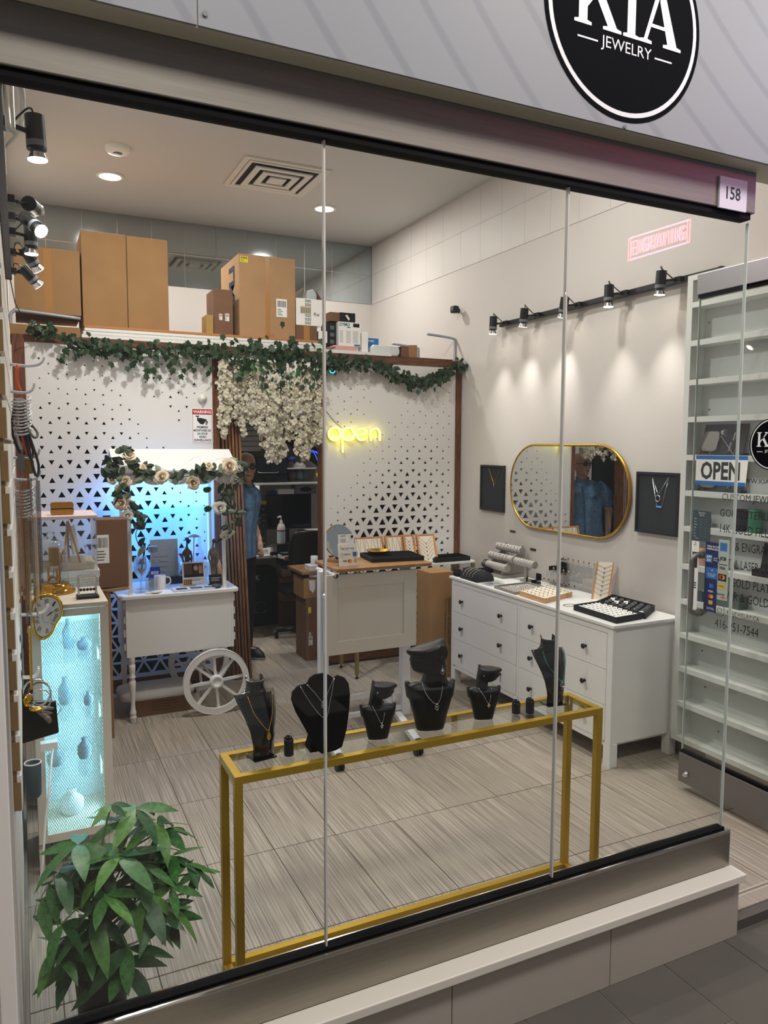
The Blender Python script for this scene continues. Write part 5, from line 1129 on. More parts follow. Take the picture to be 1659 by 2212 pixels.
for p, q in (((.195, 2.1, 1.40), (.172, 2.06, 1.20)), ((.197, 2.1, 1.40), (.245, 2.06, 1.20)), ((.196, 2.105, 1.39), (.20, 2.2, 1.20))): G().tube([p, q], .0065, oak, 4).obj('leg', t)
G().add([(.212, 2.075, 1.235), (.25, 2.17, 1.235), (.228, 2.19, 1.37), (.198, 2.11, 1.37), (.216, 2.07, 1.235), (.254, 2.165, 1.235), (.232, 2.186, 1.37), (.202, 2.106, 1.37)], [(0, 1, 2, 3), (7, 6, 5, 4), (0, 4, 5, 1), (1, 5, 6, 2), (2, 6, 7, 3), (3, 7, 4, 0)], paper).obj('canvas', t)
solo(G().box((.16, 2.03, 1.166), (.31, 2.30, 1.199), mat('riser_beige', 'd5c7b0', .5)), 'riser', 'beige riser under the easel in the acrylic showcase', 'riser', (.23, 2.15, 1.166), bev=.003)
for i, (x, y, z, h_, lab) in enumerate(((.048, 2.04, 1.31, .10, 'clear T-shaped earring stand at the left end of the showcase'), (.09, 2.2, 1.20, .12, 'clear earring stand in the middle of the showcase'), (.12, 2.24, 1.22, .12, 'clear earring stand behind the dome clock in the showcase'), (.285, 2.05, 1.199, .09, 'clear earring stand right of the easel in the showcase'))):
    t = thing('earring_stand', lab, 'stand', (x, y, z))
    G().box((x - .002, y - .005, z), (x + .002, y + .005, z + h_), acry).box((x - .02, y - .003, z + h_ - .012), (x + .02, y + .003, z + h_), acry).box((x - .016, y - .016, z - .004), (x + .016, y + .016, z), acry).obj('stand', t)
    for s_ in (-1, 1): G().ell((x + s_ * .016, y - .004, z + h_ - .012), .005, silver, 8, 6).tube([(x + s_ * .016, y - .004, z + h_ - .012), (x + s_ * .016, y - .004, z + h_ - .035)], .0012, silver, 4).obj('earring', t)
for i, (x, y, z, s_, lab) in enumerate(((.05, 2.04, 1.166, (.045, .045, .14), 'tall white display block at the left end of the showcase'), (.10, 2.22, 1.166, (.05, .05, .03), 'low white display block in the middle of the showcase'), (.13, 2.06, 1.166, (.035, .03, .035), 'small white display block right of the dome clock'))):
    solo(G().cbox((x, y, z + s_[2] / 2), s_, paper), 'display_block', lab, 'block', (x, y, z), bev=.002)
# cartons behind
cbox('brown carton with shipping label between the showcase and the white cart', (.372, 2.80, .925), (.56, 2.975, 1.335), cardd, None, lambda g, y: barlabel(g, .378, y, 1.075, .075, .17, paper, seed=8))
cbox('tall narrow carton standing on the floor between cabinet and cart', (.27, 2.80, 0), (.455, 3.2, .905), card)
solo(G().prism([(0, 0), (.04, -.006), (.09, .004), (.14, -.004), (.2, .0), (.235, .006), (.21, .02), (.1, .012), (.0, .018)], (.33, 2.79, .9055), X1, Z1, -.15, mat('kraft_paper', 'a58560', .8)), 'kraft_paper', 'crumpled kraft paper between the two cartons beside the cart', 'paper', (.42, 2.87, .9055))
# ---------------------------------------------------------------- left light track
track('light_track', 'black light track along the left wall near the ceiling', (-.028, .25, 2.735), (-.028, 3.0, 2.735))
for i, (lab, y, aim, pw, z_) in enumerate((('nearest spotlight on the left track, alone below the white cables', .72, (.14, .74, 1.0), LP * .6, 2.735), ('brightest spotlight on the left track, glaring at the window', 1.75, (1.2, .2, 1.4), LP * .5, 2.735), ('spotlight on the left track pointing straight down below the glaring one', 2.0, (.09, 2.0, 1.0), LP, 2.735), ('spotlight on the left track tilted towards the cart', 2.4, (.9, 3.0, 1.5), LP, 2.735), ('farthest and lowest spotlight on the left track, tilted to the right', 2.85, (1.4, 3.5, 1.4), LP, 2.735), ('spotlight on the left track turned up beside the glaring one', 1.5, (.6, 3.6, 2.9), LP * 1.1, 2.735))):
    piv = V((.075, y + .01, z_ - .01)); head(lab, (-.012, y - .02, z_), piv, aim, pw, 70)
solo(G().tube(bez([(.0, .3, 2.9 - .33), (.0, .5, 2.78), (.035, .75, 2.86), (.03, .9, 2.80), (-.02, 1.0, 2.76)], 6), .007, white, 6).tube(bez([(.012, .32, 2.57), (.014, .5, 2.78), (.045, .76, 2.86), (.035, .92, 2.80), (-.02, 1.02, 2.77)], 6), .005, white, 6), 'cable_loop', 'loop of white cables hanging at the upper left corner', 'cable', (0, .6, 2.7))
solo(G().tube([(-.02, 2.9, 2.70), (.0, 3.2, 2.62), (.05, 3.45, 2.56), (.14, 3.6, 2.50)], .003, blackm, 5), 'black_cable', 'thin black cable running from the left track to the ivy', 'cable', (0, 3.2, 2.6))
# ---------------------------------------------------------------- potted plant in the corner
pp = thing('potted_plant', 'green potted plant with fingered leaves at the lower left behind the glass', 'plant', (.26, .42, 0))
plg = mat('plant_green', '44793a', .4, vcol='2c5a28', vscale=9); pld = mat('plant_dark', '2c5a30', .42, vcol='1c4022', vscale=9); ply = mat('plant_light', '628f42', .4, vcol='457434', vscale=9); vein = mat('plant_stem', '6d8a46', .6)
potx, poty = .165, .38
G().lathe([(.055, 0), (.064, .02), (.076, .2), (.081, .205), (.081, .222), (.073, .224), (.069, .19), (0, .185)], mat('pot_black', '08080a', .5, spec=.2), (potx, poty, 0), 28).obj('pot', pp)
G().lathe([(.069, .186), (.05, .195), (0, .2)], mat('soil', '2a211a', .9, bump=1, bscale=80), (potx, poty, 0), 16).obj('soil', pp)
tk = G()
for k in range(3): tk.tube([V((potx + .016 * cos(k * 2.1 + i * .7), poty + .016 * sin(k * 2.1 + i * .7), .18 + .045 * i)) for i in range(9)], .013, mat('trunk_brown', '5d4a34', .8, bump=.6), 8)
tk.obj('trunk', pp)
def leaflet(m, L_, w_, droop):
    n = 7; vs = []; fs = []
    for i in range(n + 1):
        f = i / n; ww = w_ * (sin(pi * min(1, f * 1.02) ** .85) ** .8 if 0 < f < 1 else 0); y = L_ * f; z = -droop * L_ * f * f
        wz = .10 * ww
        vs += [(-ww, y, z + wz), (0, y, z), (ww, y, z + wz)]
    for i in range(n):
        a = i * 3; fs += [(a, a + 1, a + 4, a + 3), (a + 1, a + 2, a + 5, a + 4)]
    me = bpy.data.meshes.new('leaf'); me.from_pydata(vs, [], fs); me.materials.append(m); me.polygons.foreach_set('use_smooth', [True] * len(me.polygons)); me.update(); return me
LM = [leaflet(m, 1, .165, d) for m in (plg, pld, ply) for d in (.12, .3, .5)]
rp_ = random.Random(21); o0 = V(OFF[pp.name]); st = G()
tips = [(.225, .40, .70, .06), (.30, .43, .66, .11), (.235, .33, .575, .12), (.13, .40, .60, .12), (.36, .43, .60, .11), (.075, .35, .555, .11), (.30, .36, .525, .12), (.40, .40, .50, .10), (.44, .37, .48, .08), (.16, .30, .42, .12), (.075, .28, .44, .10), (.245, .25, .34, .13), (.33, .30, .40, .12), (.37, .35, .37, .11), (.14, .33, .35, .11), (.20, .42, .55, .11), (.27, .48, .6, .11), (.17, .47, .52, .11), (.34, .47, .50, .11), (.11, .42, .45, .11), (.22, .35, .46, .12), (.30, .28, .46, .11), (.19, .27, .5, .10), (.38, .31, .45, .09), (.03, .36, .48, .10), (.06, .30, .36, .10)]
tips += [(x + rp_.uniform(-.05, .05), y + rp_.uniform(.02, .08), z - rp_.uniform(.02, .08), L_ * .95) for x, y, z, L_ in tips[2:15]]
for k, (x, y, z, L_) in enumerate(tips):
    p = V((x - .018, y, z)); b_ = V((potx + rp_.uniform(-.02, .02), poty + rp_.uniform(-.02, .02), .32 + .1 * rp_.random() + max(0, z - .5) * .5))
    st.tube(bez([b_, (b_ + p) / 2 + V((0, 0, .03)), p], 4), .0028, vein, 5)
    n = 6 if L_ > .09 else 5; d0 = (p - b_); az0 = math.atan2(d0.y, d0.x)
    for j in range(n):
        az = az0 + (j - (n - 1) / 2) * (2 * pi / n) + rp_.uniform(-.12, .12); l = L_ * rp_.uniform(.95, 1.35); el = rp_.uniform(-.38, .12) + (.05 if z > .55 else -.1)
        me = LM[(rp_.choice([0, 0, 1, 1, 2]) if z > .4 else rp_.choice([0, 1, 2])) * 3 + rp_.randrange(3)]
        mx = Matrix.Translation(p - o0) @ Matrix.Rotation(az - pi / 2, 4, 'Z') @ Matrix.Rotation(el, 4, 'X') @ Matrix.Rotation(rp_.uniform(-.5, .5), 4, 'Y') @ Matrix.Diagonal((l * 1.0, l, l, 1))
        if o0.x + (mx @ V((0, 1, -.3))).x > -.03: piece('leaf', me, pp, mx=mx)
st.obj('stems', pp)
# ---------------------------------------------------------------- white market cart with roof
cw = mat('cart_white', 'e9e9e8', .4)
ca = thing('market_cart', 'white wooden market cart with pitched roof and spoked wheels before the left panel', 'cart', (.9, 3.2, 0))
G().prism(rrect(.765, .515, .02, 4, .898, 3.235), (0, 0, .806), X1, Y1, .022, cw).obj('counter', ca, bev=.003)
G().box((.575, 3.0, .43), (1.232, 3.012, .806), cw).obj('front_panel', ca, bev=.001); G().box((.575, 3.455, .43), (1.232, 3.467, .806), cw).obj('back_panel', ca)
for x in (.560, 1.232):
    s_ = G().box((x, 2.998, .43), (x + .015, 3.47, .806), cw).obj('side_panel', ca, bev=.001)
    for i in range(4):
        zz = .475 + i * .088; xx = x - .012 if x < 1 else x + .015
        G().box((xx, 3.01, zz), (xx + .012, 3.03, zz + .045), cw).obj('tenon', s_)
G().box((.575, 3.01, .43), (1.232, 3.46, .442), cw).obj('floor_board', ca)
prof = [(.016, 0), (.019, .008), (.017, .02), (.021, .03), (.021, .04), (.016, .048), (.020, .058), (.020, .07), (.015, .085), (.0135, .12), (.017, .19), (.021, .245), (.021, .27), (.014, .285), (.021, .295), (.021, .302), (.015, .315), (.02, .335), (.021, .36), (.021, .38), (.017, .385), (.021, .392), (.021, .43)]
for y in (3.02, 3.445): G().lathe(prof, cw, (.592, y, 0), 16).obj('turned_leg', ca)
def wheel(y):
    c = V((1.115, y, .218)); w = G(); R1, R0 = .218, .180
    n = 48; vs = []
    for yy in (y - .010, y + .010):
        for r in (R0, R1): vs += [(c.x + r * cos(2 * pi * i / n), yy, c.z + r * sin(2 * pi * i / n)) for i in range(n)]
    fs = []
    for i in range(n):
        j = (i + 1) % n
        fs += [(i, n + i, n + j, j)[::-1], (2 * n + i, 2 * n + j, 3 * n + j, 3 * n + i)[::-1], (i, j, 2 * n + j, 2 * n + i), (n + i, 3 * n + i, 3 * n + j, n + j)]
    w.add(vs, fs, cw); wo = w.obj('wheel', ca, bev=.002)
    xf = Matrix.Translation((c.x, y, c.z)) @ Matrix.Rotation(pi / 2, 4, 'X')
    G().lathe([(.045, -.012), (.045, .014), (.036, .019), (.027, .019), (.026, .015), (0, .015)], cw, n=24, xf=xf).obj('hub', wo)
    for k in range(8):
        a = k * pi / 4 + .08; d = V((cos(a), 0, sin(a))); e = V((-sin(a), 0, cos(a))); sp = G()
        sp.prism([(-.009, 0), (.009, 0), (.009, .143), (-.009, .143)], c + d * .041 + V((0, .007, 0)), e, d, -.014 if False else .014, cw)
        sp.obj('spoke', wo)
wheel(2.955); wheel(3.49)
G().cyl((1.115, 2.955, .218), (1.115, 3.49, .218), .009, cw, 10).obj('axle', ca)
for y in (3.03, 3.44):
    for x in (.598, 1.196): G().box((x - .011, y - .011, .828), (x + .011, y + .011, 1.60), cw).obj('post', ca, bev=.001)
for s_, y0, y1 in ((0, 2.975, 3.235), (1, 3.235, 3.495)):
    za, zb = (1.605, 1.738) if not s_ else (1.738, 1.605); xe0, xe1 = .512, 1.290
    G().add([(xe0, y0, za), (xe1, y0, za), (xe1, y1, zb), (xe0, y1, zb), (xe0, y0, za + .012), (xe1, y0, za + .012), (xe1, y1, zb + .012), (xe0, y1, zb + .012)], [(0, 3, 2, 1), (4, 5, 6, 7), (0, 1, 5, 4), (1, 2, 6, 5), (2, 3, 7, 6), (3, 0, 4, 7)], cw).obj('roof_board', ca, bev=.001)
def scallop(y):
    pts = [(.528, 1.602), (1.276, 1.602)]; n = 5; wd = .748 / n; low = []
    for i in range(n):
        for k in range(9): a = pi * k / 8; low.append((1.276 - wd * (i + .5) + wd / 2 * cos(a), 1.572 - .048 * sin(a)))
    P = [(.528, 1.602)][:0] + low[::-1] + [(1.276, 1.604), (.528, 1.604)]
    return G().prism(P, (0, y, 0), X1, Z1, .008, cw)
scallop(2.99).obj('valance', ca); scallop(3.482).obj('valance', ca)
for x in (.528, 1.268): G().add([(x, 2.99, 1.58), (x, 3.48, 1.58), (x, 3.48, 1.602), (x, 3.235, 1.735), (x, 2.99, 1.602), (x + .008, 2.99, 1.58), (x + .008, 3.48, 1.58), (x + .008, 3.48, 1.602), (x + .008, 3.235, 1.735), (x + .008, 2.99, 1.602)], [(0, 1, 2, 3, 4)[::-1], (5, 6, 7, 8, 9), (0, 5, 6, 1), (0, 4, 9, 5), (1, 6, 7, 2)], cw).obj('gable_rail', ca) if False else None
ledb = mat('led_blue', '9fe0ff', .4, emit='4db4ff', es=3.5)
for x in (.612, 1.180): G().box((x - .003, 3.424, .95), (x + .003, 3.430, 1.55), ledb).obj('light_strip', ca, label='glowing blue white light strip')
o0 = OFF[ca.name]
area('cart_light', (.9 - o0[0], 3.42 - o0[1], 1.53), .55, CP, (.045, .30, 1), (R(35), 0, 0), sy=.05, parent=ca)
area('cart_light', (.66 - o0[0], 3.44 - o0[1], 1.25), .05, CP * .35, (.045, .30, 1), (R(90), 0, R(-20)), sy=.6, parent=ca)
area('cart_light', (1.15 - o0[0], 3.44 - o0[1], 1.25), .05, CP * .35, (.045, .30, 1), (R(90), 0, R(20)), sy=.6, parent=ca)
# ---- rose garland
gd = thing('rose_garland', 'garland of cream roses and dark leaves along the cart roof and posts', 'garland', (.9, 2.97, 1.6))
rl = mat('rose_leaf', '3e4f3a', .55, vcol='2a3a2a', vscale=20); rlb = mat('rose_leaf_pale', '7f8f74', .55); rc = mat('rose_cream', 'f0dfc4', .65, var=.1, vscale=20); rw_ = mat('rose_white', 'e9e6de', .65); bg_ = mat('bud_green', '2f7d3f', .5)
lo = [(0, -.5), (.22, -.3), (.3, 0), (.2, .3), (0, .55), (-.2, .3), (-.3, 0), (-.22, -.3)]
LMe = [leaf_mesh('leaf', lo, rl, .3), leaf_mesh('leaf', lo, rlb, .3)]
rr = random.Random(9); o0g = V(OFF[gd.name])
pth = [bez([(.56, 2.98, 1.72), (.60, 2.985, 1.69), (.66, 2.97, 1.655), (.72, 2.96, 1.615)], 5), bez([(.50, 3.0, 1.70), (.49, 3.0, 1.62), (.54, 2.97, 1.585), (.68, 2.965, 1.60), (.80, 2.96, 1.59), (.90, 2.955, 1.575), (1.0, 2.96, 1.585), (1.12, 2.96, 1.605), (1.22, 2.965, 1.64), (1.30, 2.97, 1.62), (1.29, 2.97, 1.55)], 7),
       bez([(.53, 2.97, 1.58), (.55, 2.97, 1.50), (.57, 2.97, 1.42), (.61, 2.97, 1.36), (.66, 2.98, 1.30), (.63, 2.98, 1.22), (.65, 2.99, 1.14)], 5), bez([(1.27, 2.97, 1.56), (1.21, 2.97, 1.49), (1.17, 2.97, 1.42), (1.22, 2.97, 1.34), (1.25, 2.97, 1.26), (1.18, 2.97, 1.20)], 5), bez([(1.21, 2.97, 1.46), (1.24, 2.97, 1.36), (1.27, 2.97, 1.26), (1.22, 2.97, 1.19), (1.16, 2.97, 1.17)], 5)]
for p in pth: G().tube(p, .0028, rl, 5).obj('vine', gd)
dens = (22, 78, 30, 22, 12)
for p, n in zip(pth, dens):
    for k in range(n):
        q = rr.choice(p) + V((rr.uniform(-.04, .04), rr.uniform(-.035, .01), rr.uniform(-.04, .04))); s_ = rr.uniform(.05, .085)
        piece('leaf', LMe[rr.random() < .18], gd, mx=Matrix.Translation(q - o0g) @ Matrix.Rotation(rr.uniform(-.8, .8), 4, 'Z') @ Matrix.Rotation(pi / 2 + rr.uniform(-.7, .7), 4, 'X') @ Matrix.Rotation(rr.uniform(0, 6.28), 4, 'Z') @ Matrix.Scale(s_, 4))
def rose(c, r, m, dirv=(0, -1, .2)):
    g = G(); M = Matrix.Translation(V(c)) @ V(dirv).to_track_quat('Z', 'Y').to_matrix().to_4x4(); q = random.Random(int(c[0] * 1e4 + c[2] * 777))
    g.ell((0, 0, .12 * r), (.22 * r, .2 * r, .42 * r), m, 8, 6, xf=M)
    for n, rad, hh, curl, wd in ((3, .34, .62, 0, 1.15), (4, .52, .52, .1, .95), (5, .78, .34, .35, .8), (5, 1.0, .12, .6, .75), (5, 1.12, -.08, .8, .7)):
        a0 = q.uniform(0, 6.28)
        for k in range(n):
            a = a0 + 2 * pi * k / n + q.uniform(-.2, .2); hz = hh + q.uniform(-.1, .1); rk = rad * q.uniform(.88, 1.1); rows = []
            for i in range(5):
                f = i / 4; rr_ = r * (.08 + (rk - .08) * f ** .75); z = r * (-.35 + (hz + .35) * (f if curl < .3 else sin(f * pi * .5 * (1 + .35 * curl))))
                rows.append([(rr_ * cos(a + u) * (1 - .12 * u * u), rr_ * sin(a + u) * (1 - .12 * u * u), z - u * u * r * .22 * f) for u in [(-1 + .5 * j) * wd * (1.1 - .35 * f ** 3) for j in range(5)]])
            g.add([x for r_ in rows for x in r_], [(i * 5 + j, i * 5 + j + 1, (i + 1) * 5 + j + 1, (i + 1) * 5 + j) for i in range(4) for j in range(4)], m, True, M)
    g.obj('rose', gd)
for c, r, m, dv in (((.60, 2.955, 1.715), .034, rc, (.1, -.8, .6)), ((.50, 2.975, 1.565), .026, rw_, (-.4, -.8, .3)), ((.575, 2.95, 1.555), .028, rc, (-.2, -.9, .1)), ((.79, 2.935, 1.578), .036, rc, (0, -.9, .3)), ((.68, 2.95, 1.64), .02, rc, (.2, -.7, .7)), ((.985, 2.935, 1.535), .036, rc, (.1, -1, -.1)), ((1.085, 2.94, 1.645), .026, rc, (-.1, -.8, .6)), ((1.215, 2.93, 1.64), .044, rc, (-.1, -.95, .25)), ((1.285, 2.95, 1.635), .034, rw_, (.6, -.7, .3)), ((1.255, 2.95, 1.555), .03, rw_, (.4, -.8, -.2)),
                    ((.545, 2.95, 1.42), .04, rc, (-.3, -.9, .1)), ((.575, 2.95, 1.455), .028, rw_, (0, -.9, .3)), ((.58, 2.95, 1.34), .03, rw_, (0, -.9, 0)), ((1.155, 2.95, 1.37), .038, rw_, (0, -.95, 0)), ((1.19, 2.95, 1.19), .03, rw_, (0, -.8, -.5)), ((1.075, 2.95, 1.49), .02, bg_, (0, -.8, -.5)), ((1.075, 2.95, 1.365), .02, bg_, (0, -.8, -.5))): rose(c, r * 1.15, m, dv)
ft = G()
for k in range(4): ft.tube(bez([(.62 + .15 * k + rr.uniform(-.1, .1), 2.97 + .03 * rr.random(), 1.64 + rr.uniform(-.01, .03)) for _ in range(1)] + [(.66 + .17 * k + rr.uniform(-.06, .06), 2.955, 1.63 + rr.uniform(-.03, .1)), (.74 + .15 * k, 2.95, 1.61 + rr.uniform(-.02, .04)), (.82 + .13 * k, 2.95, 1.59 + rr.uniform(-.02, .05))], 5), .0007, silver, 3)
ft.obj('wire', gd, kind='stuff')
# ---- things on the cart counter
cz = .829
def lz(label, name, cat, prof, m, x, y, n=18, z=cz, **k): return solo(G().lathe(prof, m, (x, y, z), n), name, label, cat, (x, y, z), **k)
lz('large clear wine glass at the front left of the cart counter', 'wine_glass', 'glass', [(.036, 0), (.034, .003), (.005, .006), (.004, .085), (.012, .10), (.034, .13), (.042, .165), (.038, .205), (.034, .23), (.0325, .23), (.0365, .205), (.040, .165), (.033, .132), (.0, .103)], crys, .665, 3.085, 24)
lz('second clear wine glass behind the front one with a dark knife in it', 'wine_glass', 'glass', [(.034, 0), (.032, .003), (.004, .006), (.004, .085), (.03, .12), (.036, .16), (.03, .22), (.0285, .22), (.034, .16), (.0, .10)], crys, .69, 3.21, 24)
solo(G().tube([(.690, 3.21, .95), (.71, 3.22, 1.06), (.715, 3.22, 1.13)], [.004, .006, .009], blackm, 6), 'letter_opener', 'dark handled letter opener standing in the second wine glass', 'knife', (.69, 3.21, .95))
bt = thing('liquor_bottle', 'clear square bottle with steel cap and blue label on the cart', 'bottle', (.775, 3.27, cz))
G().prism(rrect(.075, .06, .014, 4, .775, 3.27), (0, 0, cz), X1, Y1, .17, crys).obj('glass', bt, bev=.006); G().lathe([(.033, .168), (.018, .19), (.016, .235), (0, .235)], crys, (.775, 3.27, cz), 18).obj('neck', bt)
G().cyl((.775, 3.27, cz + .232), (.775, 3.27, cz + .272), .031, mat('cap_steel', 'aab2ba', .3, .7), 22).obj('cap', bt, bev=.003); G().prism(rrect(.062, .046, .01, 3, .775, 3.27), (0, 0, cz + .006), X1, Y1, .085, mat('liquid_amber', 'b9b39a', .15, trans=.6)).obj('drink', bt)
g = G().rect((.748, 3.2395, cz + .06), X1, Z1, .066, .075, mat('label_blue', '1f45b8', .5), .0004); g.text('800', (.754, 3.2395, cz + .085), X1, Z1, .024, paper, bold=.03, w=.05, d=.001); g.obj('label', bt)
lz('whisky glass with engraved lines standing before the blue label bottle', 'tumbler_glass', 'glass', [(.034, 0), (.038, .08), (.036, .08), (.032, .012), (0, .012)], crys, .735, 3.11, 22)
t = thing('mug', 'white mug behind the whisky glass on the cart', 'mug', (.80, 3.17, cz)); G().lathe([(.036, 0), (.038, .004), (.038, .088), (.035, .088), (.035, .006), (0, .006)], white, (.80, 3.17, cz), 22).obj('cup', t); G().tube(bez([(.836, 3.165, cz + .075), (.862, 3.16, cz + .07), (.864, 3.16, cz + .035), (.836, 3.165, cz + .02)], 4), .005, white, 6).obj('handle', t)
wb_ = mat('board_pale', 'd0d3c4', .6, var=.1, vscale=9, stretch=(2, 1, 10))
t = thing('engraved_board', 'pale wooden engraved board leaning at the back of the cart counter', 'board', (.85, 3.36, cz)); G().add([(.775, 3.36, cz), (.96, 3.36, cz), (.96, 3.395, cz + .30), (.775, 3.395, cz + .30), (.775, 3.37, cz), (.96, 3.37, cz), (.96, 3.405, cz + .30), (.775, 3.405, cz + .30)], [(0, 1, 2, 3), (7, 6, 5, 4), (0, 3, 7, 4), (1, 5, 6, 2), (3, 2, 6, 7), (0, 4, 5, 1)], wb_).obj('board', t)
g = G()
for i in range(5): g.rect((.79, 3.3605 + .0117 * (1 + i) * .35, cz + .04 + i * .035), X1, V((0, .117, .99)), .10, .003, gry, .0012)
g.obj('engraving', t)
solo(G().box((.775, 3.31, cz), (1.09, 3.335, cz + .05), mat('bar_black', '1a1c26', .4)), 'black_bar', 'long black display bar in the middle of the cart counter', 'display bar', (.93, 3.32, cz), bev=.002)
t = thing('key_fob', 'brown leather key fob with steel ring hanging on the black bar', 'key fob', (.865, 3.30, cz + .003)); G().prism([(-.009, .055), (-.016, .02), (-.013, .003), (.0, 0), (.013, .003), (.016, .02), (.009, .055), (0, .062)], (.865, 3.308, cz + .003), X1, Z1, .004, mat('leather_brown', '6e4a36', .6)).obj('leather', t, bev=.001); G().tube([V((.868 + .014 * cos(a), 3.303, cz + .075 + .014 * sin(a))) for a in [k * pi / 10 for k in range(20)]], .0012, silver, 5, closed=True).obj('ring', t)
ct_ = mat('coaster', 'e3d2c4', .6)
for i, (x, y) in enumerate(((.715, 3.035), (.765, 3.05), (.748, 3.022))): solo(G().cyl((x, y, cz + .001 + .005 * (i == 2)), (x, y, cz + .0055 + .005 * (i == 2)), .029, ct_, 22), 'coaster', ('pale round coaster at the left of the three on the cart', 'pale round coaster at the right of the three on the cart', 'pale round coaster lying over the other two on the cart')[i], 'coaster', (x, y, cz + .001))
pf = thing('photo_stand', 'small acrylic stand with a photo card of a smiling woman in a dark scarf', 'photo', (1.03, 3.22, cz))
pp0, pu, pv = V((.965, 3.22, cz + .005)), X1, V((0, .18, .98))
def pr(g, a, b, w_, h_, m, d): return g.rect(pp0 + pu * a + pv * b, pu, pv, w_, h_, m, d)
G().add([pp0 + pu * a + pv * b + V((0, c_, 0)) for c_ in (0, .004) for a, b in ((-.006, 0), (.146, 0), (.146, .15), (-.006, .15))], [(0, 1, 2, 3), (7, 6, 5, 4), (0, 3, 7, 4), (1, 5, 6, 2), (3, 2, 6, 7), (0, 4, 5, 1)], paper).obj('card', pf)
g = G(); pr(g, .004, .05, .132, .092, mat('photo_brown', '5d4238', .5), .0006); pr(g, .06, .055, .045, .08, mat('photo_scarf', '2e211d', .6), .0009)
g.poly([pp0 + pu * (.085 + .014 * cos(a)) + pv * (.108 + .018 * sin(a)) + V((0, -.0022, 0)) for a in [k * pi / 8 for k in range(16)]], mat('photo_skin', 'c99a80', .6)); pr(g, .10, .07, .03, .05, mat('photo_pink', 'b08078', .6), .0008)
pr(g, .004, .046, .132, .02, mat('photo_dark', '1d1a1c', .6), .0012); pr(g, .02, .03, .11, .003, gry, .0006); pr(g, .02, .022, .09, .003, gry, .0006); g.obj('print', pf)
t = thing('wood_puzzle', 'little wooden piece of black holes on a wooden foot on the cart', 'ornament', (.98, 3.14, cz)); G().box((.925, 3.13, cz + .004), (1.03, 3.16, cz + .012), oak).obj('foot', t, bev=.001); G().box((.945, 3.14, cz + .012), (1.005, 3.15, cz + .055), oak).obj('plate', t, bev=.001)
g = G()
for i in range(4):
    for j in range(3): g.rect((.9515 + i * .0135, 3.1395, cz + .018 + j * .0125), X1, Z1, .009, .008, ink, .0004)
g.obj('holes', t, kind='stuff')
solo(G().box((.86, 3.005, cz), (1.13, 3.12, cz + .008), mat('album_white', 'c9ced0', .5)).rect((.885, 3.03, cz + .008), X1, Y1, .07, .06, mat('photo_dark', '1d1a1c', .6), .0005).rect((.975, 3.03, cz + .008), X1, Y1, .08, .06, slate, .0005).rect((1.065, 3.03, cz + .008), X1, Y1, .05, .06, gry, .0005), 'photo_plate', 'flat grey sheet of pictures lying at the front of the cart counter', 'photo sheet', (1, 3.06, cz))
def figurine(label, x, y, m1, m2, hat):
    t = thing('figurine', label, 'figurine', (x, y, cz)); g = G()
    g.lathe([(.02, 0), (.02, .008), (.013, .012), (.016, .06), (.02, .13), (.015, .165), (.022, .20), (.025, .225), (.012, .24), (.007, .255), (0, .255)], m1, (x, y, cz), 14, sy=.8)
    for s_ in (-1, 1): g.tube(bez([(x + s_ * .024, y, cz + .222), (x + s_ * .031, y - .008, cz + .17), (x + s_ * .018, y - .022, cz + .13)], 3), .0065, m1, 6)
    g.obj('body', t); G().tube([(x, y, cz + .25), (x + .003, y, cz + .275)], .006, m2, 8).ell((x + .006, y - .004, cz + .288), (.012, .014, .017), m2, 10, 8).ell((x + .016, y - .006, cz + .284), (.006, .005, .005), m2, 6, 4).obj('head', t)
    if hat: G().lathe([(.026, 0), (.025, .003), (.014, .005), (.013, .018), (0, .02)], mat('hat_dark', '2b2622', .7), (x + .002, y, cz + .297), 14).obj('hat', t)
skd = mat('carved_dark', '33261f', .5); rob = mat('carved_robe', '8f8470', .6, vcol='5c5346', vscale=20)
figurine('carved figure with a hat, left one on the cart counter', 1.005, 3.30, mat('carved_brown', '5b4a3c', .6), skd, True); figurine('carved robed figure, right one on the cart counter', 1.175, 3.26, rob, skd, False)
t = thing('parasol_figure', 'thin stick with a round brown parasol between the two carved figures', 'figurine', (1.05, 3.30, cz)); G().cyl((1.045, 3.30, cz), (1.055, 3.30, cz + .32), .003, mat('stick_pink', 'b59a94', .5), 6).obj('stick', t); G().lathe([(.042, 0), (.03, .010), (.006, .018), (0, .02)], mat('parasol_brown', '9a7d70', .6), (1.055, 3.30, cz + .318), 18).obj('canopy', t)
lz('tall slim clear bottle between the carved figures', 'glass_bottle', 'bottle', [(.026, 0), (.028, .01), (.028, .2), (.012, .24), (.011, .30), (.014, .305), (.014, .315), (0, .315)], crys, 1.10, 3.34)
lz('clear drinking glass left of the carved figures', 'drinking_glass', 'glass', [(.026, 0), (.03, .13), (.028, .13), (.024, .008), (0, .008)], crys, .985, 3.385); lz('clear drinking glass behind the photo card', 'drinking_glass', 'glass', [(.026, 0), (.032, .12), (.030, .12), (.024, .008), (0, .008)], crys, 1.06, 3.38); lz('third clear drinking glass beside the tall bottle', 'drinking_glass', 'glass', [(.026, 0), (.032, .12), (.030, .12), (.024, .008), (0, .008)], crys, 1.135, 3.40)
lz('slim blue tinted clear bottle right of the pale board', 'glass_bottle', 'bottle', [(.024, 0), (.026, .01), (.026, .19), (.022, .22), (.022, .235), (0, .235)], crys, .955, 3.345)
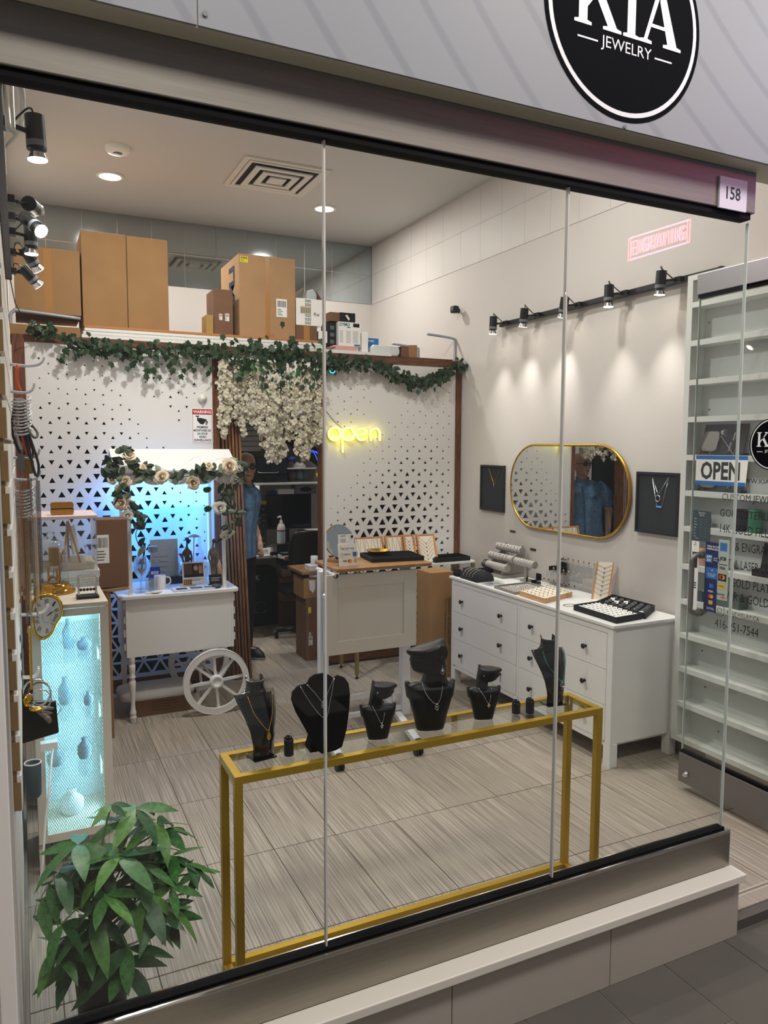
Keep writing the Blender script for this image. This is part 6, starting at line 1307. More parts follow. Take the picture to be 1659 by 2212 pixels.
solo(G().box((1.11, 3.11, cz), (1.205, 3.135, cz + .014), cardd).add([(1.115, 3.112, cz + .012), (1.2, 3.112, cz + .012), (1.2, 3.13, cz + .075), (1.115, 3.13, cz + .075), (1.115, 3.117, cz + .012), (1.2, 3.117, cz + .012), (1.2, 3.135, cz + .075), (1.115, 3.135, cz + .075)], [(0, 1, 2, 3), (7, 6, 5, 4), (0, 3, 7, 4), (1, 5, 6, 2), (3, 2, 6, 7), (0, 4, 5, 1)], blackm).rect((1.125, 3.1138, cz + .055), X1, V((0, .27, .96)), .065, .002, paper, .0006).rect((1.125, 3.1165, cz + .045), X1, V((0, .27, .96)), .055, .002, paper, .0006).rect((1.125, 3.1145, cz + .035), X1, V((0, .27, .96)), .06, .002, paper, .0006), 'slate_plaque', 'small black plaque with white lines on a wooden foot at the right of the cart', 'plaque', (1.155, 3.12, cz))
lz('dark round paperweight at the right front of the cart counter', 'paperweight', 'paperweight', [(.026, 0), (.032, .008), (.03, .02), (.015, .026), (0, .026)], mat('stone_dark', '3c4148', .4), 1.145, 3.045)
for i, (x, c_, lab) in enumerate(((1.205, 'c9a57a', 'tan pointed wooden pen at the right of the cart'), (1.228, 'e4dccb', 'cream pointed wooden pen at the right end of the cart'))): solo(G().tube([(x, 3.17, cz), (x - .006 + .012 * i, 3.18, cz + .13), (x - .004 + .012 * i, 3.185, cz + .20 - .03 * (1 - i))], [.014, .015, .001], mat('pen%d' % i, c_, .5), 8), 'wooden_pen', lab, 'pen', (x, 3.17, cz))
# under the cart
g = G().box((.615, 3.10, 0), (.97, 3.36, .115), cardd)
for i, w_ in enumerate((.15, .17, .13, .16)): g.rect((.72, 3.0995, .085 - i * .018), X1, Z1, w_, .006, mat('print_brown', '4f3320', .7), .0006)
solo(g, 'flat_carton', 'flat brown carton with printed lines on the floor under the cart', 'box', (.8, 3.2, 0))
solo(G().loft([[(p, q, z) for p, q in rrect(w_, d_, .06, 4, .76, 3.21)] for z, w_, d_ in ((.1155, .46, .26), (.135, .49, .28), (.16, .47, .26), (.172, .42, .22))], mat('wrap_white', 'd9d9d6', .5, bump=.4, bscale=30)), 'wrapped_parcel', 'flat parcel in white wrapping on the carton under the cart', 'parcel', (.76, 3.21, .1155))
solo(G().loft([[(p, q, z) for p, q in rrect(w_, .1, .03, 3, 1.01, 3.2)] for z, w_ in ((0, .09), (.03, .1), (.09, .07), (.11, .03))], mat('bag_clear', 'd3d3d0', .3, bump=.5, bscale=40)), 'plastic_bag', 'crumpled white plastic bag on the floor behind the cart wheel', 'bag', (1.01, 3.2, 0))
# ---------------------------------------------------------------- standing desk in the middle
dsk = mat('desk_wood', 'a87d50', .45, vcol='86603a', vscale=7, stretch=(2, 14, 2)); dwht = mat('desk_white', 'dcd9cf', .45); lw = mat('leg_white', 'e6e8ee', .4)
sd = thing('standing_desk', 'white rolling desk with wood top and framed front panel in the middle of the shop', 'desk', (1.93, 2.3, 0))
G().prism(rrect(.655, .40, .035, 5, 1.982, 2.365), (0, 0, 1.03), X1, Y1, .018, dsk).obj('top', sd, bev=.002)
fp = G().box((1.592, 2.205, .525), (2.205, 2.215, 1.01), dwht).obj('front_panel', sd, bev=.002)
g = G()
for a, b in (((1.592, .525), (1.672, 1.01)), ((2.118, .525), (2.205, 1.01)), ((1.672, .525), (2.118, .607)), ((1.672, .93), (2.118, 1.01))): g.box((a[0], 2.197, a[1]), (b[0], 2.205, b[1]), dwht)
g.obj('panel_frame', fp, bev=.001)
for x in (1.60, 2.155):
    G().box((x - .025, 2.235, .07), (x + .03, 2.29, 1.03), lw).obj('leg', sd, bev=.003)
    G().box((x - .022, 1.80, .055), (x + .025, 2.62, .095), lw).obj('foot', sd, bev=.003) if False else None
    xf_ = x - .11 if x < 2 else x - .155
fx = (1.515, 2.005)
for k, x in enumerate((1.60, 2.155)):
    a, b = V((fx[k], 1.80, .075)), V((x + .04, 2.66, .075)); d = (b - a).normalized(); s_ = V((d.y, -d.x, 0)) * .022
    G().add([a - s_ + V((0, 0, -.018)), a + s_ + V((0, 0, -.018)), b + s_ + V((0, 0, -.018)), b - s_ + V((0, 0, -.018)), a - s_ + V((0, 0, .018)), a + s_ + V((0, 0, .018)), b + s_ + V((0, 0, .018)), b - s_ + V((0, 0, .018))], [(0, 3, 2, 1), (4, 5, 6, 7), (0, 1, 5, 4), (1, 2, 6, 5), (2, 3, 7, 6), (3, 0, 4, 7)], lw).obj('foot', sd, bev=.003)
    for p in (a, b):
        c = G().box((p.x - .016, p.y - .03, .03), (p.x + .016, p.y + .0, .098), black).obj('caster', sd, bev=.003)
        for s2 in (-.013, .013): G().cyl((p.x + s2 - .008, p.y - .008, .027), (p.x + s2 + .008, p.y - .008, .027), .027, black, 18).obj('wheel', c, bev=.003)
    G().lathe([(.018, 0), (.022, .006), (.016, .02), (.0, .022)], black, xf=Matrix.Translation((x + .03, 2.262, .47)) @ Matrix.Rotation(pi / 2, 4, 'Y'), n=8).obj('knob', sd)
G().box((1.63, 2.25, .21), (2.13, 2.275, .245), lw).obj('crossbar', sd, bev=.002); G().box((1.63, 2.25, .10), (2.13, 2.275, .13), lw).obj('crossbar', sd, bev=.002)
for x in (1.98, 2.07): G().box((x, 2.25, .13), (x + .015, 2.275, .21), lw).obj('crossbar', sd)
G().cyl((1.66, 2.19, 1.005), (1.66, 2.215, 1.005), .013, black, 14).obj('plug', sd); G().cyl((1.64, 2.45, 1.012), (1.66, 2.19, 1.008), .012, lw, 10).obj('rod', sd)
sz = 1.0485
# things on it
t = thing('table_mirror', 'round tilting table mirror on a wooden foot on the standing desk', 'mirror', (1.79, 2.47, sz)); G().cyl((1.79, 2.47, sz), (1.79, 2.47, sz + .016), .07, dsk, 28).obj('foot', t, bev=.003)
egg = [(.098 * cos(a) * (1 + .06 * cos(2 * a + .6)), .105 * sin(a)) for a in [k * pi / 18 for k in range(36)]]
mv = V((-.1, .22, .97)).normalized(); mu = V((1, .06, .09)).normalized()
G().prism(egg, (1.795, 2.462, sz + .125), mu, mv, .006, MATS['mirror_glass']).obj('mirror_glass', t); G().prism([(a * 1.02, b * 1.02) for a, b in egg], (1.795, 2.475, sz + .125), mu, mv, .010, dsk).obj('back', t); G().cyl((1.79, 2.47, sz + .012), (1.79, 2.48, sz + .045), .02, blackm, 12).obj('joint', t)
t = thing('card_holder', 'white payment sign with card marks at the front of the standing desk', 'sign', (1.77, 2.26, sz)); U3 = V((1, -.02, 0)).normalized(); 
def cq(g, a, b, w_, h_, m, d): return g.rect(V((1.706, 2.252, sz)) + U3 * a + V((0, .02, .2)).normalized() * b, U3, V((0, .1, .995)), w_, h_, m, d)
g = G().add([V((1.706, 2.252, sz)) + p for p in (V((0, 0, 0)), V((.126, 0, 0)), V((.120, .014, .135)), V((-.006, .014, .135)), V((0, .003, 0)), V((.126, .003, 0)), V((.120, .017, .135)), V((-.006, .017, .135)))], [(0, 1, 2, 3), (7, 6, 5, 4), (0, 3, 7, 4), (1, 5, 6, 2), (3, 2, 6, 7), (0, 4, 5, 1)], paper).box((1.706, 2.252, sz), (1.832, 2.30, sz + .003), acry)
P0 = V((1.706, 2.252, sz)); V3 = V((0, .103, .995))
g.text('Pay your way.', P0 + U3 * .058 + V3 * .10, U3, V3, .015, gry, w=.088, align='c', bold=.02, d=.001); g.text('Square', P0 + U3 * .034 + V3 * .066, U3, V3, .013, gry, w=.042, bold=.03, d=.001)
g.tube([P0 + U3 * (.02 + .010 * cos(a)) + V3 * (.071 + .010 * sin(a)) + V((0, -.001, 0)) for a in [k * pi / 8 for k in range(16)]], .0007, gry, 3, closed=True)
g.rect(P0 + U3 * .09 + V3 * .060, U3, V3, .025, .025, bl_, .001); g.text('VISA', P0 + U3 * .022 + V3 * .028, U3, V3, .011, mat('print_black', '2e3432', .6), w=.03, bold=.03, d=.001)
for i, m in ((0, 'print_red'), (1, 'print_amber')): g.poly([P0 + U3 * (.065 + .010 * i + .0095 * cos(k * pi / 9)) + V3 * (.033 + .0095 * sin(k * pi / 9)) + V((0, -.0012 - .0004 * i, 0)) for k in range(18)], MATS[m])
g.rect(P0 + U3 * .096 + V3 * .024, U3, V3, .02, .02, MATS['print_gold'], .001); g.obj('card', t)
g = G().rect(P0 + V((0, .017, .128)), U3, V3, .105, .065, paper, .001); g.rect(P0 + V((0, .018, .127)), U3, V3, .105, .066, paper, .0); g.rect(P0 + V((.012, .017, .182)), U3, V3, .035, .004, gry, .002)
for i in range(3): g.rect(P0 + V((.012, .017, .163 - i * .008)), U3, V3, .035, .002, gry, .002)
g.poly([P0 + V((.088 + .009 * cos(k * pi / 8), .0145, .178 + .009 * sin(k * pi / 8))) for k in range(16)], ink); g.obj('leaflet', t)
t = thing('display_tray', 'black velvet display tray with raised edge on the standing desk', 'tray', (2.17, 2.44, sz))
ta = [(1.955, 2.31), (2.352, 2.265), (2.44, 2.655 - .1), (1.985, 2.58)]
ta = [(1.952, 2.318), (2.300, 2.272), (2.335, 2.535), (1.985, 2.58)]
G().loft([[(x, y, sz) for x, y in ta], [(x, y, sz + .028) for x, y in ta]], blackm, smooth=False).obj('tray', t, bev=.003); cx_ = sum(p[0] for p in ta) / 4; cy_2 = sum(p[1] for p in ta) / 4
G().loft([[(cx_ + (x - cx_) * .95, cy_2 + (y - cy_2) * .95, sz + .0282) for x, y in ta], [(cx_ + (x - cx_) * .94, cy_2 + (y - cy_2) * .94, sz + .030) for x, y in ta]], velvet, smooth=False).obj('pad', t)
lz('shiny gold bowl on the black display tray', 'gold_bowl', 'bowl', [(.02, 0), (.05, .006), (.074, .02), (.078, .028), (.074, .027), (.045, .011), (0, .006)], gb, 2.06, 2.455, 32, z=sz + .0305)
G_ = G()
for x in (1.94, 1.955, 1.97): G_.tube([V((x, 2.60 + .018 * cos(a), sz + .022 + .018 * sin(a))) for a in [k * pi / 10 for k in range(20)]], .0035, chrome, 6, closed=True)
solo(G_, 'bangle_set', 'three silver and black bangles at the far left corner of the display tray', 'bangles', (1.955, 2.6, sz))
# ---------------------------------------------------------------- gold legged console behind with necklace racks
gcz = .852
gc = thing('side_table', 'gold legged console table with white top behind the standing desk', 'table', (2.75, 3.4, 0)); olive = mat('leg_gold_dull', '8f8350', .4, .7)
G().box((2.245, 3.235, gcz - .02), (3.30, 3.575, gcz), white).obj('top', gc, bev=.002)
for x in (2.245, 3.275):
    for y in (3.235, 3.55):
        G().box((x, y, .03), (x + .025, y + .025, gcz - .02), olive).obj('leg', gc, bev=.001); G().lathe([(.012, 0), (.013, .012), (.005, .02), (.005, .03), (0, .03)], black, (x + .0125, y + .0125, 0), 12).obj('foot', gc)
for x in (2.245, 3.275): G().box((x, 3.26, .235), (x + .025, 3.55, .26), olive).obj('rail', gc)
G().box((2.27, 3.555, .26), (3.275, 3.575, .285), olive).obj('rail', gc); G().box((2.27, 3.24, .26), (3.275, 3.26, .285), olive).obj('rail', gc) if False else None
linen = mat('rack_linen', 'ece0cd', .8); rackw = mat('rack_wood', 'd59a68', .5, vcol='b97d4e', vscale=20)
def rack(label, x0, x1, y, h, pats, lean=.32, ztop=gcz):
    t = thing('necklace_rack', label, 'rack', ((x0 + x1) / 2, y, ztop)); vv = V((0, lean, 1)).normalized(); p0 = V((x0, y, ztop + .004))
    G().prism([(0, 0), (x1 - x0, 0), (x1 - x0, h), (0, h)], p0 + V((0, .010, 0)), X1, vv, .008, linen).obj('panel', t)
    for a in (0, x1 - x0 - .014):
        s_ = G().prism([(a, 0), (a + .014, 0), (a + .014, h + .012), (a, h + .012)], p0 + V((0, .014, 0)), X1, vv, .02, rackw).obj('side_rail', t, bev=.001)
        for k in range(8): G().prism([(a + .014 if a == 0 else a - .003, h * (.06 + .115 * k)), (a + .017 if a == 0 else a, h * (.06 + .115 * k)), (a + .017 if a == 0 else a, h * (.11 + .115 * k)), (a + .014 if a == 0 else a - .003, h * (.11 + .115 * k))], p0 + V((0, .012, 0)), X1, vv, .016, rackw).obj('peg', s_)
    G().prism([(.014, h), (x1 - x0 - .014, h), (x1 - x0 - .014, h + .01), (.014, h + .01)], p0 + V((0, .012, 0)), X1, vv, .014, rackw).obj('top_rail', t)
    G().add([p0 + V((.02, .015, .003)), p0 + V((x1 - x0 - .02, .015, .003)), p0 + V((x1 - x0 - .02, .12, -.003)), p0 + V((.02, .12, -.003))], [(0, 1, 2, 3), (3, 2, 1, 0)], rackw).obj('foot', t)
    for i, (a, w_, dz0, L_, m, pd) in enumerate(pats):
        b = lambda u, v: p0 + V((0, .001, 0)) + X1 * u + vv * v
        pts = [b(a - w_ / 2, h - dz0), b(a - w_ * .12, h - dz0 - L_ * .86), b(a, h - dz0 - L_), b(a + w_ * .12, h - dz0 - L_ * .86), b(a + w_ / 2, h - dz0)]
        o = thing('necklace', '%s necklace, %s on the %s' % (('fine dark silver' if m is gun else 'fine gold'), ['first', 'second', 'third', 'fourth', 'fifth', 'sixth', 'seventh'][i], ' '.join(label.split(',')[0].split()[:7])), 'necklace', tuple(pts[2]))
        G().tube(pts, .0011, m, 4).obj('chain', o)
        g = G()
        if pd == 'bar': g.cbox(pts[2] + V((0, -.002, -.012)), (.004, .003, .03), m)
        elif pd == 'tag': g.prism(rrect(.026, .044, .010, 3, 0, 0), pts[2] + V((0, -.001, -.024)), X1, vv, .002, mat('tag_steel', '9d9a94', .35, .8))
        elif pd == 'disc': g.cyl(pts[2] + V((0, 0, -.010)), pts[2] + V((0, -.003, -.010)), .010, gun, 12)
        else: g.ell(pts[2] + V((0, -.002, -.004)), .0045, m, 6, 5)
        g.obj('pendant', o)
rack('wide wooden necklace rack, leftmost of four behind the display tray', 2.262, 2.555, 3.36, .205, [(.05, .035, .01, .15, gun, 'dot'), (.085, .03, .005, .10, gun, 'dot'), (.13, .018, .005, .12, gun, 'bar'), (.175, .05, .005, .09, gun, 'none'), (.23, .04, .005, .14, gun, 'disc'), (.255, .035, .005, .105, gun, 'disc')])
rack('second wooden necklace rack from the left with two big tags', 2.56, 2.715, 3.33, .21, [(.045, .035, .01, .16, gun, 'dot'), (.085, .04, .005, .12, gun, 'tag'), (.13, .035, .005, .115, gun, 'tag')])
rack('narrow wooden necklace rack, third from the left with stacked V chains', 2.70, 2.80, 3.29, .215, [(.05, .07, .005 + .028 * k, .035, gun, 'dot') for k in range(6)])
rack('tall wooden necklace rack, rightmost of four behind the display tray', 2.81, 2.975, 3.27, .215, [(.08, .12, .005 + .032 * k, .055, gun, 'dot') for k in range(5)])
t = thing('ring_tray', 'black slotted ring tray on the console beside the tall carton', 'tray', (3.08, 3.30, gcz)); G().box((2.93, 3.24, gcz), (3.26, 3.42, gcz + .035), blackm).obj('tray', t, bev=.003)
for i in range(7): G().box((2.945, 3.25 + i * .023, gcz + .0355), (3.245, 3.262 + i * .023, gcz + .042), velvet).obj('slot_pad', t, bev=.002)
cbox('tall brown carton printed sideways between the desk and the dresser', (2.745, 2.985, 0), (2.945, 3.20, .825), card, None, lambda g, y: (g.text('Carton No. No de boite 12200', (2.90, y, .62), (0, 0, -1), X1, .022, mat('print_brown', '4f3320', .7), w=.36), g.text('Made in China/Fabrique en Chine', (2.868, y, .62), (0, 0, -1), X1, .022, mat('print_brown', '4f3320', .7), w=.36)))
# ---------------------------------------------------------------- on the dresser
dz0 = dz + .0003; lg_ = mat('linen_grey', 'a9a39c', .85); lgd = mat('linen_grey_dark', '8f8a83', .85)
t = thing('slot_tray', 'black velvet tray with two upright ribs at the far end of the dresser', 'tray', (3.0, 2.86, dz0)); G().box((2.90, 2.835, dz0), (3.10, 2.905, dz0 + .018), velvet).obj('base', t, bev=.002); 
for x in (2.905, 2.98): G().box((x, 2.835, dz0 + .018), (x + .02, 2.905, dz0 + .055), mat('velvet_navy', '141726', .9)).obj('rib', t, bev=.003)
for y, s_ in ((2.86, 0),): solo(G().box((3.11, 2.79, dz0), (3.18, 2.90, dz0 + .045), velvet), 'velvet_box', 'small black velvet box behind the domed bracelet stand', 'box', (3.14, 2.85, dz0), bev=.003)
t = thing('bracelet_dome', 'black half-round bracelet display near the far end of the dresser', 'display', (2.97, 2.69, dz0)); n = 16
G().loft([[(2.968 + .074 * cos(a), y, dz0 + .078 * sin(a)) for a in [pi * k / n for k in range(n + 1)]] for y in (2.805, 2.575)], blackm).obj('dome', t)
for i, y in enumerate((2.76, 2.72, 2.68, 2.64)):
    o = solo(G().tube([V((2.968 + .0762 * cos(a), y + .004 * sin(3 * a), dz0 + .0802 * sin(a))) for a in [pi * k / 20 for k in range(2, 19)]], .0016, silver, 5), 'bracelet', 'thin silver bracelet, %s from the left on the black half-round display' % ('first', 'second', 'third', 'fourth')[i], 'bracelet', (2.968, y, dz0 + .08))
t = thing('bracelet_stand', 'grey velvet three-tier bracelet stand on the dresser', 'display', (3.27, 2.77, dz0)); G().box((3.15, 2.64, dz0), (3.38, 2.91, dz0 + .02), lgd).obj('base', t, bev=.003)
for y in (2.672, 2.885): G().prism([(3.165, dz0 + .02), (3.375, dz0 + .02), (3.375, dz0 + .20), (3.35, dz0 + .235), (3.315, dz0 + .225), (3.30, dz0 + .17), (3.25, dz0 + .15), (3.235, dz0 + .11), (3.18, dz0 + .09)], (0, y, 0), X1, Z1, .012, lgd).obj('side', t, bev=.002)
tb_ = []
for i, (x, z) in enumerate(((3.185, dz0 + .075), (3.245, dz0 + .135), (3.315, dz0 + .20))):
    G().cyl((x, 2.62, z), (x, 2.93, z), .028, lg_, 20).cyl((x, 2.617, z), (x, 2.62, z), .022, lgd, 20).obj('bar', t, bev=.002)
    rr = random.Random(i); ms = (blackm, silver, silver)
    for k in range((4, 6, 7)[i]):
        y = 2.90 - k * .042 if i else 2.915 - k * .013
        solo(G().tube([V((x + .0295 * cos(a), y, z + .0295 * sin(a))) for a in [2 * pi * q / 18 for q in range(18)]], .0026 if i == 0 else .0014, blackm if i == 0 else silver, 5, closed=True).ell((x - .02, y, z + .0225), .004, blackm if k % 2 else silver, 6, 5), 'bracelet', '%s bracelet, %s from the left on the %s bar of the grey stand' % ('black' if i == 0 else 'silver', ('first', 'second', 'third', 'fourth', 'fifth', 'sixth', 'seventh')[k], ('lowest', 'middle', 'top')[i]), 'bracelet', (x, y, z))
t = thing('t_bar_stand', 'grey velvet T-bar bracelet stand right of the three-tier stand', 'display', (3.26, 2.47, dz0)); G().cyl((3.26, 2.49, dz0), (3.26, 2.49, dz0 + .012), .045, lgd, 24).cyl((3.26, 2.49, dz0 + .012), (3.26, 2.49, dz0 + .11), .014, lgd, 14).obj('post', t); G().cyl((3.26, 2.39, dz0 + .13), (3.26, 2.62, dz0 + .13), .027, lg_, 20).cyl((3.26, 2.387, dz0 + .13), (3.26, 2.39, dz0 + .13), .021, lgd, 20).obj('bar', t, bev=.002)
for k in range(6): solo(G().tube([V((3.26 + .0285 * cos(a), 2.42 + k * .034, dz0 + .13 + .0285 * sin(a))) for a in [2 * pi * q / 16 for q in range(16)]], .0013, silver, 5, closed=True), 'bracelet', 'silver bracelet, %s from the right on the grey T-bar stand' % ('first', 'second', 'third', 'fourth', 'fifth', 'sixth')[k], 'bracelet', (3.26, 2.42 + k * .034, dz0 + .13))
# grey and white trays
def tray_q(name, label, pts, h, m, pad, inset=.94):
    t = thing(name, label, 'tray', (sum(p[0] for p in pts) / 4, sum(p[1] for p in pts) / 4, dz0)); c = V((sum(p[0] for p in pts) / 4, sum(p[1] for p in pts) / 4, 0))
    P = [V((x, y, 0)) for x, y in pts]; Q = [c + (p - c) * inset for p in P]; g = G()
    g.add([p + Z1 * dz0 for p in P] + [p + Z1 * (dz0 + h) for p in P] + [p + Z1 * (dz0 + h) for p in Q] + [p + Z1 * (dz0 + h * .35) for p in Q], [(3, 2, 1, 0)] + [(i, (i + 1) % 4, 4 + (i + 1) % 4, 4 + i) for i in range(4)] + [(4 + i, 4 + (i + 1) % 4, 8 + (i + 1) % 4, 8 + i) for i in range(4)] + [(8 + i, 8 + (i + 1) % 4, 12 + (i + 1) % 4, 12 + i) for i in range(4)], m)
    g.obj('tray', t); G().add([p + Z1 * (dz0 + h * .36) for p in Q], [(0, 1, 2, 3)], pad).obj('pad', t)
    return lambda u, v, z=0: Q[0] + (Q[1] - Q[0]) * u + (Q[3] - Q[0]) * v + (Q[0] - Q[1] - Q[3] + Q[2]) * u * v + Z1 * (dz0 + h * .37 + z)
ccw = lambda pts: pts
gtp = tray_q('earring_tray', 'flat grey tray of small earrings near the middle of the dresser', [(2.885, 2.10), (3.20, 2.12), (3.19, 2.385), (2.895, 2.36)], .018, lgd, lg_)
es_ = G().ell((0, 0, .003), .0045, silver, 6, 4).mesh('stud')
k = 0
for i in range(7):
    for j in range(8):
        o = bpy.data.objects.new('stud_earring', es_); COL.objects.link(o); o.location = gtp(.08 + .84 * i / 6, .08 + .84 * j / 7); tag(o, 'tiny silver stud earring, %s row, %s back in the flat grey tray' % (ORD[i], ORD[j]), 'earring', 'stud earrings in the grey tray')
wtp = tray_q('pendant_tray', 'padded white tray with wooden sides at the front of the dresser', [(2.886, 1.79), (3.19, 1.90), (3.215, 2.16), (2.895, 2.07)], .032, oak, linen, .97)
pl_ = G().tube([(0, -.014, .002), (0, .010, .002)], .0008, gun, 4).ell((0, .013, .003), .0035, gun, 6, 4).mesh('pendant')
G().add([wtp(u, v, .021) for u, v in ((0, 0), (1, 0), (1, 1), (0, 1))], [(0, 1, 2, 3)], linen).obj('cushion', bpy.data.objects['pendant_tray'], kind=None)
for i in range(6):
    for j in range(6):
        o = bpy.data.objects.new('small_pendant', pl_); COL.objects.link(o); o.location = wtp(.1 + .8 * i / 5, .1 + .8 * j / 5, .0215); o.rotation_euler = (0, 0, .6 + .2 * ((i * 3 + j) % 3)); tag(o, 'tiny pendant, %s row, %s back on the padded white tray' % (ORD[i], ORD[j]), 'pendant', 'pendants on the white tray')
t = thing('ring_box', 'open black ring box behind the padded white tray', 'box', (3.245, 2.36, dz0)); G().box((3.22, 2.33, dz0), (3.27, 2.38, dz0 + .03), velvet).obj('base', t, bev=.003); G().box((3.262, 2.33, dz0 + .03), (3.275, 2.38, dz0 + .075), velvet).obj('lid', t, bev=.003)
lz('small black ring cone beside the open ring box', 'ring_cone', 'cone', [(.014, 0), (.014, .008), (.006, .02), (.002, .055), (0, .056)], velvet, 3.20, 2.40, z=dz0)
t = thing('gift_box', 'open black box with raised lid behind the clear step display', 'box', (3.34, 2.26, dz0 + .0)); G().box((3.315, 2.20, dz0), (3.385, 2.29, dz0 + .10), acry).box((3.31, 2.19, dz0 + .10), (3.385, 2.30, dz0 + .135), velvet).obj('base', t, bev=.003); G().box((3.372, 2.20, dz0 + .135), (3.39, 2.29, dz0 + .19), velvet).obj('lid', t, bev=.003)
t = thing('step_display', 'clear acrylic three-step riser on the dresser', 'riser', (3.25, 1.98, dz0))
yA, yB_ = 1.83, 2.20
for i, (xa, z) in enumerate(((3.13, .06), (3.21, .125), (3.29, .19))):
    G().box((xa, yA, dz0 + z - .003), (xa + .083, yB_, dz0 + z), acry).box((xa, yA, dz0 + (0 if i == 0 else (.06, .125)[i - 1])), (xa + .003, yB_, dz0 + z - .003), acry).obj('step', t)
    rm = G().tube([V((.007 * cos(a), 0, .008 + .007 * sin(a))) for a in [2 * pi * q / 12 for q in range(12)]], .0012, gb, 5, closed=True).ell((0, 0, .017), .0048, (blackm, silver, mat('gem_red', '6b1c1c', .2))[i], 8, 6).mesh('ring')
    for k in range(7):
        o = bpy.data.objects.new('gem_ring', rm); COL.objects.link(o); o.location = (xa + .042, yA + .03 + k * .052, dz0 + z + .0012); tag(o, 'gold ring, %s stone, %s clear step, %s from the right' % (('black', 'silver', 'dark red')[i], ('lowest', 'middle', 'top')[i], ('first', 'second', 'third', 'fourth', 'fifth', 'sixth', 'last')[k]), 'ring', 'rings on the step display')
G().box((3.37, yA, dz0), (3.373, yB_, dz0 + .187), acry).obj('back', t)
# leaning narrow board
t = thing('necklace_rack', 'narrow wooden necklace rack leaning at the wall right of the clear steps', 'rack', (3.31, 1.74, dz0)); 
A = [V((3.258, 1.783, dz0)), V((3.322, 1.722, dz0)), V((3.372, 1.735, dz0 + .235)), V((3.306, 1.796, dz0 + .235))]; nn = (A[1] - A[0]).cross(A[3] - A[0]).normalized()
slab = lambda P, d, m: G().add([p for p in P] + [p - nn * d for p in P], [(0, 1, 2, 3), (7, 6, 5, 4), (0, 3, 7, 4), (1, 5, 6, 2), (3, 2, 6, 7), (0, 4, 5, 1)], m)
slab(A, .006, linen).obj('panel', t)
eu = (A[1] - A[0]) * .1
for P in ([A[0] - eu, A[0], A[3], A[3] - eu], [A[1], A[1] + eu, A[2] + eu, A[2]]): slab([p + nn * .004 for p in P], .016, rackw).obj('side_rail', t)
for k in range(7):
    f = .93 - k * .12; a, b = A[0].lerp(A[3], f) + nn * .002, A[1].lerp(A[2], f) + nn * .002; m_ = A[0].lerp(A[3], f - .09).lerp(A[1].lerp(A[2], f - .09), .5) + nn * .003
    o = thing('necklace', 'fine dark necklace, %s from the top on the narrow leaning rack' % ('first', 'second', 'third', 'fourth', 'fifth', 'sixth', 'seventh')[k], 'necklace', tuple(m_)); G().tube([a, m_, b], .0009, gun, 4).obj('chain', o); G().ell(m_, .0045, gun, 6, 5).obj('pendant', o)
# two black card trays
bt2 = tray_q('card_tray', 'rear black tray of black and white earring cards at the near end of the dresser', [(3.14, 1.215), (3.36, 1.36), (3.365, 1.72), (3.13, 1.60)], .034, blackm, velvet)
cwm, cbm = paper, mat('card_black', '17181b', .6)
def ecard(m): return G().add([(-.013, -.010, 0), (.013, -.010, 0), (.013, .008, .014), (-.013, .008, .014), (-.013, -.0092, -.001), (.013, -.0092, -.001), (.013, .0088, .013), (-.013, .0088, .013)], [(0, 1, 2, 3), (7, 6, 5, 4), (0, 3, 7, 4), (1, 5, 6, 2), (3, 2, 6, 7), (0, 4, 5, 1)], m).ell((-.004, -.002, .007), .003, silver if m is cbm else gun, 6, 4).ell((.004, -.002, .007), .003, silver if m is cbm else gun, 6, 4).mesh('earring_card')
ew, eb = ecard(cwm), ecard(cbm)
for i in range(5):
    for j in range(6):
        wq = (i, j) in ((3, 5), (3, 3), (0, 0), (2, 4)); o = bpy.data.objects.new('earring_card', ew if wq else eb); COL.objects.link(o); o.location = bt2(.1 + .8 * i / 4, .09 + .82 * j / 5, .004); o.rotation_euler = (0, 0, -1.0)
        tag(o, '%s earring card, %s column, %s row in the rear black tray' % ('white' if wq else 'black', ORD[i], ORD[j]), 'earring card', 'earring cards in the rear tray')
bt1 = tray_q('card_tray', 'front black tray full of white earring cards at the near end of the dresser', [(2.915, 1.20), (3.125, 1.225), (3.16, 1.60), (2.93, 1.575)], .034, blackm, velvet)
for i in range(6):
    for j in range(8):
        o = bpy.data.objects.new('earring_card', ew); COL.objects.link(o); o.location = bt1(.1 + .8 * i / 5, .06 + .88 * j / 7, .004); o.rotation_euler = (0, 0, -1.2)
        tag(o, 'small white earring card, %s column, %s row in the front black tray' % (ORD[i], ORD[j]), 'earring card', 'earring cards in the front tray')
solo(G().tube([V((2.995 + .04 * cos(a), 1.69 + .03 * sin(a), dz0 + .002)) for a in [2 * pi * q / 24 for q in range(24)]], .0016, gun, 5, closed=True).ell((2.96, 1.70, dz0 + .004), .004, MATS['bead_green'], 6, 5), 'bracelet', 'loose dark bracelet lying before the white tray on the dresser', 'bracelet', (2.995, 1.69, dz0))
solo(G().box((2.90, 2.42, dz0), (3.04, 2.53, dz0 + .006), acry).box((2.91, 2.43, dz0 + .006), (3.03, 2.52, dz0 + .02), acry), 'acrylic_box', 'flat clear acrylic box before the T-bar stand on the dresser', 'box', (2.97, 2.47, dz0))
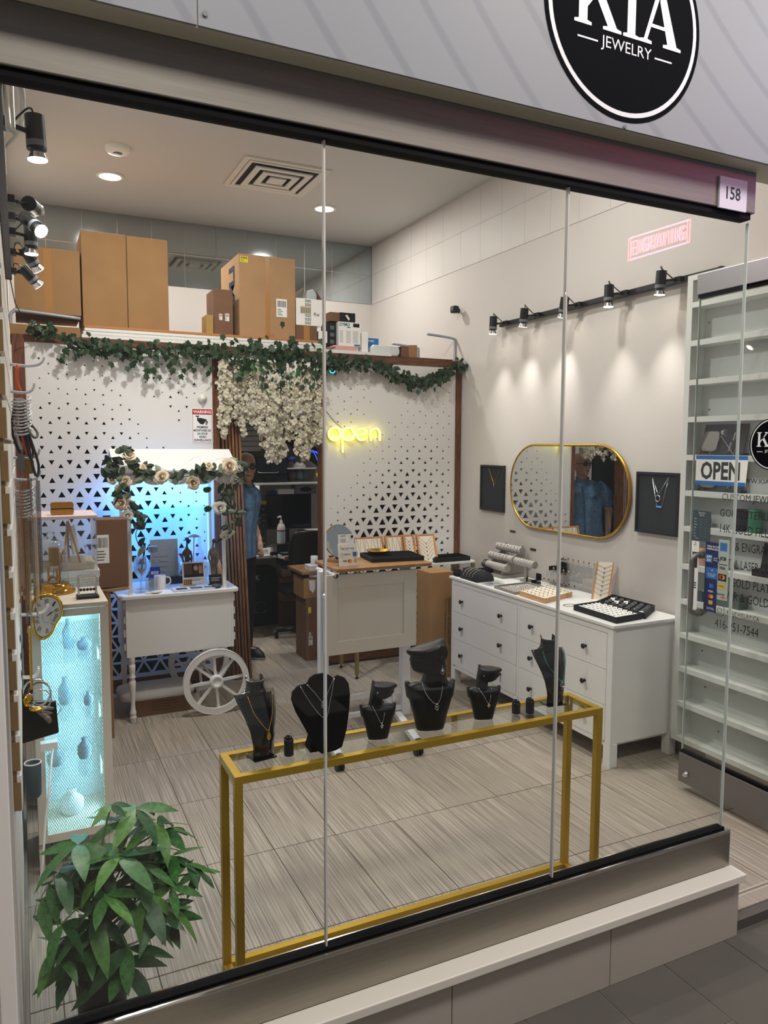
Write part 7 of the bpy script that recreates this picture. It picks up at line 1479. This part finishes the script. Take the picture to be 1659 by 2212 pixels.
# ---------------------------------------------------------------- ceiling fittings
vt = thing('ceiling_vent', 'square white ceiling air vent with nested louvres', 'vent', (1.875, 3.955, ZC)); vm = mat('vent_white', 'd6d2ca', .5); dkm = mat('vent_dark', '2c2b2a', .8)
g = G()
def sq(g, r0, z0, r1, z1, m, c=(1.875, 3.955)):
    a = [(c[0] + i * r0, c[1] + j * r0, z0) for i, j in ((-1, -1), (1, -1), (1, 1), (-1, 1))]; b = [(c[0] + i * r1, c[1] + j * r1, z1) for i, j in ((-1, -1), (1, -1), (1, 1), (-1, 1))]
    return g.add(a + b, [(i, (i + 1) % 4, 4 + (i + 1) % 4, 4 + i) for i in range(4)] + [(4 + i, 4 + (i + 1) % 4, (i + 1) % 4, i) for i in range(4)], m)
def sqring(r0, r1, z0, z1, m):
    c = (1.875, 3.955); g = G()
    for a_, b_ in (((-r1, -r1), (r1, -r0)), ((-r1, r0), (r1, r1)), ((-r1, -r0), (-r0, r0)), ((r0, -r0), (r1, r0))): g.box((c[0] + a_[0], c[1] + a_[1], z0), (c[0] + b_[0], c[1] + b_[1], z1), m)
    return g
sqring(.295, .335, ZC - .012, ZC - .001, vm).obj('frame', vt); G().box((1.58, 3.66, ZC - .002), (2.17, 4.25, ZC - .0005), dkm).obj('backing', vt)
for r0_, r1_, d_ in ((.265, .290, .018), (.18, .225, .03), (.10, .145, .034)): sqring(r0_, r1_, ZC - d_, ZC - d_ + .010, vm).obj('louvre', vt)
G().box((1.875 - .065, 3.955 - .065, ZC - .036), (1.875 + .065, 3.955 + .065, ZC - .026), vm).obj('louvre', vt)
t = thing('smoke_detector', 'round white smoke detector on the shop ceiling', 'detector', (.691, 3.893, ZC)); G().lathe([(.085, 0), (.085, -.018), (.075, -.034), (.045, -.038), (0, -.038)][::-1], white, (.691, 3.893, ZC), 28).obj('body', t); G().lathe([(.0, -.041), (.03, -.04), (.032, -.037)], gry, (.691, 3.893, ZC), 18).obj('grille', t)
dl_m = mat('downlight_lens', 'ffffff', .3, emit='fff4e2', es=9)
for x, y, lab in ((.703, 4.509, 'round recessed ceiling light behind the smoke detector'), (2.497, 4.515, 'round recessed ceiling light right of the air vent'), (.9, 2.2, 'added unseen ceiling light near the front, left'), (2.4, 1.6, 'added unseen ceiling light near the front, right')):
    t = thing('recessed_light', lab, 'ceiling light', (x, y, ZC)); G().lathe([(.080, -.001), (.105, -.001), (.105, -.007), (.082, -.010)], white, (x, y, ZC), 28, caps=False).obj('trim_ring', t); G().lathe([(0, -.004), (.082, -.004), (.082, -.002)], dl_m, (x, y, ZC), 24).obj('lens', t)
# ---------------------------------------------------------------- the room behind the doorway
bm_ = mat('back_shelf_white', 'c9c9c6', .5); dark = mat('dark_equipment', '14161a', .5)
def simple(name, label, cat, a, b, m, bev=.003): return solo(G().box(a, b, m), name, label, cat, ((a[0] + b[0]) / 2, (a[1] + b[1]) / 2, a[2]), bev=bev)
simple('wall_shelf', 'grey upper shelf board in the back room behind the white blossoms', 'shelf', (1.2, 5.05, 2.04), (3.0, 5.49, 2.115), mat('shelf_grey', 'a6a8ac', .4, .5))
simple('wall_shelf', 'white lower shelf board in the back room holding the cash drawer', 'shelf', (1.2, 5.12, 1.395), (3.0, 5.49, 1.415), bm_)
t = thing('wrapped_stack', 'stack of boards in crinkled clear wrap under the grey upper shelf', 'parcel', (1.95, 5.3, 1.72))
for i in range(6): G().box((1.80, 5.2, 1.72 + i * .05), (2.10 - .01 * (i % 2), 5.48, 1.765 + i * .05), mat('wrap_silver', 'b9bec2', .2, bump=1, bscale=40)).obj('board', t, bev=.006)
simple('carton', 'dark red brown carton under the wrapped boards', 'box', (1.78, 5.25, 1.4155), (2.02, 5.48, 1.718), mat('carton_red', '4a2a22', .7))
t = thing('cash_drawer', 'black metal cash box with round white knob on the white back shelf', 'cash box', (2.2, 5.3, 1.4155)); G().box((2.04, 5.17, 1.4155), (2.352, 5.47, 1.66), dark).obj('body', t, bev=.004); G().box((2.05, 5.165, 1.50), (2.342, 5.172, 1.652), mat('cash_front', '1c2128', .45)).obj('front', t, bev=.003)
G().ell((2.155, 5.158, 1.612), .018, white, 12, 8).obj('knob', t); G().tube([(2.05, 5.155, 1.523), (2.07, 5.15, 1.515), (2.24, 5.15, 1.515), (2.26, 5.155, 1.523)], .004, silver, 6).obj('handle', t); G().box((2.12, 5.163, 1.43), (2.23, 5.167, 1.46), black).obj('slot', t)
simple('router', 'white flat device on top of the black cash box', 'device', (2.2, 5.2, 1.661), (2.36, 5.4, 1.69), bm_)
t = thing('storage_bin', 'clear plastic bin with white cloth on the back shelf', 'bin', (2.5, 5.3, 1.4155)); G().frus((2.505, 5.3, 1.4155), (.24, .22), (.29, .26), .13, glass('bin_plastic', (.75, .77, .78), 1.4)).obj('bin', t); G().box((2.352, 5.165, 1.545), (2.655, 5.435, 1.557), bm_).obj('rim', t, bev=.003)
for i, (x, c_) in enumerate(((2.44, 'b98d95'), (2.52, 'c4c8d0'), (2.57, '9aa0b0'))): solo(G().ell((x, 5.30, 1.478), (.045, .06, .055), mat('bin_ball%d' % i, c_, .5), 12, 8), 'bin_bundle', ('pinkish bundle in the clear bin', 'white bundle in the clear bin', 'grey bundle in the clear bin')[i], 'bundle', (x, 5.3, 1.42))
solo(G().loft([[(2.49 + w_ * cos(a) * (1 + .1 * sin(3 * a)), 5.27 + .09 * sin(a), z + .012 * sin(5 * a)) for a in [k * pi / 10 for k in range(20)]] for z, w_ in ((1.558, .11), (1.585, .10), (1.61, .05))], paper), 'cloth', 'crumpled white cloth on the clear plastic bin', 'cloth', (2.49, 5.27, 1.56))
solo(G().tube([(2.36, 5.2, 1.65), (2.43, 5.16, 1.645)], .022, mat('tape_blue', '23489a', .5), 14), 'tape_roll', 'blue roll lying over the clear bin', 'roll', (2.4, 5.18, 1.63))
solo(G().tube([(2.66, 5.2, 1.50), (2.70, 5.16, 1.43)], .014, mat('tool_yellow', 'e0b020', .5), 10), 'screwdriver', 'yellow screwdriver at the right end of the back shelf', 'tool', (2.68, 5.18, 1.42))
t = thing('fan_panel', 'black angled machine panel with blue lit lines above the clear bin', 'machine', (2.55, 5.2, 1.6)); G().add([(2.34, 5.16, 1.86), (2.76, 5.16, 1.56), (2.80, 5.16, 1.66), (2.40, 5.16, 1.93), (2.34, 5.4, 1.86), (2.76, 5.4, 1.56), (2.80, 5.4, 1.66), (2.40, 5.4, 1.93)], [(0, 1, 2, 3), (7, 6, 5, 4), (0, 3, 7, 4), (1, 5, 6, 2), (3, 2, 6, 7), (0, 4, 5, 1)], dark).obj('panel', t, bev=.004)
bl2 = mat('glow_blue', '3a55d8', .4, emit='3050ff', es=1.6)
for k in range(4): G().tube(bez([(2.58 + .03 * k, 5.158, 1.74 - .01 * k), (2.63 + .03 * k, 5.155, 1.70), (2.67 + .022 * k, 5.158, 1.62 + .01 * k)], 4), .004, bl2, 5).obj('glow_line', t)
simple('light_board', 'pale grey board standing behind the blossoms on the back wall', 'board', (2.36, 5.44, 1.70), (2.75, 5.49, 2.03), mat('board_grey', 'b3b9c2', .5))
# desk and computer
bd = thing('office_desk', 'white office desk with pale wood edge in the back room', 'desk', (2.2, 5.0, 0)); G().box((1.55, 4.72, .745), (2.06, 5.45, .77), white).obj('top', bd, bev=.002); G().add([(2.03, 4.95, .745), (2.13, 4.60, .745), (2.95, 4.60, .745), (2.95, 5.40, .745), (2.03, 5.40, .745), (2.03, 4.95, .772), (2.13, 4.60, .772), (2.95, 4.60, .772), (2.95, 5.40, .772), (2.03, 5.40, .772)], [(4, 3, 2, 1, 0), (5, 6, 7, 8, 9)] + [(i, (i + 1) % 5, 5 + (i + 1) % 5, 5 + i) for i in range(5)], white).obj('top', bd)
G().box((2.13, 4.585, .735), (2.95, 4.60, .772), oak).obj('edge', bd)
for x, y in ((1.58, 4.75), (1.58, 5.4), (2.9, 4.65), (2.9, 5.35)): G().box((x, y, 0), (x + .03, y + .03, .745), black).obj('leg', bd)
mo = thing('monitor', 'large black computer monitor on the back desk', 'monitor', (2.38, 5.25, .77)); G().box((2.15, 5.22, .95), (2.62, 5.26, 1.30), dark).obj('case', mo, bev=.004); G().box((2.165, 5.217, .968), (2.605, 5.221, 1.285), mat('screen_off', '0a0c10', .12)).obj('screen', mo); G().box((2.36, 5.26, .79), (2.40, 5.29, 1.05), dark).box((2.28, 5.16, .7725), (2.48, 5.36, .79), dark).obj('stand', mo)
t = thing('printer', 'black printer on the back desk right of the monitor', 'printer', (2.6, 4.95, .772)); G().box((2.44, 4.90, .7725), (2.78, 5.15, .945), dark).obj('body', t, bev=.006); G().box((2.46, 4.86, .90), (2.74, 4.91, .915), mat('tray_grey', '3c3f44', .5)).obj('tray', t); G().box((2.50, 4.93, .946), (2.70, 5.10, .955), bm_).obj('paper', t)
sb = thing('pump_bottle', 'white pump bottle of sanitizer standing before the monitor', 'bottle', (2.165, 4.8, .772)); G().lathe([(.036, 0), (.038, .01), (.038, .145), (.03, .175), (.013, .195), (.013, .215), (0, .215)], white, (2.165, 4.8, .865), 20).obj('bottle', sb); G().cyl((2.165, 4.8, 1.08), (2.165, 4.8, 1.115), .006, white, 8).tube([(2.165, 4.8, 1.115), (2.155, 4.79, 1.12), (2.125, 4.77, 1.112)], .008, white, 8).obj('pump', sb); G().lathe([(.0385, .03), (.0385, .13)], mat('label_pale', 'b7cdd6', .5), (2.165, 4.8, .865), 20).obj('label', sb); G().lathe([(.0388, .115), (.0388, .128)], red, (2.165, 4.8, .865), 20).obj('band', sb)
simple('stand_box', 'small dark box under the pump bottle', 'box', (2.10, 4.75, .7725), (2.235, 4.85, .864), dark)
t = thing('keyboard', 'black keyboard on the back desk', 'keyboard', (2.2, 4.68, .772)); G().box((2.12, 4.62, .7725), (2.40, 4.73, .79), black).obj('body', t); g = G()
for i in range(12):
    for j in range(4): g.cbox((2.135 + i * .0225, 4.635 + j * .024, .7925), (.018, .019, .005), gry)
g.obj('keys', t, kind='stuff')
t = thing('drawer_organizer', 'tower of small dark parts drawers left of the monitor', 'drawers', (2.08, 5.25, .77)); G().box((2.02, 5.2, .7725), (2.145, 5.4, 1.24), mat('organizer_brown', '3c332c', .6)).obj('case', t); G().box((2.02, 5.195, 1.205), (2.145, 5.2, 1.24), mat('organizer_yellow', 'b59a35', .5)).obj('band', t)
for i in range(7):
    for j in range(2): d = G().box((2.025 + j * .06, 5.19, .80 + i * .056), (2.08 + j * .06, 5.2, .845 + i * .056), dark).obj('drawer', t); G().cbox((2.052 + j * .06, 5.187, .822 + i * .056), (.02, .006, .006), silver).obj('pull', d)
t = thing('tissue_box', 'patterned grey tissue box under the white back shelf', 'box', (2.55, 5.2, 1.3)); G().box((2.43, 5.16, 1.302), (2.65, 5.28, 1.385), mat('tissue_grey', '8f9190', .6, vcol='6a6c6c', vscale=30)).obj('box', t); G().prism([(.06 * cos(a), .024 * sin(a)) for a in [k * pi / 10 for k in range(20)]], (2.54, 5.1595, 1.345), X1, Z1, .001, dark).obj('opening', t)
simple('white_carton', 'white carton lying on top of the monitor', 'box', (2.26, 5.16, 1.302), (2.42, 5.28, 1.352), paper)
simple('blue_folder', 'dark blue folder left of the white carton on the monitor', 'folder', (2.17, 5.18, 1.302), (2.25, 5.28, 1.33), mat('folder_blue', '1f3a70', .6))
lz('white paper roll standing on end under the back shelf', 'paper_roll', 'roll', [(.035, 0), (.035, .15), (0, .15)], white, 2.02, 5.12, z=1.243)
t = thing('tool_rack', 'black tool rack with orange lettered card beside the man', 'tool rack', (1.98, 4.95, .77)); G().box((1.93, 4.93, .7705), (2.02, 5.0, .80), black).cyl((1.975, 4.96, .8), (1.975, 4.96, 1.10), .008, black, 8).obj('stand', t); G().box((1.93, 4.925, .95), (2.01, 4.93, 1.0), dark).text('Watch the\nStore', (1.97, 4.9245, .955), X1, Z1, .035, mat('print_orange_glow', 'd98a35', .5, emit='d98a35', es=.4), w=.065, align='c', bold=.03).obj('card', t)  # the card's orange print is given a faint glow of its own
for k in range(6): G().tube([(1.94 + .013 * k, 4.94, 1.04), (1.942 + .013 * k, 4.935, 1.09 + .01 * (k % 3))], .004, gun, 6).obj('tool', t)
simple('white_tub', 'small white square box on the back desk left corner', 'box', (1.97, 4.80, .7705), (2.04, 4.87, .82), white, .006)
lz('dark round gadget beside the small white box on the back desk', 'gadget', 'gadget', [(.03, 0), (.04, .02), (.03, .05), (.012, .09), (0, .10)], gun, 1.91, 4.82, z=.7705)
t = thing('glass_jar_set', 'clear holder of metal sticks before the pump bottle', 'holder', (2.07, 4.72, .772)); G().box((2.035, 4.70, .7725), (2.10, 4.74, .80), dark).obj('base', t)
for k in range(5): G().cyl((2.042 + .013 * k, 4.72, .80), (2.042 + .013 * k, 4.72, .875), .004, silver, 6).obj('stick', t)
# dark racks and cartons added as a backdrop to darken the panel holes
st_m = [mat('storage_%d' % i, c_, .6) for i, c_ in enumerate(('16171a', '2a2b30', '3c2f26', '1d2430', '4a4c50'))]
def storage(label, x0, x1, y, z0, z1, rows, cols, seed):
    q = random.Random(seed); t = thing('storage_rack', label, 'rack', ((x0 + x1) / 2, y + .2, 0)); G().box((x0, y + .38, 0), (x1, y + .4, z1), st_m[0]).obj('back', t)
    for x in (x0, x1 - .02): G().box((x, y, 0), (x + .02, y + .4, z1), st_m[0]).obj('upright', t)
    for i in range(rows + 1): z = z0 + (z1 - z0) * i / rows; G().box((x0 + .02, y, z - .01), (x1 - .02, y + .38, z + .01), st_m[4]).obj('shelf', t)
    for i in range(rows):
        for j in range(cols):
            w_ = (x1 - x0 - .06) / cols; h_ = (z1 - z0) / rows; xx = x0 + .03 + w_ * j
            solo(G().box((xx + .01, y + .03, z0 + h_ * i + .0105), (xx + w_ - .01, y + .33, z0 + h_ * i + h_ * q.uniform(.5, .9)), st_m[q.randrange(5)]), 'storage_carton', 'added dark carton, %s column of shelf %s, in the rack behind the %s panel' % (('first', 'second', 'third', 'fourth')[j], ('one', 'two', 'three', 'four', 'five', 'six')[i], 'left' if x0 < 1 else 'right'), 'box', (xx + w_ / 2, y + .2, z0 + h_ * i + .0105))
storage('dark rack added behind the left panel to darken its holes', .02, 1.27, 4.0, .1, 2.4, 6, 4, 1)
storage('dark rack added behind the right panel to darken its holes', 2.66, 3.38, 4.15, .95, 2.35, 4, 3, 2)
# under the desk
sf = thing('safe', 'black safe with white lettering under the back desk', 'safe', (2.1, 5.3, 0)); G().box((1.90, 5.205, 0), (2.245, 5.49, .565), dark).obj('body', sf, bev=.008); G().text('DK', (1.985, 5.2045, .46), X1, Z1, .05, paper, bold=.04, w=.09).obj('lettering', sf)
G().prism(rrect(.19, .115, .012, 3, 2.04, .185), (0, 5.2045, 0), X1, Z1, .004, gun).obj('lock_plate', sf); xf = Matrix.Translation((2.075, 5.2, .185)) @ Matrix.Rotation(pi / 2, 4, 'X'); G().lathe([(.045, 0), (.045, .01), (.036, .012), (.034, .02), (0, .02)], dark, n=20, xf=xf).obj('dial', sf); G().box((1.965, 5.19, .175), (2.005, 5.2, .195), silver).obj('lever', sf)
cbox('lower brown carton under the back desk beside the safe', (2.25, 5.09, 0), (2.56, 5.35, .245), cardd); cbox('open brown carton of papers on the lower one under the desk', (2.26, 5.09, .247), (2.57, 5.35, .48), card)
simple('paper_stack', 'white papers sticking out of the open carton under the desk', 'paper', (2.30, 5.15, .482), (2.45, 5.3, .56), paper); simple('blue_bin', 'dark blue crate under the back desk', 'crate', (2.27, 5.1, .60), (2.5, 5.3, .70), mat('crate_blue', '1c3350', .5))
oc = thing('office_chair', 'black office chair with tall backrest seen from behind', 'chair', (2.32, 4.45, 0))
rows = []
for i in range(9):
    f = i / 8; z = .46 + .56 * f; w_ = .20 * (1 - .25 * (2 * f - 1) ** 4) * (.85 + .15 * sin(pi * f)); yc = 4.36 + .10 * (f - .5) ** 2 * 4 * -.5 + .09 * f
    rows.append([(2.335 - .04 * f + w_ * u, yc + .05 * u * u, z) for u in (-1, -.75, -.4, 0, .4, .75, 1)])
o = G().sheet(rows, mat('chair_black', '101114', .35)).obj('backrest', oc); md = o.modifiers.new('s', 'SOLIDIFY'); md.thickness = .05; md = o.modifiers.new('ss', 'SUBSURF'); md.levels = md.render_levels = 1
G().prism(rrect(.44, .42, .08, 4, 2.33, 4.62), (0, 0, .42), X1, Y1, .07, MATS['chair_black']).obj('seat', oc, bev=.02); G().cyl((2.33, 4.6, .09), (2.33, 4.6, .42), .025, black, 14).obj('gas_lift', oc)
for k in range(5):
    a = k * 2 * pi / 5 + .35; e = V((2.33 + .27 * cos(a), 4.6 + .27 * sin(a), .07)); l = G().tube([(2.33, 4.6, .10), tuple(e)], [.028, .018], black, 6).obj('base_arm', oc); G().cyl(e + V((-.012, 0, -.042)), e + V((.012, 0, -.042)), .028, black, 14).obj('caster', l)
# cartons and little desk just behind the doorway post
cbox('tall brown carton with yellow tag behind the right doorway post', (2.07, 3.86, 0), (2.34, 4.12, .52), cardd, None, lambda g, y: (g.rect((2.088, y, .40), X1, Z1, .026, .05, MATS['label_yellow'], .0005), barlabel(g, 2.09, y, .13, .035, .075, paper, seed=2), barlabel(g, 2.094, y, .21, .018, .03, paper, seed=3), g.text('CE', (2.15, y, .03), X1, Z1, .03, ink, w=.04)))
cbox('brown carton with torn white label on top of the tagged one', (2.05, 3.86, .522), (2.34, 4.12, .692), card, None, lambda g, y: g.poly([(2.095, y, .675), (2.15, y, .672), (2.15, y, .60), (2.13, y, .565), (2.10, y, .60)], paper))
bt_ = thing('plank', 'brown wood plank resting on the stacked cartons behind the post', 'plank', (2.2, 4.0, .73)); G().box((2.03, 3.84, .725), (2.62, 4.22, .75), dsk).obj('board', bt_, bev=.002); G().box((2.40, 3.9, 0), (2.44, 3.94, .725), lw).box((2.40, 4.12, 0), (2.44, 4.16, .725), lw).obj('leg', bt_)
solo(G().cyl((2.10, 3.87, .712), (2.25, 3.85, .700), .017, white, 14), 'paper_roll', 'white paper roll lying under the wood plank on the cartons', 'roll', (2.17, 3.86, .69))
for i in range(2): solo(G().box((2.10, 3.86, .7505 + i * .022), (2.21, 3.98, .7715 + i * .022), paper), 'white_box', ('flat white box lowest on the wood plank', 'flat white box under the upright roll')[i], 'box', (2.155, 3.92, .7505 + i * .022), bev=.002)
lz('upright white roll standing on the flat white boxes', 'label_roll', 'roll', [(.03, 0), (.03, .07), (.012, .07), (.012, .06), (0, .06)], white, 2.165, 3.92, z=.7945)
# ---------------------------------------------------------------- the man
mn = thing('person', 'bald man in glasses, blue denim shirt and black trousers looking out of the doorway', 'person', (1.575, 4.12, 0), R(38), local=True)
skin = mat('skin', 'd8ae96', .5, var=.08, vscale=14); den = mat('denim_blue', '6f93b8', .8, vcol='5b7da2', vscale=30, bump=.3, bscale=120); trs = mat('trouser_black', '15161a', .8); shoe_m = mat('shoe_black', '16161a', .5)
def el(cx, cy, z, rx, ry, n=20): return [(cx + rx * cos(2 * pi * k / n), cy + ry * sin(2 * pi * k / n), z) for k in range(n)]
hx_, hy_ = .055, -.055
b = G()
b.loft([el(hx_ * f, hy_ * f + oy, z, rx, ry) for z, rx, ry, oy, f in ((.88, .155, .105, 0, 0), (1.0, .145, .10, 0, .1), (1.15, .15, .105, 0, .3), (1.30, .175, .11, 0, .55), (1.40, .165, .085, .01, .7), (1.44, .09, .06, .015, .8))], skin)
b.loft([el(hx_ * f, hy_ * f + .015, z, r, r * 1.05) for z, r, f in ((1.40, .062, .75), (1.46, .056, .9), (1.53, .054, 1))], skin)
hb = b; b = G()
b.loft([el(hx_, hy_ + oy, z, rx, ry) for z, rx, ry, oy in ((1.487, .022, .02, -.062), (1.50, .045, .050, -.032), (1.53, .058, .076, -.012), (1.565, .065, .088, 0), (1.60, .071, .094, .006), (1.635, .074, .097, .008), (1.67, .070, .090, .01), (1.695, .057, .074, .012), (1.712, .034, .045, .012), (1.719, .01, .014, .012))], skin)
b.ell((hx_, hy_ - .092, 1.578), (.014, .018, .015), skin).ell((hx_, hy_ - .086, 1.60), (.009, .012, .024), skin).ell((hx_, hy_ - .078, 1.625), (.045, .014, .010), skin).ell((hx_, hy_ - .072, 1.510), (.02, .016, .014), skin)
for s_ in (-1, 1): b.ell((hx_ + s_ * .072, hy_ + .012, 1.595), (.009, .018, .03), skin).ell((hx_ + s_ * .04, hy_ - .06, 1.57), (.022, .02, .018), skin)
HM = Matrix.Translation((hx_, hy_, 0)) @ Matrix.Rotation(R(-42), 4, 'Z') @ Matrix.Translation((-hx_, -hy_, 0))
hb.add(b.v, b.f, skin, True, HM); b = hb
def hand(base, d, s_):
    base, d = V(base), V(d).normalized(); sd_ = d.cross(V((1, 0, 0))).normalized(); out = d.cross(sd_)
    b.tube([base, base + d * .04, base + d * .085], [.022, .030, .026], skin, 8)
    for k, (o_, L_) in enumerate(((-.024, .058), (-.008, .068), (.008, .063), (.022, .05))):
        p = base + d * .078 + sd_ * o_; b.tube([p, p + d * L_ * .45 + out * .003, p + d * L_ * .8 + out * -.008, p + d * L_ + out * -.018], [.0095, .009, .0085, .007], skin, 6)
    p = base + d * .025 - sd_ * .024; b.tube([p, p - sd_ * .02 + d * .025, p - sd_ * .024 + d * .05], [.011, .0105, .008], skin, 6)
b.tube([(.20, .01, 1.37), (.235, .03, 1.14), (.20, -.07, .98)], [.05, .042, .028], skin, 10); hand((.20, -.07, .985), (-.12, -.2, -1), 1)
b.tube([(-.14, .0, 1.36), (-.23, .03, 1.13), (-.22, -.04, .93)], [.05, .042, .028], skin, 10); hand((-.22, -.04, .935), (.05, -.15, -1), -1)
for s_ in (-1, 1): b.tube([(s_ * .085, 0, .92), (s_ * .095, -.01, .50), (s_ * .10, .02, .08)], [.085, .058, .042], skin, 10); b.ell((s_ * .105, -.05, .05), (.04, .10, .04), skin)
b.obj('body', mn, local=True, remesh=.0065, smooth=3)
c = G(); c.loft([el(hx_ * f, hy_ * f, z, rx, ry, 28) for z, rx, ry, f in ((.86, .185, .135, 0), (.95, .175, .13, .05), (1.05, .168, .122, .15), (1.2, .18, .125, .35), (1.32, .195, .125, .6), (1.40, .18, .10, .72), (1.44, .11, .075, .8))], den)
for s_, pts in ((1, ((.15, .0, 1.39), (.215, .015, 1.31), (.228, .025, 1.19))), (-1, ((-.10, 0, 1.39), (-.20, .015, 1.30), (-.228, .025, 1.18)))): c.tube(pts, [.065, .068, .062], den, 12)
so = c.obj('shirt', mn, local=True, remesh=.008, smooth=3, label='blue denim shirt')
cf = lambda f, z: (hx_ * f, hy_ * f, z)
k_ = G()
for s_ in (-1, 1): k_.add([(hx_ * .82, hy_ * .8 - .095, 1.405), (hx_ * .85 + s_ * .055, hy_ * .8 - .075, 1.425), (hx_ * .9 + s_ * .068, hy_ * .9 + .0, 1.475), (hx_ * .9 + s_ * .05, hy_ * .9 - .045, 1.468), (hx_ * .85 + s_ * .016, hy_ * .85 - .085, 1.44)], [(0, 1, 2, 3, 4), (4, 3, 2, 1, 0)], den)
o = k_.obj('collar', so, local=True); md = o.modifiers.new('s', 'SOLIDIFY'); md.thickness = .006
G().tube([(hx_ * .75, hy_ * .75 - .113, 1.38), (hx_ * .4, hy_ * .4 - .130, 1.24), (hx_ * .15, hy_ * .15 - .126, 1.06), (.0, -.139, .88)], .007, mat('denim_seam', '4d6c90', .8), 4).obj('placket', so, local=True)
for s_ in (-1, 1):
    G().add([(s_ * .05 + .03, -.147, 1.30), (s_ * .12 + .028, -.122, 1.30), (s_ * .12 + .026, -.126, 1.265), (s_ * .085 + .027, -.143, 1.25), (s_ * .05 + .028, -.150, 1.265)], [(0, 1, 2, 3, 4), (4, 3, 2, 1, 0)], MATS['denim_seam']).obj('pocket_flap', so, local=True)
tr_ = G(); tr_.loft([el(0, 0, z, rx, ry) for z, rx, ry in ((.80, .165, .12), (.90, .168, .122), (1.0, .16, .115))], trs)
for s_ in (-1, 1): tr_.tube([(s_ * .085, 0, .86), (s_ * .095, -.01, .50), (s_ * .10, .015, .06)], [.10, .075, .06], trs, 12)
tr_.obj('trousers', mn, local=True, remesh=.009, smooth=2)
for s_ in (-1, 1):
    sh_ = G().loft([el(s_ * .105, -.045, z, rx, ry) for z, rx, ry in ((.0, .046, .135), (.02, .05, .14), (.05, .047, .125), (.085, .04, .08))], shoe_m).obj('shoe', mn, local=True); G().loft([el(s_ * .105, -.045, z, rx, ry) for z, rx, ry in ((.001, .048, .138), (.018, .052, .143))], mat('sole_grey', '8c8c90', .6)).obj('sole', sh_, local=True)
gl_ = G()
for s_ in (-1, 1): gl_.tube([(hx_ + s_ * .033 + .026 * cos(a), hy_ - .092 + .006 * abs(cos(a)) * (1 if cos(a) * s_ > 0 else 0), 1.602 + .017 * sin(a)) for a in [k * pi / 8 for k in range(16)]], .0035, black, 5, closed=True).tube([(hx_ + s_ * .058, hy_ - .085, 1.606), (hx_ + s_ * .075, hy_ - .03, 1.606), (hx_ + s_ * .074, hy_ + .02, 1.602)], .003, black, 5)
gl_.tube([(hx_ - .008, hy_ - .094, 1.604), (hx_ + .008, hy_ - .094, 1.604)], .003, black, 5); gl_.v = [tuple(HM @ V(p)) for p in gl_.v]; go_ = gl_.obj('glasses', mn, local=True)
for s_ in (-1, 1): G().add([(hx_ + s_ * .033 + .025 * cos(a), hy_ - .091, 1.602 + .016 * sin(a)) for a in [k * pi / 8 for k in range(16)]], [tuple(range(16))], glass('spectacle_lens', (.55, .55, .56), 1.4), False, HM).obj('lens', go_, local=True)
for s_ in (-1, 1): G().ell((hx_ + s_ * .033, hy_ - .079, 1.60), (.012, .008, .007), mat('eye_white', 'd8d2ca', .3), 10, 6, HM).ell((hx_ + s_ * .033 + .002, hy_ - .086, 1.60), (.005, .003, .005), black, 8, 5, HM).obj('eye', mn, local=True)
for s_ in (-1, 1): G().tube([HM @ V(p) for p in ((hx_ + s_ * .014, hy_ - .092, 1.626), (hx_ + s_ * .034, hy_ - .091, 1.631), (hx_ + s_ * .054, hy_ - .078, 1.625))], [.003, .0045, .002], mat('brow', '2b2220', .8), 5).obj('eyebrow', mn, local=True)
G().ell((hx_, hy_ - .0815, 1.537), (.022, .010, .004), mat('lip', '8f5648', .5), 10, 5, HM).ell((hx_, hy_ - .080, 1.530), (.018, .010, .005), MATS['lip'], 10, 5, HM).obj('mouth', mn, local=True)
# ---------------------------------------------------------------- signs across the mall, seen only as reflections in the front
pinkn = mat('neon_pink', 'ff6a78', .4, emit='ff4058', es=NE)
nt_ = thing('neon_sign', 'pink neon sign of the word engraving mirrored in the right window pane', 'sign', (4.5, -1.3, 3.6))
ya, yb, za, zb2 = NY
rect_ = [(4.5, -ya, za[0]), (4.5, -yb, zb2[0]), (4.5, -yb, zb2[1]), (4.5, -ya, za[1])]
G().tube(rect_, .006, pinkn, 6, closed=True).obj('border', nt_)
strokes = {'E': [[(1, 0), (0, 0), (0, 1), (1, 1)], [(0, .5), (.8, .5)]], 'N': [[(0, 0), (0, 1), (1, 0), (1, 1)]], 'G': [[(1, .8), (.7, 1), (.3, 1), (0, .7), (0, .3), (.3, 0), (.7, 0), (1, .2), (1, .5), (.6, .5)]], 'R': [[(0, 0), (0, 1), (.7, 1), (1, .8), (.7, .5), (0, .5), (1, 0)]], 'A': [[(0, 0), (.5, 1), (1, 0)], [(.2, .4), (.8, .4)]], 'V': [[(0, 1), (.5, 0), (1, 1)]], 'I': [[(.5, 0), (.5, 1)]]}
for i, ch in enumerate('ENGRAVING'):
    g = G(); u0, du = .05 + i * .1025, .075
    for st_ in strokes[ch]:
        pts = []
        for a, c_ in st_:
            u = u0 + du * a; v = .2 + .6 * c_; y = -(ya + (yb - ya) * u); z0_, z1_ = za[0] + (zb2[0] - za[0]) * u, za[1] + (zb2[1] - za[1]) * u; pts.append((4.5, y, z0_ + (z1_ - z0_) * v))
        g.tube(pts, .0055, pinkn, 6)
    g.obj('letter', nt_)
